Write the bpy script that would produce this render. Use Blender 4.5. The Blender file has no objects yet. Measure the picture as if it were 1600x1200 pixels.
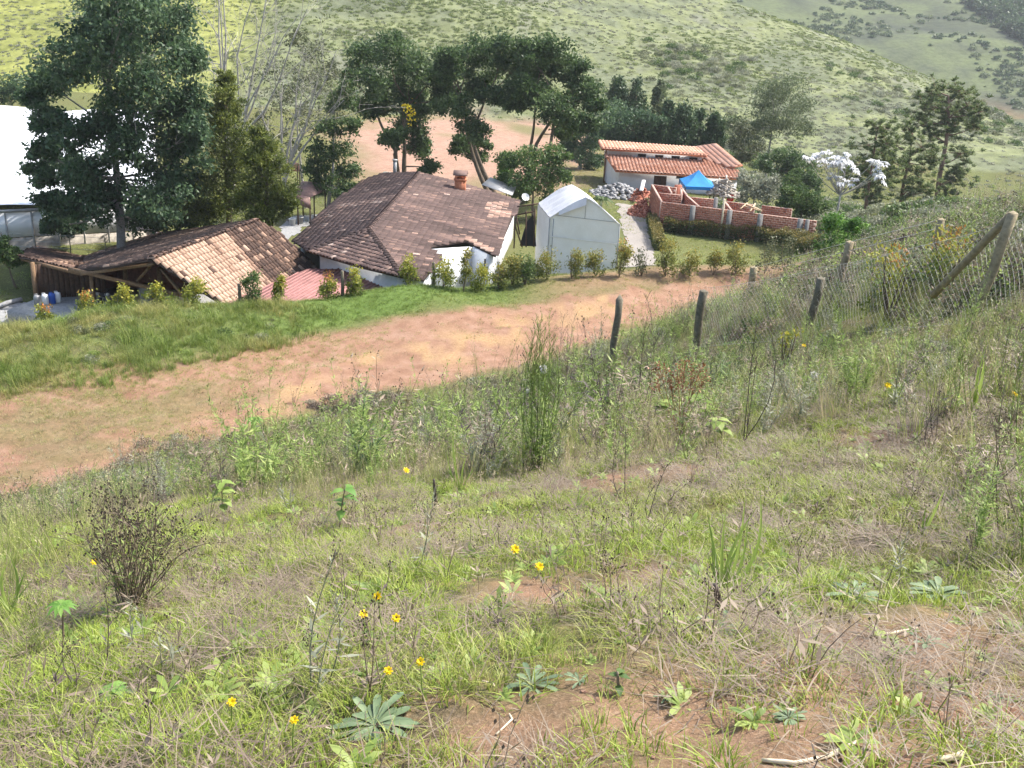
import bpy, math, random
import numpy as np
from mathutils import Matrix, Vector
rng = np.random.default_rng(11)
random.seed(5)
S = bpy.context.scene
C = S.collection
R = math.radians

# ------------------------------------------------------------------ camera, world, sun, exposure
FPX, PITCH, ROLL, EYE = 1600.0, 21.0, 3.0, 15.0
p_, r_ = R(PITCH), R(ROLL)
FWD = np.array([0, math.cos(p_), -math.sin(p_)])
_rt = np.array([1.0, 0, 0]); _up = np.cross(_rt, FWD)
RT = math.cos(r_) * _rt + math.sin(r_) * _up
UP = math.cos(r_) * _up - math.sin(r_) * _rt
cam = bpy.data.cameras.new('camera'); cam_o = bpy.data.objects.new('camera', cam); C.objects.link(cam_o)
cam.sensor_width = 36; cam.lens = 36 * FPX / 1600; cam.clip_end = 5000; cam.clip_start = 0.05
M_ = Matrix(((RT[0], UP[0], -FWD[0], 0), (RT[1], UP[1], -FWD[1], 0), (RT[2], UP[2], -FWD[2], EYE), (0, 0, 0, 1)))
cam_o.matrix_world = M_
S.camera = cam_o

SUN_AZ, SUN_EL = 68.0, 54.0      # azimuth clockwise from the view direction (+y), elevation
sd = Vector((math.sin(R(SUN_AZ)) * math.cos(R(SUN_EL)), math.cos(R(SUN_AZ)) * math.cos(R(SUN_EL)), math.sin(R(SUN_EL))))
W = bpy.data.worlds.new('World'); S.world = W; W.use_nodes = True
wn = W.node_tree; bg = wn.nodes['Background']
sky = wn.nodes.new('ShaderNodeTexSky'); sky.sky_type = 'NISHITA'; sky.sun_disc = False
sky.sun_elevation = R(SUN_EL); sky.sun_rotation = R(SUN_AZ); sky.air_density = 1.2; sky.dust_density = 3.0
wn.links.new(sky.outputs[0], bg.inputs[0]); bg.inputs[1].default_value = 0.135
sl = bpy.data.lights.new('sun', 'SUN'); so = bpy.data.objects.new('sun', sl); C.objects.link(so)
sl.energy = 3.8; sl.angle = R(0.6); sl.color = (1.0, 0.95, 0.87)
so.rotation_euler = sd.to_track_quat('Z', 'Y').to_euler()
vs = S.view_settings; vs.view_transform = 'Standard'; vs.look = 'None'; vs.gamma = 1; vs.exposure = 1.14
S.cycles.max_bounces = 4; S.cycles.diffuse_bounces = 2; S.cycles.transmission_bounces = 3; S.cycles.adaptive_threshold = .03; S.cycles.transparent_max_bounces = 6
S.cycles.use_denoising = True

# ------------------------------------------------------------------ pixel helpers (used to survey the photograph)
def ray(px, py):
    return FWD + RT * (px - 800) / FPX - UP * (py - 600) / FPX
O = np.array([0, 0, EYE])
def atz(px, py, z):
    d = ray(px, py); return O + d * ((z - EYE) / d[2])
def aty(px, py, y):
    d = ray(px, py); return O + d * (y / d[1])
def proj(P):
    v = np.asarray(P) - O; w = v @ FWD
    return 800 + FPX * (v @ RT) / w, 600 - FPX * (v @ UP) / w, w
class Plane:
    def __init__(s, a, b, c):
        s.a = np.array(a); n = np.cross(np.array(b) - s.a, np.array(c) - s.a); n /= np.linalg.norm(n)
        s.n = n if n[2] > 0 else -n
    def at(s, px, py):
        d = ray(px, py); t = ((s.a - O) @ s.n) / (d @ s.n); return O + d * t
    def z(s, x, y):
        return s.a[2] - (s.n[0] * (x - s.a[0]) + s.n[1] * (y - s.a[1])) / s.n[2]

# ------------------------------------------------------------------ value noise
_tab = rng.random((256, 256))
def vnoise(x, y, sc=1.0, off=0):
    x = np.asarray(x, float) / sc + 37.3 + off * 17.7; y = np.asarray(y, float) / sc + 91.1 + off * 7.3
    xi = np.floor(x).astype(int); yi = np.floor(y).astype(int); fx = x - xi; fy = y - yi
    fx = fx * fx * (3 - 2 * fx); fy = fy * fy * (3 - 2 * fy)
    a = _tab[xi % 256, yi % 256]; b = _tab[(xi + 1) % 256, yi % 256]; c = _tab[xi % 256, (yi + 1) % 256]; d = _tab[(xi + 1) % 256, (yi + 1) % 256]
    return (a * (1 - fx) + b * fx) * (1 - fy) + (c * (1 - fx) + d * fx) * fy
def fbm(x, y, sc, off=0, oct=3):
    s = 0; a = 1; t = 0
    for k in range(oct):
        s = s + a * vnoise(x, y, sc / 2 ** k, off + k); t += a; a *= .5
    return s / t
def sstep(a, b, x):
    t = np.clip((x - a) / (b - a), 0, 1); return t * t * (3 - 2 * t)

# ------------------------------------------------------------------ terrain
K = 15 / 10.4
def _cp():
    L = []
    def y(*a):
        for px, py, d in a: L.append(tuple(aty(px, py, d)))
    def z(zz, *a):
        for px, py in a: L.append(tuple(atz(px, py, zz)))
    L += [(-4, -3, 12.2), (0, -3, 13.6), (4, -3, 14.2), (10, -2, 14.4), (-10, -2, 9.5), (-20, 2, 3.0), (-18, 12, 0.5)]
    y((0, 1200, 2.2), (400, 1200, 2), (800, 1200, 1.85), (1200, 1200, 1.8), (1600, 1200, 1.75))
    y((200, 950, 4.6), (500, 900, 4.2), (800, 900, 3.9), (1150, 930, 3.6), (1500, 950, 3.3))
    y((100, 850, 6.5), (300, 830, 6.5), (600, 800, 7), (900, 725, 8.5), (1100, 695, 8.6), (1300, 645, 8.5), (1600, 625, 7.5))
    y((1500, 565, 10), (1600, 510, 10))
    y((1512, 510, 12), (1455, 425, 17), (1300, 475, 20), (1255, 530, 16.5), (1168, 480, 26), (1085, 550, 20), (955, 565, 23))
    y((1600, 345, 18), (1600, 425, 14), (1400, 385, 30), (1290, 408, 50), (1350, 340, 72), (1500, 340, 52), (1600, 345, 45))
    L.extend([(0, 20, 5.5), (-1.5, 29, 2.2), (-6, 20, 4.2), (-9, 14, 6.2), (4, 32, 3.0), (-12, 20, 2.6), (10, 2, 14.2), (16, 12, 13.0), (22, 25, 11)])
    z(-.35, (0, 750), (250, 690), (500, 650), (650, 615), (900, 565), (1060, 505), (1170, 455))
    z(-.4, (0, 670), (200, 640), (450, 590), (700, 540), (900, 500), (1050, 465))
    z(-.25, (0, 600), (300, 590), (400, 530), (560, 490), (800, 465), (1000, 440), (1170, 428))
    z(.05, (0, 512), (170, 490), (300, 480), (435, 470), (550, 458), (640, 446), (690, 450), (815, 440), (900, 430), (970, 430), (1040, 425), (1150, 421))
    z(.35, (60, 530), (200, 525), (330, 510))
    # terraces behind the shrub row
    L.extend([(-28, 47, -3.2), (-22, 47, -3.4), (-18, 52, -3.4), (-13, 53, -3.4), (-8, 56, -3.5), (-2, 62, -3.3), (-30, 60, -3.5), (-20, 66, -3.5),
              (-10, 75, -3.6), (-1, 80, -3.4), (1, 66, -2.3), (4, 64, -1.8), (7, 66, -1.7), (3, 80, -2.6), (8, 56.5, -.5), (12, 58, -.7),
              (10, 70, -1.6), (20, 72, -1.6), (14, 82, -2.0), (8, 90, -2.6), (20, 90, -2.6), (9, 102, -3.0), (22, 103, -3.1), (0, 100, -3.2)])
    L.extend([(-45, 70, -4), (-40, 100, -4), (-20, 95, -3.6), (-25, 130, -3.4), (0, 125, -3.6), (-60, 130, -3), (25, 130, -6), (50, 125, -9), (40, 95, -5),
              (0, 165, -3.4), (-30, 165, -3.2), (-70, 165, -2), (60, 165, -12), (30, 165, -7), (45, 72, 1), (60, 90, -3), (-60, 60, -4), (-70, 90, -4)])
    return np.array(L)
CP = _cp()
RUTX = np.linspace(-30, 16, 40)
def _edge(pts, zz): a = np.array([atz(px, py, zz) for px, py in pts]); return np.interp(RUTX, a[:, 0], a[:, 1])
RUTN = _edge([(-300, 830), (0, 760), (250, 695), (500, 650), (650, 612), (900, 560), (1060, 500), (1170, 452)], -.35)
RUTF = _edge([(-300, 640), (0, 590), (250, 560), (400, 525), (560, 490), (800, 462), (1000, 438), (1170, 424)], -.3)
def _k(r2): return .5 * r2 * np.log(r2 + 1e-9)
_n = len(CP); _d2 = ((CP[:, None, :2] - CP[None, :, :2]) ** 2).sum(-1)
_A = np.zeros((_n + 3, _n + 3)); _A[:_n, :_n] = _k(_d2) + np.eye(_n) * .6
_A[:_n, _n] = 1; _A[:_n, _n + 1:] = CP[:, :2]; _A[_n:, :_n] = _A[:_n, _n:].T
_w = np.linalg.solve(_A, np.r_[CP[:, 2], 0, 0, 0])
def tps(x, y):
    x = np.asarray(x, float).ravel(); y = np.asarray(y, float).ravel(); o = np.empty_like(x)
    for i in range(0, len(x), 20000):
        xx, yy = x[i:i + 20000], y[i:i + 20000]
        r2 = (xx[:, None] - CP[None, :, 0]) ** 2 + (yy[:, None] - CP[None, :, 1]) ** 2
        o[i:i + 20000] = _k(r2) @ _w[:_n] + _w[_n] + _w[_n + 1] * xx + _w[_n + 2] * yy
    return o
RG = np.array([aty(*a) for a in [(-400, -330, 310), (0, -300, 305), (400, -240, 295), (800, -130, 275), (1130, -2, 250), (1300, 58, 237), (1470, 128, 218), (1600, 228, 198), (1760, 370, 180)]])
RG = np.vstack([[-400, 330, 75], RG, [RG[-1][0] + 40, 165, -40]])
def hill(x, y):
    yr = np.interp(x, RG[:, 0], RG[:, 1]); zr = np.interp(x, RG[:, 0], RG[:, 2])
    s = np.clip((zr + 5) / np.maximum(yr - 158, 25), .1, .55)
    d = yr - y + 9 * (fbm(x, y, 40, 5) - .5)
    h = zr - s * np.sqrt(np.maximum(d, 0) ** 2 + 36) + s * 6 - .45 * np.maximum(-d, 0)
    return h + sstep(0, 30, np.abs(d)) * (3.2 * (fbm(x, y, 34, 3) - .5)) + 1.1 * (fbm(x, y, 9, 9) - .5)
def far(x, y):
    return -27 + .215 * (y - 385) + 14 * (fbm(x, y, 120, 7) - .5) + 5 * (fbm(x, y, 35, 2) - .5) + .03 * (x - 150)
def terrain(x, y):
    x = np.asarray(x, float); sh = x.shape; x = x.ravel(); y = np.asarray(y, float).ravel()
    xc = np.clip(x, -70, 60); yc = np.clip(y, -4, 165)
    b = tps(xc, yc)
    near = 1 - sstep(9, 14, y)
    amp = .05 + .16 * sstep(4, 14, y) * (1 - sstep(26, 34, y)) + .05 * sstep(40, 60, y)
    b = b + amp * (fbm(x, y, 1.6, 1) - .5) * 2 + near * (.11 * (fbm(x, y, .42, 4, 2) - .5) + .03 * (vnoise(x, y, .12, 6) - .5))
    rv = (y - np.interp(x, RUTX, RUTN)) / np.maximum(np.interp(x, RUTX, RUTF) - np.interp(x, RUTX, RUTN), 1) + .06 * (fbm(x, y, 6, 71) - .5)
    rin = (x > -26) & (x < 15) & (rv > .02) & (rv < 1.02)
    b = b + rin * (-.10 * np.exp(-((rv - .36) / .035) ** 2) - .10 * np.exp(-((rv - .58) / .035) ** 2) + .05 * np.exp(-((rv - .47) / .05) ** 2) + .07 * (fbm(x, y, .8, 8) - .5) + .035 * (vnoise(x, y, .22, 18) - .5))
    b = b - np.maximum(y - 175, 0) * .12 - np.maximum(np.abs(x) - 75, 0) * .05
    h = np.where(y > 110, hill(x, y), -99); f = np.where(y > 260, far(x, y), -99)
    m = np.maximum(np.maximum(b, h), f)
    return m.reshape(sh)
def tz(x, y): return float(terrain(np.array([x]), np.array([y]))[0])
_ts = np.concatenate([np.arange(1.2, 20, .02), np.arange(20, 90, .08), np.arange(90, 600, .6)])
def hit(px, py):
    d = ray(px, py); P = O + d * _ts[:, None]
    g = terrain(P[:, 0], P[:, 1]); k = np.argmax(P[:, 2] < g)
    return np.array([P[k, 0], P[k, 1], g[k]])

# ------------------------------------------------------------------ mesh helpers
def new_obj(name, data, parent=None):
    o = bpy.data.objects.new(name, data); C.objects.link(o)
    if parent is not None: o.parent = parent
    if name in ('young_tips', 'flower_heads', 'seed_heads', 'leaves', 'puff'): o['kind'] = 'stuff'
    return o
def tag(o, label=None, cat=None, group=None, kind=None):
    if label: o['label'] = label
    if cat: o['category'] = cat
    if group: o['group'] = group
    if kind: o['kind'] = kind
    return o
def raw_mesh(name, V, F, mat, smooth=False, tint=None, attrs=None):
    """V (n,3); F list of arrays, each (m,k)"""
    V = np.asarray(V, np.float32)
    if not isinstance(F, list): F = [F]
    F = [np.asarray(f, np.int32) for f in F if len(f)]
    me = bpy.data.meshes.new(name)
    me.vertices.add(len(V)); me.vertices.foreach_set('co', V.ravel())
    li = np.concatenate([f.ravel() for f in F]); tot = np.concatenate([np.full(len(f), f.shape[1], np.int32) for f in F])
    st = np.concatenate([[0], np.cumsum(tot)[:-1]]).astype(np.int32)
    me.loops.add(len(li)); me.loops.foreach_set('vertex_index', li)
    me.polygons.add(len(tot)); me.polygons.foreach_set('loop_start', st)
    try: me.polygons.foreach_set('loop_total', tot)
    except Exception: pass
    if smooth: me.polygons.foreach_set('use_smooth', np.ones(len(tot), bool))
    A = dict(attrs or {})
    if tint is not None: A['tint'] = tint
    for k, v in A.items():
        a = me.attributes.new(k, 'FLOAT', 'POINT'); a.data.foreach_set('value', np.asarray(v, np.float32))
    if mat: me.materials.append(mat)
    me.update(calc_edges=True); me.validate()
    return me
class MB:
    def __init__(s): s.V = []; s.F = []; s.T = []; s.n = 0
    def add(s, V, F, t=.5):
        V = np.asarray(V, float); s.V.append(V); s.T.append(np.broadcast_to(np.asarray(t, float), (len(V),)))
        for f in (F if isinstance(F, list) else [F]):
            s.F.append(np.asarray(f, int) + s.n)
        s.n += len(V); return s
    def box(s, c, h, M=None, t=.5):
        v = np.array([[x, y, z] for x in (-1, 1) for y in (-1, 1) for z in (-1, 1)], float) * np.asarray(h)
        if M is not None: v = v @ np.asarray(M).T
        return s.add(v + np.asarray(c), [[0, 1, 3, 2], [4, 6, 7, 5], [0, 4, 5, 1], [2, 3, 7, 6], [0, 2, 6, 4], [1, 5, 7, 3]], t)
    def bar(s, a, b, w, h=None, t=.5):
        a = np.asarray(a, float); b = np.asarray(b, float); d = b - a; L = np.linalg.norm(d); d /= L
        u = np.cross(d, [0, 0, 1.0]); u = u / np.linalg.norm(u) if np.linalg.norm(u) > 1e-3 else np.array([1.0, 0, 0])
        n = np.cross(u, d); M = np.column_stack([u, d, n])
        return s.box((a + b) / 2, (w / 2, L / 2, (h or w) / 2), M, t)
    def tube(s, P, r, n=6, t=.5, cap=True):
        P = np.asarray(P, float); r = np.broadcast_to(np.asarray(r, float), (len(P),))
        T = np.gradient(P, axis=0); T /= np.linalg.norm(T, axis=1)[:, None] + 1e-9
        ref = np.array([0, 0, 1.0]) if abs(T[:, 2]).mean() < .9 else np.array([1.0, 0, 0])
        U = np.cross(T, ref); U /= np.linalg.norm(U, axis=1)[:, None] + 1e-9; Wd = np.cross(T, U)
        a = np.arange(n) * 2 * math.pi / n
        V = (P[:, None] + r[:, None, None] * (np.cos(a)[None, :, None] * U[:, None] + np.sin(a)[None, :, None] * Wd[:, None])).reshape(-1, 3)
        k = len(P); i = np.arange(k - 1)[:, None] * n; j = np.arange(n)[None]; j2 = (j + 1) % n
        F = np.stack([i + j, i + j2, i + n + j2, i + n + j], -1).reshape(-1, 4)
        Fs = [F]
        if cap: Fs += [np.arange(n)[None, ::-1], ((k - 1) * n + np.arange(n))[None]]
        return s.add(V, Fs, t)
    def mesh(s, name, mat, smooth=False):
        V = np.concatenate(s.V); by = {}
        for f in s.F:
            f = np.atleast_2d(f); by.setdefault(f.shape[1], []).append(f)
        return raw_mesh(name, V, [np.concatenate(v) for v in by.values()], mat, smooth, tint=np.concatenate(s.T))
    def build(s, name, mat, parent=None, smooth=False, origin=None):
        if origin is not None: s.V = [v - np.asarray(origin) for v in s.V]
        return new_obj(name, s.mesh(name, mat, smooth), parent)
def empty(name, loc=(0, 0, 0)):
    o = bpy.data.objects.new(name, None); C.objects.link(o); o.location = loc; o.empty_display_size = .2; return o
def poly_prism(m, pts, th, n=(0, 0, 1), t=.5):
    pts = np.asarray(pts, float); n = np.asarray(n, float); k = len(pts)
    V = np.vstack([pts, pts - n * th]); F = [np.arange(k)[None], np.arange(k)[::-1][None] + k]
    F.append(np.array([[i, i + k, (i + 1) % k + k, (i + 1) % k] for i in range(k)]))
    return m.add(V, F, t)
def inpoly(x, y, P):
    x = np.asarray(x, float); y = np.asarray(y, float); ins = np.zeros(x.shape, bool); P = np.asarray(P); j = len(P) - 1
    for i in range(len(P)):
        xi, yi, xj, yj = P[i][0], P[i][1], P[j][0], P[j][1]
        c = ((yi > y) != (yj > y)) & (x < (xj - xi) * (y - yi) / (yj - yi + 1e-12) + xi); ins ^= c; j = i
    return ins
ORD = 'zeroth first second third fourth fifth sixth seventh eighth ninth tenth eleventh twelfth thirteenth fourteenth fifteenth sixteenth seventeenth eighteenth nineteenth twentieth'.split()
def ordw(n):
    if n <= 20: return ORD[n]
    t = {2: 'twenty', 3: 'thirty', 4: 'forty', 5: 'fifty', 6: 'sixty'}[n // 10]
    return (t + '-' + ORD[n % 10]) if n % 10 else t[:-1] + 'ieth'

# ------------------------------------------------------------------ materials
MT = {}
class NB:
    def __init__(s, name):
        s.m = bpy.data.materials.new(name); s.m.use_nodes = True; s.t = s.m.node_tree; s.N = s.t.nodes; s.L = s.t.links
        s.b = s.N['Principled BSDF']; MT[name] = s.m
    def n(s, ty, **k):
        o = s.N.new(ty)
        for a, v in k.items(): setattr(o, a, v)
        return o
    def l(s, a, b): s.L.new(a, b)
    def attr(s, name, inst=False):
        o = s.n('ShaderNodeAttribute', attribute_name=name); o.attribute_type = 'INSTANCER' if inst else 'GEOMETRY'; return o.outputs['Fac']
    def noise(s, sc, det=4, rough=.6, co=None, dist=0):
        o = s.n('ShaderNodeTexNoise'); o.inputs['Scale'].default_value = sc; o.inputs['Detail'].default_value = det
        o.inputs['Roughness'].default_value = rough; o.inputs['Distortion'].default_value = dist
        if co is not None: s.l(co, o.inputs['Vector'])
        return o.outputs['Fac']
    def co(s, kind='Object'): return s.n('ShaderNodeTexCoord').outputs[kind]
    def pos(s): return s.n('ShaderNodeNewGeometry').outputs['Position']
    def ramp(s, fac, stops, interp='LINEAR'):
        o = s.n('ShaderNodeValToRGB'); o.color_ramp.interpolation = interp; e = o.color_ramp.elements
        while len(e) < len(stops): e.new(.5)
        for i, (p, c) in enumerate(stops):
            e[i].position = p; e[i].color = (*c, 1) if len(c) == 3 else c
        s.l(fac, o.inputs[0]); return o.outputs[0]
    def mix(s, f, a, b, mode='MIX'):
        o = s.n('ShaderNodeMix', data_type='RGBA', blend_type=mode); o.clamp_factor = True
        for i, v in ((0, f), (6, a), (7, b)):
            if isinstance(v, (int, float)): o.inputs[i].default_value = v
            elif isinstance(v, tuple): o.inputs[i].default_value = (*v, 1)
            else: s.l(v, o.inputs[i])
        return o.outputs[2]
    def math(s, op, a, b=0.0, clamp=False):
        o = s.n('ShaderNodeMath', operation=op); o.use_clamp = clamp
        for i, v in ((0, a), (1, b)):
            if isinstance(v, (int, float)): o.inputs[i].default_value = v
            else: s.l(v, o.inputs[i])
        return o.outputs[0]
    def bump(s, h, st=.3, d=.02):
        o = s.n('ShaderNodeBump'); o.inputs['Strength'].default_value = st; o.inputs['Distance'].default_value = d
        s.l(h, o.inputs['Height']); s.l(o.outputs[0], s.b.inputs['Normal'])
    def col(s, c, rough=.8, spec=.3):
        if isinstance(c, tuple): s.b.inputs['Base Color'].default_value = (*c, 1)
        else: s.l(c, s.b.inputs['Base Color'])
        s.b.inputs['Roughness'].default_value = rough; s.b.inputs['Specular IOR Level'].default_value = spec; return s
    def translucent(s, c, f):
        t = s.n('ShaderNodeBsdfTranslucent'); s.l(c, t.inputs[0]); mx = s.n('ShaderNodeMixShader'); mx.inputs[0].default_value = f
        out = s.N['Material Output']; s.l(s.b.outputs[0], mx.inputs[1]); s.l(t.outputs[0], mx.inputs[2]); s.l(mx.outputs[0], out.inputs[0])
def leaf_mat(name, c0, c1, c2=None, tr=.3, inst=False, rough=.5, spec=.35):
    b = NB(name); f = b.attr('tint')
    st = [(0, c0), (.55, c1), (1, c2 or c1)]
    c = b.ramp(f, st)
    if inst:
        g = b.attr('tint', True); c = b.mix(b.math('MULTIPLY', b.math('SUBTRACT', g, .5), .0), c, c)
    b.col(c, rough, spec); b.translucent(c, tr); return b.m
def plain(name, c, rough=.7, var=.25, sc=6, spec=.3, bump=0, metal=0):
    b = NB(name); co = b.co(); n = b.noise(sc, 5, .65, co); d = tuple(v * (1 - var) for v in c); e = tuple(min(v * (1 + var), .92) for v in c)
    b.col(b.ramp(n, [(.3, d), (.7, e)]), rough, spec); b.b.inputs['Metallic'].default_value = metal
    if bump: b.bump(n, bump, .02)
    return b.m
def grass_mat(name, g0, g1, d0, d1, tr=.3):
    """green<->dry mix driven by the instance's own tint; blade position varies it"""
    b = NB(name); t = b.attr('tint', True); f = b.attr('tint')
    gr = b.ramp(f, [(0, g0), (1, g1)]); dr = b.ramp(f, [(0, d0), (1, d1)])
    k = b.math('ADD', t, b.math('MULTIPLY', b.math('SUBTRACT', f, .5), .55), True)
    c = b.mix(k, gr, dr); b.col(c, .5, .4); b.translucent(c, tr); return b.m

# ground: one material for the whole sheet, driven by ground cover, plus sun and cloud shade painted on the hills
def ground_material():
    b = NB('ground'); P = b.pos()
    n1 = b.noise(1.3, 8, .65, P); n2 = b.noise(9, 6, .7, P); n3 = b.noise(60, 4, .7, P); nb = b.noise(.22, 4, .6, P)
    soil = b.ramp(n1, [(.25, (.165, .085, .055)), (.5, (.25, .145, .097)), (.75, (.32, .205, .15))])
    och = b.ramp(n2, [(.35, (.28, .165, .085)), (.65, (.37, .26, .14))])
    soil = b.mix(b.attr('ochre'), soil, och)
    soil = b.mix(b.math('MULTIPLY', b.math('GREATER_THAN', n3, .58), .45), soil, (.44, .30, .21))
    straw = b.ramp(n3, [(.32, (.03, .022, .017)), (.52, (.10, .073, .054)), (.74, (.25, .195, .14))])
    straw = b.mix(b.math('MULTIPLY', b.ramp(n2, [(.45, (0, 0, 0)), (.62, (1, 1, 1))]), .55), straw, (.20, .10, .055))
    green = b.ramp(n2, [(.3, (.05, .062, .022)), (.5, (.11, .135, .042)), (.7, (.20, .21, .08))])
    lush = b.ramp(n2, [(.3, (.055, .10, .022)), (.7, (.15, .215, .055))])
    c = b.mix(b.attr('green'), straw, green)
    c = b.mix(b.attr('lush'), c, lush)
    k = b.math('ADD', b.attr('soil'), b.math('MULTIPLY', b.math('SUBTRACT', n2, .5), .9), True)
    k = b.math('MULTIPLY', k, b.math('GREATER_THAN', b.attr('soil'), .02))
    c = b.mix(k, c, soil)
    # hillsides
    hn = b.noise(.055, 7, .62, P, .4); hm = b.noise(.4, 6, .75, P)
    hg = b.ramp(hn, [(.36, (.125, .14, .09)), (.46, (.165, .182, .11)), (.54, (.205, .225, .11)), (.62, (.18, .19, .13)), (.72, (.22, .22, .17))])
    hg = b.mix(b.attr('sun_tint'), hg, b.ramp(hn, [(.35, (.22, .235, .075)), (.6, (.33, .34, .10))]))  # sunlight on the left hillside painted in as brighter yellow-green
    hs = b.ramp(hm, [(.40, (.35, .38, .28)), (.58, (1, 1, 1))])
    hc = b.mix(.6, hg, b.mix(1, hg, hs, 'MULTIPLY'))
    c = b.mix(b.attr('hill'), c, hc)
    fg = b.ramp(b.noise(.016, 6, .6, P, .3), [(.36, (.05, .06, .045)), (.45, (.085, .10, .06)), (.55, (.125, .15, .07)), (.68, (.08, .092, .062))])  # far hill greens darkened: cloud shade put into the colour
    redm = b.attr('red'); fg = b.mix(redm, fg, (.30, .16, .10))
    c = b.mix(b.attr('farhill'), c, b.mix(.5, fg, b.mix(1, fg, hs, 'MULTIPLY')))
    c = b.mix(b.attr('field'), c, b.ramp(n1, [(.3, (.26, .155, .11)), (.5, (.315, .20, .145)), (.7, (.35, .245, .185))]))
    b.col(c, .95, .1)
    h = b.math('ADD', b.math('MULTIPLY', n2, .6), b.math('MULTIPLY', n3, .4)); b.bump(h, .55, .04); return b.m
ground_material()

def tile_material(name, stops, moss=.5):
    b = NB(name); P = b.pos(); t = b.attr('tint'); n = b.noise(7, 6, .7, P); n2 = b.noise(32, 4, .7, P)
    k = b.math('ADD', t, b.math('MULTIPLY', b.math('SUBTRACT', n, .5), .5), True)
    c = b.ramp(k, stops)
    c = b.mix(b.math('MULTIPLY', b.ramp(n2, [(.5, (0, 0, 0)), (.72, (1, 1, 1))]), moss), c, (.10, .085, .07))
    b.col(c, .9, .15); b.bump(n2, .4, .01); return b.m
tile_material('old_tile', [(0, (.058, .042, .039)), (.35, (.125, .086, .078)), (.6, (.21, .14, .12)), (.8, (.30, .19, .145)), (.92, (.46, .335, .275)), (1, (.58, .46, .39))], .5)
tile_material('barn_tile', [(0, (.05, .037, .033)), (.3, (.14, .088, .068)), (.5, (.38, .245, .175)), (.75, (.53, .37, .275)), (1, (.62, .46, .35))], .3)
tile_material('new_tile', [(0, (.40, .18, .11)), (.5, (.54, .28, .19)), (1, (.66, .43, .33))], .08)
plain('deck', (.05, .035, .03), .95)
b = NB('plaster'); st = b.noise(.8, 7, .72, b.pos()); c = b.ramp(st, [(.35, (.74, .75, .78)), (.55, (.70, .70, .71)), (.75, (.50, .46, .41))]); b.col(c, .85, .2); b.bump(b.noise(9, 4, .6, b.pos()), .2, .02)
plain('plaster_old', (.66, .68, .70), .85, .12, 2)
plain('dark', (.02, .018, .016), .6)
plain('wood', (.20, .125, .07), .75, .35, 9, bump=.3)
plain('wood_dark', (.085, .05, .033), .8, .35, 7, bump=.3)
plain('lumber', (.55, .40, .25), .75, .2, 9)
plain('brick_dark', (.18, .075, .05), .9, .3, 8)
plain('concrete', (.22, .21, .20), .9, .2, 4, bump=.3)
plain('gravel', (.27, .245, .22), .95, .3, 22, bump=.5)
plain('slab', (.27, .27, .27), .9, .25, 7)
plain('metal_red', (.33, .165, .15), .75, .25, 2.5)
plain('metal_grey', (.33, .33, .33), .5, .2, 4, metal=.3)
plain('rust_sheet', (.27, .17, .145), .75, .3, 4)
plain('white_paint', (.78, .78, .78), .5, .05, 4)
plain('blue_plastic', (.03, .10, .40), .45, .1, 4)
plain('red_plastic', (.5, .03, .02), .4, .1, 4)
plain('black_plastic', (.015, .015, .017), .6, .3, 5)
plain('terracotta', (.5, .19, .10), .85, .2, 10)
plain('stone', (.27, .27, .275), .9, .4, 3, bump=.3)
plain('stone_pale', (.40, .36, .31), .9, .4, 3)
plain('wire', (.42, .42, .40), .5, .2, 20, metal=.2)
plain('post_wood', (.27, .225, .145), .9, .35, 14, bump=.6)
plain('post_old', (.15, .135, .10), .95, .4, 14, bump=.6)
plain('twig_pale', (.46, .42, .36), .85, .25, 20)
plain('stick', (.62, .52, .38), .85, .25, 20)
plain('clod', (.30, .175, .12), .95, .3, 5, bump=.3)
plain('pink_tiles', (.52, .27, .22), .85, .2, 3)
for nm, c in (('bark', (.15, .115, .085)), ('bark_grey', (.27, .25, .225)), ('bark_pale', (.34, .32, .29)), ('bark_red', (.19, .12, .09))):
    plain(nm, c, .95, .35, 12, bump=.6)
b = NB('brick_face'); t = b.attr('tint'); n = b.noise(14, 4, .7, b.pos())
b.col(b.ramp(b.math('ADD', t, b.math('MULTIPLY', b.math('SUBTRACT', n, .5), .5), True), [(0, (.29, .098, .062)), (.5, (.43, .165, .108)), (1, (.54, .26, .185))]), .9, .2)
plain('mortar', (.42, .30, .25), .95, .2, 10)
b = NB('plastic_sheet'); n = b.noise(1.5, 4, .6, b.co()); c = b.ramp(n, [(.3, (.76, .745, .69)), (.7, (.82, .81, .765))]); st = b.noise(.9, 6, .7, b.co()); c = b.mix(b.math('MULTIPLY', b.ramp(st, [(.5, (0, 0, 0)), (.75, (1, 1, 1))]), .16), c, (.50, .46, .38)); b.col(c, .6, .3); b.bump(b.noise(.9, 2, .5, b.co(), .6), .35, .08)
b = NB('shade_cloth'); n = b.noise(1.1, 5, .6, b.co()); c = b.ramp(n, [(.3, (.58, .58, .60)), (.7, (.76, .76, .79))]); b.col(c, .6, .3); b.translucent(c, .15)
b = NB('gh_plastic'); n = b.noise(.25, 4, .6, b.co()); c = b.ramp(n, [(.3, (.80, .82, .88)), (.7, (.90, .91, .94))]); b.col(c, .4, .4)
b = NB('tarp_blue'); n = b.noise(2, 4, .6, b.co()); c = b.ramp(n, [(.3, (.01, .23, .62)), (.7, (.03, .33, .78))]); b.col(c, .4, .4); b.translucent(c, .2)
b = NB('tarp_pale'); n = b.noise(2, 4, .6, b.co()); c = b.ramp(n, [(.3, (.42, .46, .40)), (.7, (.52, .55, .48))]); b.col(c, .6, .3)
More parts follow.
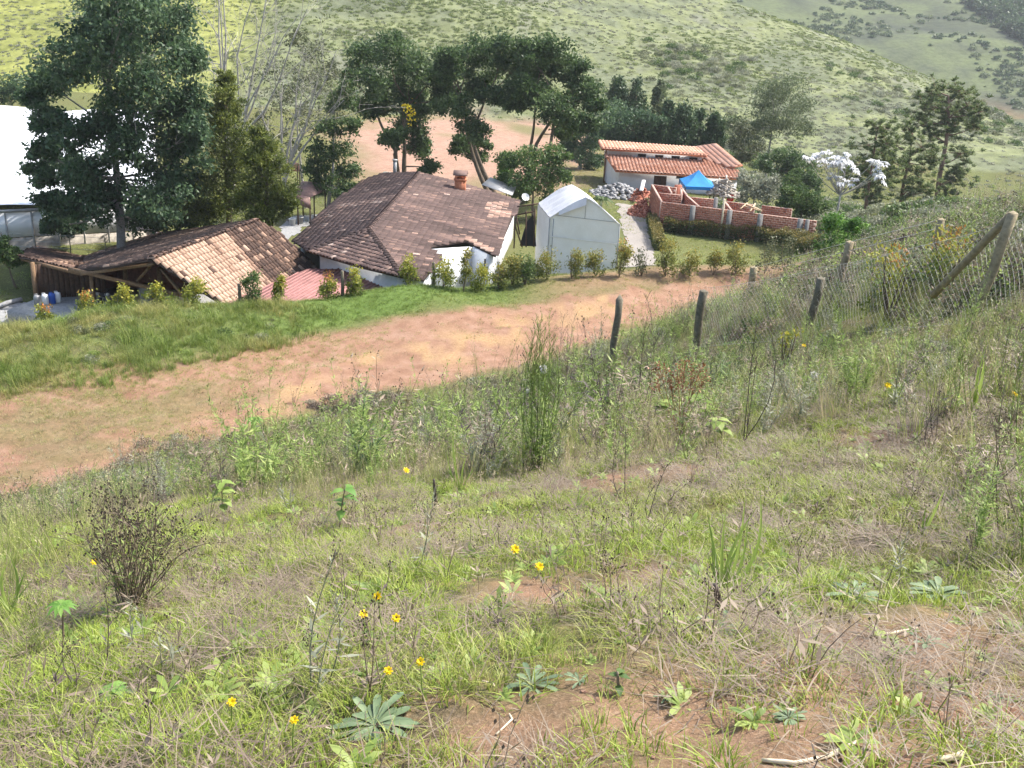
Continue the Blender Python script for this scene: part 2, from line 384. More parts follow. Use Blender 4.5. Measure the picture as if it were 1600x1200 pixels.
# foliage
leaf_mat('lf_dark', (.034, .068, .036), (.075, .132, .062), (.15, .225, .10), .4)
leaf_mat('lf_deep', (.036, .068, .026), (.075, .128, .044), (.15, .22, .075), .4)
leaf_mat('lf_cyp', (.045, .068, .018), (.125, .16, .032), (.29, .32, .06), .4)
leaf_mat('lf_conif', (.038, .07, .032), (.065, .112, .046), (.11, .165, .065), .3)
leaf_mat('lf_olive', (.06, .075, .035), (.115, .13, .065), (.20, .21, .11), .3)
leaf_mat('lf_mid', (.045, .085, .025), (.095, .16, .045), (.19, .25, .08), .35)
leaf_mat('lf_bright', (.05, .12, .02), (.11, .24, .04), (.22, .36, .08), .35)
leaf_mat('lf_euc', (.085, .115, .06), (.15, .19, .095), (.23, .27, .13), .35)
leaf_mat('lf_pine', (.075, .11, .045), (.15, .20, .075), (.26, .31, .13), .4)
leaf_mat('lf_gold', (.09, .14, .028), (.27, .30, .05), (.52, .45, .07), .4)
leaf_mat('lf_hedge', (.09, .12, .03), (.22, .24, .055), (.42, .33, .08), .4)
leaf_mat('lf_orange', (.20, .13, .03), (.48, .26, .05), (.60, .20, .06), .35)
leaf_mat('lf_white', (.42, .44, .46), (.66, .67, .70), (.82, .82, .84), .25)
leaf_mat('lf_yellowfl', (.7, .5, .02), (.8, .6, .02), (.85, .7, .03), .2)
leaf_mat('lf_scrub', (.14, .155, .095), (.24, .255, .15), (.36, .37, .22), .3)
leaf_mat('lf_grey', (.17, .185, .13), (.29, .30, .21), (.42, .43, .32), .3)
leaf_mat('lf_rosette', (.085, .125, .065), (.145, .205, .105), (.23, .29, .16), .2)
leaf_mat('weed_green', (.13, .20, .05), (.26, .36, .085), (.42, .50, .16), .45)
leaf_mat('weed_dry', (.14, .105, .08), (.27, .21, .155), (.44, .36, .26), .25)
leaf_mat('weed_dark', (.055, .042, .036), (.10, .078, .066), (.17, .13, .105), .15)
leaf_mat('lf_hillgreen', (.13, .165, .065), (.22, .265, .10), (.33, .37, .15), .4)
leaf_mat('lf_hs1', (.15, .165, .095), (.22, .24, .135), (.31, .325, .19), .45)
leaf_mat('lf_hs2', (.19, .20, .14), (.27, .28, .205), (.37, .375, .29), .45)
leaf_mat('lf_clip', (.03, .055, .018), (.07, .105, .03), (.26, .20, .06), .3)
leaf_mat('lf_blade', (.15, .235, .05), (.28, .39, .085), (.42, .52, .13), .4)
leaf_mat('rust_flower', (.20, .085, .04), (.37, .17, .085), (.50, .27, .15), .2)
leaf_mat('petal_yellow', (.75, .48, .01), (.85, .62, .01), (.9, .72, .02), .15)
leaf_mat('puff_white', (.6, .57, .52), (.75, .73, .7), (.85, .84, .82), .3)
grass_mat('gr_fine', (.14, .22, .025), (.47, .56, .085), (.17, .115, .07), (.48, .38, .22), .38)
grass_mat('gr_tall', (.17, .24, .045), (.48, .56, .13), (.27, .205, .135), (.58, .49, .32), .45)
grass_mat('gr_lush', (.08, .14, .026), (.31, .41, .08), (.25, .23, .07), (.50, .46, .17), .38)
grass_mat('gr_straw', (.12, .088, .062), (.40, .325, .225), (.07, .05, .038), (.24, .18, .13), .15)
grass_mat('gr_stem', (.10, .085, .05), (.24, .20, .11), (.085, .06, .048), (.26, .20, .15), .1)

# ------------------------------------------------------------------ ground sheet (one fan-shaped grid, split into named pieces of setting)
def curve(pts, z):
    a = np.array([atz(x, y, z) for x, y in pts]); return a[:, 0], a[:, 1]
RNX, RNY = curve([(-300, 880), (0, 800), (250, 720), (500, 650), (650, 606), (900, 545), (1060, 490), (1170, 448)], -.35)
RFX, RFY = curve([(-300, 650), (0, 605), (250, 575), (400, 540), (560, 506), (800, 478), (1000, 450), (1170, 430)], -.3)
HX, HY = curve([(-300, 560), (0, 512), (170, 490), (300, 480), (435, 470), (550, 458), (640, 446), (690, 450), (815, 440), (900, 430), (970, 430), (1040, 425), (1150, 421), (1300, 415)], 0)
FIELD = np.array([hit(*p)[:2] for p in [(540, 196), (640, 188), (760, 180), (900, 190), (935, 215), (915, 262), (880, 296), (700, 306), (600, 292), (545, 278)]])
RED = aty(1580, 168, 400)
OCH = [hit(*p)[:2] for p in [(400, 650), (460, 660), (560, 560), (680, 555), (740, 530), (790, 515), (850, 505), (910, 490), (960, 470), (480, 610)]]
BARE = [(hit(*p)[:2], r) for p, r in [((1060, 1120), .42), ((1200, 1060), .38), ((1180, 1180), .4), ((1400, 1010), .35), ((1520, 1010), .4), ((1560, 1130), .35), ((1420, 1190), .3), ((850, 930), .28),
        ((920, 1080), .25), ((800, 1170), .25), ((980, 745), .6), ((1060, 735), .5), ((640, 830), .3), ((1390, 680), .45), ((1030, 900), .22), ((980, 930), .25)]]
def road_mask(x, y, w=.9):
    yn = np.interp(x, RNX, RNY); yf = np.interp(x, RFX, RFY); w2 = (fbm(x, y, 2.6, 3) - .5) * 4.2 + (fbm(x, y, .9, 13) - .5) * 1.6
    m = sstep(-w, w, y - yn + w2) * sstep(-w, w, yf - y + w2 * .8)
    return m * (x < 15.5) * (x > -28)
def masks(x, y):
    yn = np.interp(x, RNX, RNY); yf = np.interp(x, RFX, RFY); yh = np.interp(x, HX, HY)
    road = road_mask(x, y); left = sstep(-14.0, -7.5, x + (fbm(x, y, 3, 12) - .5) * 7)
    soil = road * np.clip(.5 + .5 * left + .55 * (1 - left) * sstep(.42, .6, fbm(x, y, 2.4, 27)), 0, 1)
    soil = np.maximum(soil, .75 * sstep(9, 11, x) * (1 - sstep(17, 21, x)) * sstep(-6, -3, y - yh) * (1 - sstep(0, 3.5, y - yh)))
    soil = np.maximum(soil, .62 * sstep(-1, 4, x) * (x < 15) * sstep(-1, 1.0, y - yf) * (1 - sstep(.3, 2.2, y - yh)))
    och = np.zeros_like(x)
    for o in OCH: och = np.maximum(och, np.exp(-(((x - o[0]) / 1.6) ** 2 + ((y - o[1]) / 1.5) ** 2)))
    och = np.clip(och * 1.25 * sstep(.46, .66, fbm(x, y * .6, .9, 21)), 0, 1) * road
    bare = np.zeros_like(x)
    for o, r in BARE: bare = np.maximum(bare, np.exp(-(((x - o[0]) ** 2 + (y - o[1]) ** 2) / r ** 2)))
    soil = np.maximum(soil, bare * .95 * (.55 + .6 * vnoise(x, y, .25, 31)) * (y < 12))
    lush = sstep(-1.2, .8, y - yf - .8 + (fbm(x, y, 2, 5) - .5) * 2.5) * (1 - sstep(1.5, 4, y - yh)) * (.10 + .90 * np.exp(-((x + 7) / 7.0) ** 2)) * (x < 9) * (y < 62)
    green = np.clip(.25 + 1.1 * (fbm(x, y, .9, 2) - .35) + .3 * sstep(9, 14, y), 0, 1)
    grav = np.zeros_like(x)
    hl = ((y > 150) & (hill(x, y) + .3 >= terrain(x, y)) | (y > 170)).astype(float) * (y <= 330)
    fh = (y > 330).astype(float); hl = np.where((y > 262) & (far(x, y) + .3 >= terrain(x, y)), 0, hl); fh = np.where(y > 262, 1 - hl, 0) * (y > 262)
    pj = sum(inpoly(x + a * 3 + 9 * (fbm(x, y, 14, 41) - .5), y + b * 4 + 14 * (fbm(x, y, 11, 44) - .5), FIELD).astype(float) for a, b in ((1, 0), (-1, 0), (0, 1), (0, -1), (.5, .5), (-.5, -.5))) / 6
    pj = pj * (1 - .75 * sstep(.56, .68, fbm(x, y * .5, 12, 47)))
    green = np.where(y > 42, np.clip(.75 + .5 * (fbm(x, y, 7, 8) - .5), 0, 1), green)
    rp_ = RED; red = (y > 262) * np.exp(-(((x - rp_[0]) / 16) ** 2 + ((y - rp_[1]) / 26) ** 2)) * sstep(.35, .6, fbm(x, y, 14, 77)) * 1.4
    sun_tint = sstep(-38, -62, x + 14 * (fbm(x, y, 30, 88) - .5)) * (y > 100)  # where the hill colour is painted sunlit
    return dict(sun_tint=sun_tint, red=np.clip(red, 0, 1), soil=soil, ochre=och, lush=lush, green=green, hill=hl, farhill=fh, field=pj)
NR, NC = 700, 420
yy = 2.0 * np.exp(np.linspace(0, math.log(1300 / 2.0), NR)) - 6; ss = np.linspace(-1.02, 1.02, NC)
GX = (yy[:, None] + 6) * ss[None]; GY = np.broadcast_to(yy[:, None], GX.shape)
GZ = terrain(GX, GY)
gx, gy, gz = GX.ravel(), GY.ravel(), GZ.ravel()
GM = masks(gx, gy)
i_ = (np.arange(NR - 1)[:, None] * NC + np.arange(NC - 1)[None]).ravel()
GF = np.stack([i_, i_ + 1, i_ + NC + 1, i_ + NC], -1)
fm = lambda k: GM[k][GF].mean(1)
cls = np.zeros(len(GF), int)
rd = road_mask(gx, gy)[GF].mean(1); cls[(rd > .5)] = 1
cls[fm('field') > .5] = 2; cls[fm('hill') > .5] = 3; cls[fm('farhill') > .5] = 4
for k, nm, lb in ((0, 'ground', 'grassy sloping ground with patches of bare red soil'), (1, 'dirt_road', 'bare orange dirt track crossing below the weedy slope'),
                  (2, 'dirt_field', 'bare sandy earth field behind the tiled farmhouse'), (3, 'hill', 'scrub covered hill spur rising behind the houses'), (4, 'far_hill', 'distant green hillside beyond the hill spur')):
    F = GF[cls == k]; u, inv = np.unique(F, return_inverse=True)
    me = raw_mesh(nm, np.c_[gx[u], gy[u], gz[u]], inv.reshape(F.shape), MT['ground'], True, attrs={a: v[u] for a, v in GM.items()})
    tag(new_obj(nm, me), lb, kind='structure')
def sheet(name, label, mat, poly_px, z=None, lift=.03, step=.16):
    P = np.array([hit(*p)[:2] for p in poly_px]); x0, y0 = P.min(0); x1, y1 = P.max(0)
    X, Y = np.meshgrid(np.arange(x0, x1 + step, step), np.arange(y0, y1 + step, step)); n, m = X.shape
    Z = terrain(X, Y) + lift; I = (np.arange(n - 1)[:, None] * m + np.arange(m - 1)[None]).ravel(); F = np.stack([I, I + 1, I + m + 1, I + m], -1)
    jx = X.ravel() + (fbm(X.ravel(), Y.ravel(), 1.6, 3) - .5) * .9
    ok = inpoly(jx, Y.ravel(), P)[F].mean(1) > .5
    F = F[ok]; u, inv = np.unique(F, return_inverse=True)
    o = new_obj(name, raw_mesh(name, np.c_[X.ravel(), Y.ravel(), Z.ravel()][u], inv.reshape(F.shape), mat, True)); tag(o, label, kind='structure'); return o
sheet('path', 'grey gravel path between the white tent and the brick walls', MT['gravel'], [(964, 318), (1002, 322), (1014, 352), (1022, 385), (1030, 416), (966, 420), (975, 380), (968, 345)])
sheet('footpath', 'grey paved strip between the thatched hut and the farmhouse', MT['slab'], [(455, 338), (500, 335), (470, 362), (430, 392), (400, 400), (425, 370)])
sheet('yard', 'grey gravel yard in front of the open barn', MT['slab'], [(-40, 478), (60, 474), (140, 478), (170, 495), (-60, 520)], lift=.04)

# ------------------------------------------------------------------ roof tiles
def tile_arrays(tw, tl, seg=4, th=.022):
    a = np.linspace(0, math.pi, seg + 1); V = []
    for y, r in ((0, tw * .52), (tl, tw * .40)):
        for rr in (r, r - th): V += [(math.cos(t) * rr, y, math.sin(t) * rr * .75 + (.03 if y == 0 else 0)) for t in a]
    n = seg + 1; F = []
    for i in range(seg):
        F += [(i, i + 1, 2 * n + i + 1, 2 * n + i), (n + i + 1, n + i, 3 * n + i, 3 * n + i + 1), (i + 1, i, n + i, n + i + 1)]
    return np.array(V, float), np.array(F, int)
def poly_tiles(plane, poly, udir, tw, tl, expo, tintfn, jit=1.0):
    n = plane.n; u = np.array(udir, float); u -= n * (u @ n); u /= np.linalg.norm(u); v = np.cross(n, u)
    if v[2] < 0: v = -v; u = -u
    P = np.array([[(q - plane.a) @ u, (q - plane.a) @ v] for q in poly]); lo, hi = P.min(0), P.max(0); out = []
    for i in range(int((hi[0] - lo[0]) / tw) + 1):
        for j in range(int((hi[1] - lo[1]) / expo) + 2):
            cu, cv = lo[0] + (i + .5) * tw, lo[1] + j * expo - .05
            if inpoly(np.array([cu]), np.array([cv + tl * .45]), P)[0]:
                w = plane.a + u * (cu + rng.normal(0, .012) * jit) + v * (cv + rng.normal(0, .02) * jit) + n * .02
                a = rng.normal(0, .022) * jit; u2 = u * math.cos(a) + v * math.sin(a); v2 = -u * math.sin(a) + v * math.cos(a)
                b = rng.normal(0, .012) * jit; v3 = v2 * math.cos(b) + n * math.sin(b); n3 = np.cross(u2, v3)
                out.append((w, u2, v3, n3, float(np.clip(tintfn(w, i, j), 0, 1))))
    return out
def line_tiles(a, b, n, tw, tl, expo, tintfn):
    a = np.array(a); b = np.array(b); L = np.linalg.norm(b - a); d = (b - a) / L; u = np.cross(d, n); u /= np.linalg.norm(u); nn = np.cross(u, d); out = []
    for k in range(int(L / expo)):
        w = a + d * k * expo + nn * .05; c = rng.normal(0, .03); out.append((w, u * math.cos(c) + d * math.sin(c), d * math.cos(c) - u * math.sin(c), nn, float(np.clip(tintfn(w, k, 0), 0, 1))))
    return out
def place_tiles(tiles, tw, tl, mat, roof, name='roof_tile', keep=300, rest='tile_courses'):
    V, F = tile_arrays(tw, tl); nb = 10
    tiles = sorted(tiles, key=lambda t: np.linalg.norm(t[0] - O) / (max(.15, abs((O - t[0]) / np.linalg.norm(O - t[0]) @ t[3])) ** .5))
    vis = [t for t in tiles if 0 < proj(t[0])[0] < 1600] ; hid = [t for t in tiles if not (0 < proj(t[0])[0] < 1600)]
    var = [raw_mesh(name, V, F, mat, True, tint=np.full(len(V), (k + .5) / nb)) for k in range(nb)]
    for w, u, v, n, t in vis[:keep]:
        o = new_obj(name, var[min(nb - 1, int(t * nb))], roof)
        o.matrix_local = Matrix(((u[0], v[0], n[0], w[0]), (u[1], v[1], n[1], w[1]), (u[2], v[2], n[2], w[2]), (0, 0, 0, 1)))
    m = vis[keep:] + hid
    if m:
        B = np.array([[u, v, n] for _, u, v, n, _ in m]); Wp = np.array([t[0] for t in m]); tt = np.array([t[4] for t in m])
        VV = np.einsum('vk,nkj->nvj', V, B) + Wp[:, None]; FF = F[None] + (np.arange(len(m)) * len(V))[:, None, None]
        o = new_obj(rest, raw_mesh(rest, VV.reshape(-1, 3), FF.reshape(-1, 4), mat, True, tint=np.repeat(tt, len(V))), roof); tag(o, kind='stuff')
def deck(name, mat, parent, polys, th=.10):
    m = MB()
    for pl, pts in polys: poly_prism(m, np.array(pts) - pl.n * .01, th, pl.n)
    return m.build(name, mat, parent)

def wall_quad(m, a, b, z0, z1a, z1b, th, t=.5):
    """upright wall slab from plan point a to b, bottom z0, top z1a..z1b, thickness towards the back"""
    a = np.array(a[:2], float); b = np.array(b[:2], float); d = (b - a) / np.linalg.norm(b - a); n = np.array([-d[1], d[0]])
    if n[1] < 0: n = -n
    pts = [(*a, z0), (*b, z0), (*b, z1b), (*a, z1a)]; V = pts + [(p[0] + n[0] * th, p[1] + n[1] * th, p[2]) for p in pts]
    return m.add(V, [[0, 1, 2, 3], [7, 6, 5, 4], [0, 4, 5, 1], [1, 5, 6, 2], [2, 6, 7, 3], [3, 7, 4, 0]], t)

# ------------------------------------------------------------------ old farmhouse
ZG = -3.5
A = atz(576, 360, 1.05); T = atz(655, 270, 1.05)
PR = Plane(A, T, atz(775, 400, -.35)); PL = Plane(A, T, atz(459, 377, -.35))
BL = PL.at(484, 393); BR = PR.at(627, 432); PF = Plane(A, BL, BR)
polyR = [A, T] + [PR.at(*p) for p in [(735, 291), (812, 315), (775, 400), (730, 377), (668, 386), (692, 404), (662, 437), (627, 432)]]
polyL = [T, A, BL, PL.at(459, 377), PL.at(487, 350), PL.at(528, 312), PL.at(572, 281), PL.at(598, 272)]
polyF = [A, BL, PF.at(560, 416), BR]
house = empty('farmhouse', (A[0], A[1], ZG)); tag(house, 'white farmhouse under a broad dark weathered barrel tile roof', 'house')
hl_ = np.array([A[0], A[1], ZG])
def rel(o, base): o.matrix_parent_inverse = Matrix.Translation(Vector(-base)); return o
hroof = rel(deck('roof', MT['deck'], house, [(PR, polyR), (PL, polyL), (PF, polyF)]), hl_)
def old_tint(w, i, j):
    v = .10 + .5 * (fbm(np.array([w[0]]), np.array([w[1]]), 2.2, 4)[0] - .2) + .35 * (vnoise(i * 1.0, j * .16, 1.0, 5) - .45) + rng.normal(0, .04)
    q = rng.random()
    if q < .016: v = rng.uniform(.72, .95)
    elif q < .09: v += .25
    return v
def orange_patch(w, i, j):
    px, py, _ = proj(w)
    if (764 < px < 800 and 318 < py < 342 and rng.random() < .8) or (728 < px < 776 and abs(py - (378 + (px - 730) * .5)) < 9): return rng.uniform(.72, .9)
    return old_tint(w, i, j)
def left_tint(w, i, j):
    px, py, _ = proj(w)
    if abs(py - (325 - (px - 530) * .17)) < 3.5 and 525 < px < 620 and rng.random() < .6: return rng.uniform(.7, .95)
    return old_tint(w, i, j) + .02 + (.5 if rng.random() < .035 else 0)
def front_tint(w, i, j): return old_tint(w, i, j) + .10 + (.4 if rng.random() < .07 else 0)
rd_ = T - A
TW, TL, EX = .29, .50, .40
ht = poly_tiles(PR, polyR, rd_, TW, TL, EX, orange_patch) + poly_tiles(PL, polyL, rd_, TW, TL, EX, left_tint) + poly_tiles(PF, polyF, BR - BL, TW, TL, EX, front_tint)
place_tiles(ht, TW, TL, MT['old_tile'], hroof)
up3 = np.array([0, 0, 1.0])
rt_ = line_tiles(A, T, up3, .36, .5, .4, lambda w, i, j: .3 + rng.normal(0, .1)) + line_tiles(BL, A, up3, .36, .5, .4, lambda w, i, j: .12 + rng.normal(0, .1)) + line_tiles(BR, A, up3, .36, .5, .4, lambda w, i, j: .12 + rng.normal(0, .1))
place_tiles(rt_, .36, .5, MT['old_tile'], hroof, 'ridge_tile', 300)
def under(pl, px, py, inset):
    q = pl.at(px, py); c = (A + T) / 2; d = c[:2] - q[:2]; d /= np.linalg.norm(d); xy = q[:2] + d * inset; return np.array([xy[0], xy[1], pl.z(*xy) - .16])
m = MB()
e0, e1 = under(PR, 775, 400, .55), under(PR, 812, 315, .55)
wall_quad(m, e0, e1, ZG - .5, e0[2], e1[2], .25)
w1 = rel(m.build('wall', MT['plaster'], house), hl_)
m = MB(); f0, f1 = PR.at(668, 389), PR.at(737, 385); f0 = f0 + [0, .35, 0]; f1 = f1 + [0, .35, 0]
wall_quad(m, f0, f1, ZG - .5, PR.z(*f0[:2]) - .14, PR.z(*f1[:2]) - .14, .25); rel(m.build('wall', MT['plaster_old'], house), hl_)
m = MB(); g1 = np.array([e0[0], e0[1]]); wall_quad(m, f1, e0, ZG - .5, PR.z(*f1[:2]) - .14, e0[2], .25); rel(m.build('wall', MT['plaster_old'], house), hl_)
m = MB(); q0, q1 = under(PF, 495, 392, .4), under(PF, 620, 428, .4); wall_quad(m, q0, q1, ZG - .5, q0[2] - .1, q1[2] - .1, .25)
q2, q3 = under(PL, 465, 374, .6), under(PL, 575, 282, .6); wall_quad(m, q2, q3, ZG - .5, q2[2] - .1, q3[2] - .1, .25)
b0, b1 = under(PL, 600, 274, .8), under(PR, 805, 316, .8); wall_quad(m, b0, b1, ZG - .5, b0[2] - .3, b1[2] - .3, .25)
rel(m.build('wall', MT['plaster_old'], house), hl_)
q4 = under(PR, 660, 433, .35); m = MB(); wall_quad(m, q1, q4, ZG - .5, q1[2] - .1, q4[2] - .1, .2); wall_quad(m, q4, f0, ZG - .5, q4[2] - .1, PR.z(*f0[:2]) - .14, .2); rel(m.build('wall', MT['plaster'], house), hl_)
m = MB(); dp = e0 + np.array([-.35, -.12, -.2]); m.tube([dp, dp + [0, 0, -3]], .06, 6); rel(m.build('downpipe', MT['dark'], house), hl_)
# chimney: brick stack with opening and little tiled cap
ch = PR.at(719, 297); m = MB(); m.box(ch + [0, 0, .25], (.42, .36, .55)); cs = rel(m.build('chimney', MT['terracotta'], house), hl_)
m = MB(); m.box(ch + [0, 0, .84], (.5, .44, .05))
for sx in (-1, 1):
    for sy in (-1, 1): m.box(ch + [sx * .32, sy * .27, 1.06], (.08, .07, .18))
m.box(ch + [0, .1, 1.06], (.26, .14, .15)); new_obj('chimney_throat', m.mesh('chimney_throat', MT['terracotta']), cs)
m = MB(); poly_prism(m, [ch + v for v in ([-.55, -.5, 1.25], [.55, -.5, 1.25], [.55, .02, 1.52], [-.55, .02, 1.52])], .07); poly_prism(m, [ch + v for v in ([-.55, .03, 1.52], [.55, .03, 1.52], [.55, .5, 1.25], [-.55, .5, 1.25])], .07)
new_obj('chimney_cap', m.mesh('chimney_cap', MT['old_tile']), cs)
m = MB(); m.box(ch + [0, 0, -.22], (.7, .55, .10)); new_obj('flashing', m.mesh('flashing', MT['metal_grey']), cs)
fl = PL.at(617, 272); m = MB(); m.tube([fl + [0, 0, -.4], fl + [0, 0, 1.1]], .16, 10); fo = rel(m.build('flue_pipe', MT['metal_grey'], house, True), hl_)
m = MB(); m.tube([fl + [0, 0, 1.12], fl + [0, 0, 1.2]], [.24, .22], 10); new_obj('flue_cap', m.mesh('flue_cap', MT['metal_grey']), fo)
# satellite dish on the far eave
dc = PR.at(811, 314) + np.array([.5, 0, .35]); m = MB()
a = np.linspace(0, 2 * math.pi, 17)[:-1]; dn = np.array([.35, -.75, .55]); dn /= np.linalg.norm(dn); du = np.cross(dn, [0, 0, 1]); du /= np.linalg.norm(du); dv = np.cross(du, dn)
rings = [np.array([dc - dn * .12])] + [dc - dn * .12 * (1 - r * r) + r * .32 * (np.cos(a)[:, None] * du + np.sin(a)[:, None] * dv) for r in (.5, 1)]
V = np.vstack(rings); F3 = np.array([[0, 1 + i, 1 + (i + 1) % 16] for i in range(16)]); F4 = np.array([[1 + i, 17 + i, 17 + (i + 1) % 16, 1 + (i + 1) % 16] for i in range(16)])
m.add(V, [F3, F4]); dish = rel(m.build('satellite_dish', MT['white_paint'], house, True), hl_)
m = MB(); m.bar(dc - dn * .12, dc + np.array([-.4, .1, -.55]), .05); m.bar(dc - dv * .35, dc + dn * .4, .03); new_obj('dish_arm', m.mesh('dish_arm', MT['metal_grey']), dish)
# corrugated sheets behind the back edge
m = MB(); q = [PR.at(752, 296) + [0, .8, .25], PR.at(800, 309) + [0, .8, .05], PR.at(806, 303) + [0, 2.6, .1], PR.at(764, 291) + [0, 2.6, .3]]
poly_prism(m, q, .04); o = m.build('roof_sheet', MT['metal_grey']); tag(o, 'grey metal roof sheet behind the farmhouse chimney', 'roof sheet')
# pale tarpaulin canopy behind the ridge
m = MB(); c4 = [aty(583, 281, 86), aty(600, 268, 89), aty(648, 272, 91), aty(636, 284, 86)]
poly_prism(m, c4, .04); t_ = empty('canopy', (c4[0][0], c4[0][1], ZG)); tag(t_, 'pale green tarpaulin canopy behind the farmhouse ridge', 'canopy')
rel(m.build('canopy_sheet', MT['tarp_pale'], t_), np.array([c4[0][0], c4[0][1], ZG]))
for c in c4:
    m = MB(); m.tube([c - [0, 0, .02], (c[0], c[1], ZG - .3)], .05, 6); rel(m.build('pole', MT['metal_grey'], t_), np.array([c4[0][0], c4[0][1], ZG]))

# low red sheet-metal roof between barn and house
PK = Plane(atz(420, 492, -1.15), atz(480, 418, -.5), atz(612, 448, -.62))
lean = empty('lean_to', (-10, 54, ZG)); tag(lean, 'low faded red corrugated metal roof between barn and farmhouse', 'lean-to'); lb = np.array([-10, 54, ZG])
pp = [PK.at(*p) for p in [(290, 500), (480, 420), (560, 420), (612, 452), (560, 480), (400, 500)]]
m = MB(); poly_prism(m, pp, .05, PK.n); lr = rel(m.build('roof', MT['metal_red'], lean), lb)
du = PK.at(420, 500) - PK.at(540, 430); du /= np.linalg.norm(du); dv = np.cross(PK.n, du); P2 = [((q - pp[0]) @ dv, (q - pp[0]) @ du) for q in pp]
m = MB()
for s in np.arange(min(p[0] for p in P2), max(p[0] for p in P2), .28):
    tt = np.arange(-20, 20, .2); ins = inpoly(np.full(len(tt), s), tt, P2)
    if ins.sum() > 2: a_, b_ = tt[ins][0], tt[ins][-1]; m.tube([pp[0] + dv * s + du * a_ + PK.n * .015, pp[0] + dv * s + du * b_ + PK.n * .015], .045, 6)
new_obj('corrugation', m.mesh('corrugation', MT['metal_red'], True), lr)
for q in pp[1:4]: m = MB(); m.bar(q - [0, 0, .06], (q[0], q[1], ZG - .2), .12); rel(m.build('support', MT['wood'], lean), lb)

# ------------------------------------------------------------------ open barn
R0, R1 = atz(237, 405, 1.35), atz(400, 345, 1.55)
QR = Plane(R0, R1, atz(355, 478, -1.25)); QL = Plane(R0, R1, atz(120, 422, -1.2))
c_bl = QL.at(150, 371); QE = Plane(QL.at(120, 422), c_bl, atz(30, 401, -1.2))
pR = [R0, R1] + [QR.at(*p) for p in [(432, 362), (470, 392), (498, 424), (470, 446), (355, 480)]]
pL = [R1, R0] + [QL.at(*p) for p in [(180, 416), (120, 422), (150, 371), (280, 362)]]
pE = [QL.at(120, 422), atz(30, 401, -1.2), QE.at(70, 378), c_bl]
bb = np.array([R0[0] - 2, R0[1] + 2, ZG]); barn = empty('barn', tuple(bb)); tag(barn, 'open timber barn with tan and dark barrel tile roof', 'barn')
broof = rel(deck('roof', MT['deck'], barn, [(QR, pR), (QL, pL), (QE, pE)]), bb)
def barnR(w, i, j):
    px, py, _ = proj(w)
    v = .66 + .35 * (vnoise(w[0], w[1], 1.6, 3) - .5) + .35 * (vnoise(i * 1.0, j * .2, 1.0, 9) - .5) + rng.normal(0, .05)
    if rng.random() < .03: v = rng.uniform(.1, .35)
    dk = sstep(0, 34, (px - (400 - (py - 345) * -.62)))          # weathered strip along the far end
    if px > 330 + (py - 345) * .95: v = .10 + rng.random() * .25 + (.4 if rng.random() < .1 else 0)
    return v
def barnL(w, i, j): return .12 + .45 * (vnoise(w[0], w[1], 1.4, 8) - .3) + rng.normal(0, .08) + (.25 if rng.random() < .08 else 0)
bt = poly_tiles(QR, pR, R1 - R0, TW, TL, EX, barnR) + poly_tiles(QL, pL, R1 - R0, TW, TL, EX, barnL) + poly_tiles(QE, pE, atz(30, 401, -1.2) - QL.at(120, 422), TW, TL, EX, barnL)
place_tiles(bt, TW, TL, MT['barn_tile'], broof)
place_tiles(line_tiles(R0, R1, up3, .38, .5, .4, lambda w, i, j: .2 + rng.normal(0, .12)) + line_tiles(QL.at(120, 422), c_bl, up3, .36, .5, .4, lambda w, i, j: .15 + rng.normal(0, .1)), .36, .5, MT['barn_tile'], broof, 'ridge_tile', 300)
zb = -3.35
def bpost(px, py0, py1, y, w=.2):
    a, b = aty(px, py0, y), aty(px, py1, y); m = MB(); m.bar((a[0], a[1], zb - .3), (a[0], a[1], a[2]), w); return rel(m.build('post', MT['wood'], barn), bb), a
for px, py, y in [(142, 424, 56), (195, 418, 55.5), (248, 418, 54.5), (50, 410, 57.5)]: bpost(px, py, 0, y)
m = MB(); m.bar(aty(108, 420, 56), aty(290, 462, 52), .16, .2); rel(m.build('beam', MT['wood'], barn), bb)
m = MB(); m.bar(aty(238, 412, 53), aty(214, 440, 54), .13); rel(m.build('brace', MT['wood'], barn), bb)
m = MB(); m.bar(aty(252, 420, 52.5), aty(286, 462, 51.5), .13); rel(m.build('brace', MT['wood'], barn), bb)
m = MB(); m.bar(atz(34, 405, -1.42), QL.at(122, 424) + [0, .2, -.2], .12, .16); m.bar(QL.at(124, 424) + [0, .2, -.22], R0 + [0, .2, -.3], .12, .16); rel(m.build('eave_beam', MT['wood'], barn), bb)
# back and side walls of vertical boards
def boards(a, b, z0, z1, w=.28, mat='wood_dark', name='board'):
    a = np.array(a[:2]); b = np.array(b[:2]); L = np.linalg.norm(b - a); d = (b - a) / L; nrm = np.array([-d[1], d[0]])
    for k in range(int(L / w)):
        c = a + d * (k + .5) * w; M = np.array([[d[0], nrm[0], 0], [d[1], nrm[1], 0], [0, 0, 1]]); m = MB(); m.box((c[0], c[1], (z0 + z1) / 2), (w * .47, .02 + .008 * (k % 2), (z1 - z0) / 2 - .02 * rng.random()), M, .5)
        rel(m.build(name, MT[mat], barn), bb)
La = aty(50, 420, 57.7); boards(La, (La[0] + 3.6, La[1] + 1.6), zb - .2, -1.25)
bk0 = (La[0] + 3.6, La[1] + 3.4); bk1 = (R1[0] - 2.0, R1[1] + 1.2)
m = MB(); wall_quad(m, bk0, bk1, zb - .4, -1.75, -1.2, .2); wall_quad(m, (La[0], La[1]), bk0, zb - .4, -1.75, -1.75, .2); rel(m.build('back_wall', MT['brick_dark'], barn), bb)
m = MB(); wl0, wl1 = aty(268, 470, 51.2), aty(352, 482, 50.2); wall_quad(m, wl0, wl1, zb - 1, -1.9, -1.6, .2); rel(m.build('low_wall', MT['brick_dark'], barn), bb)
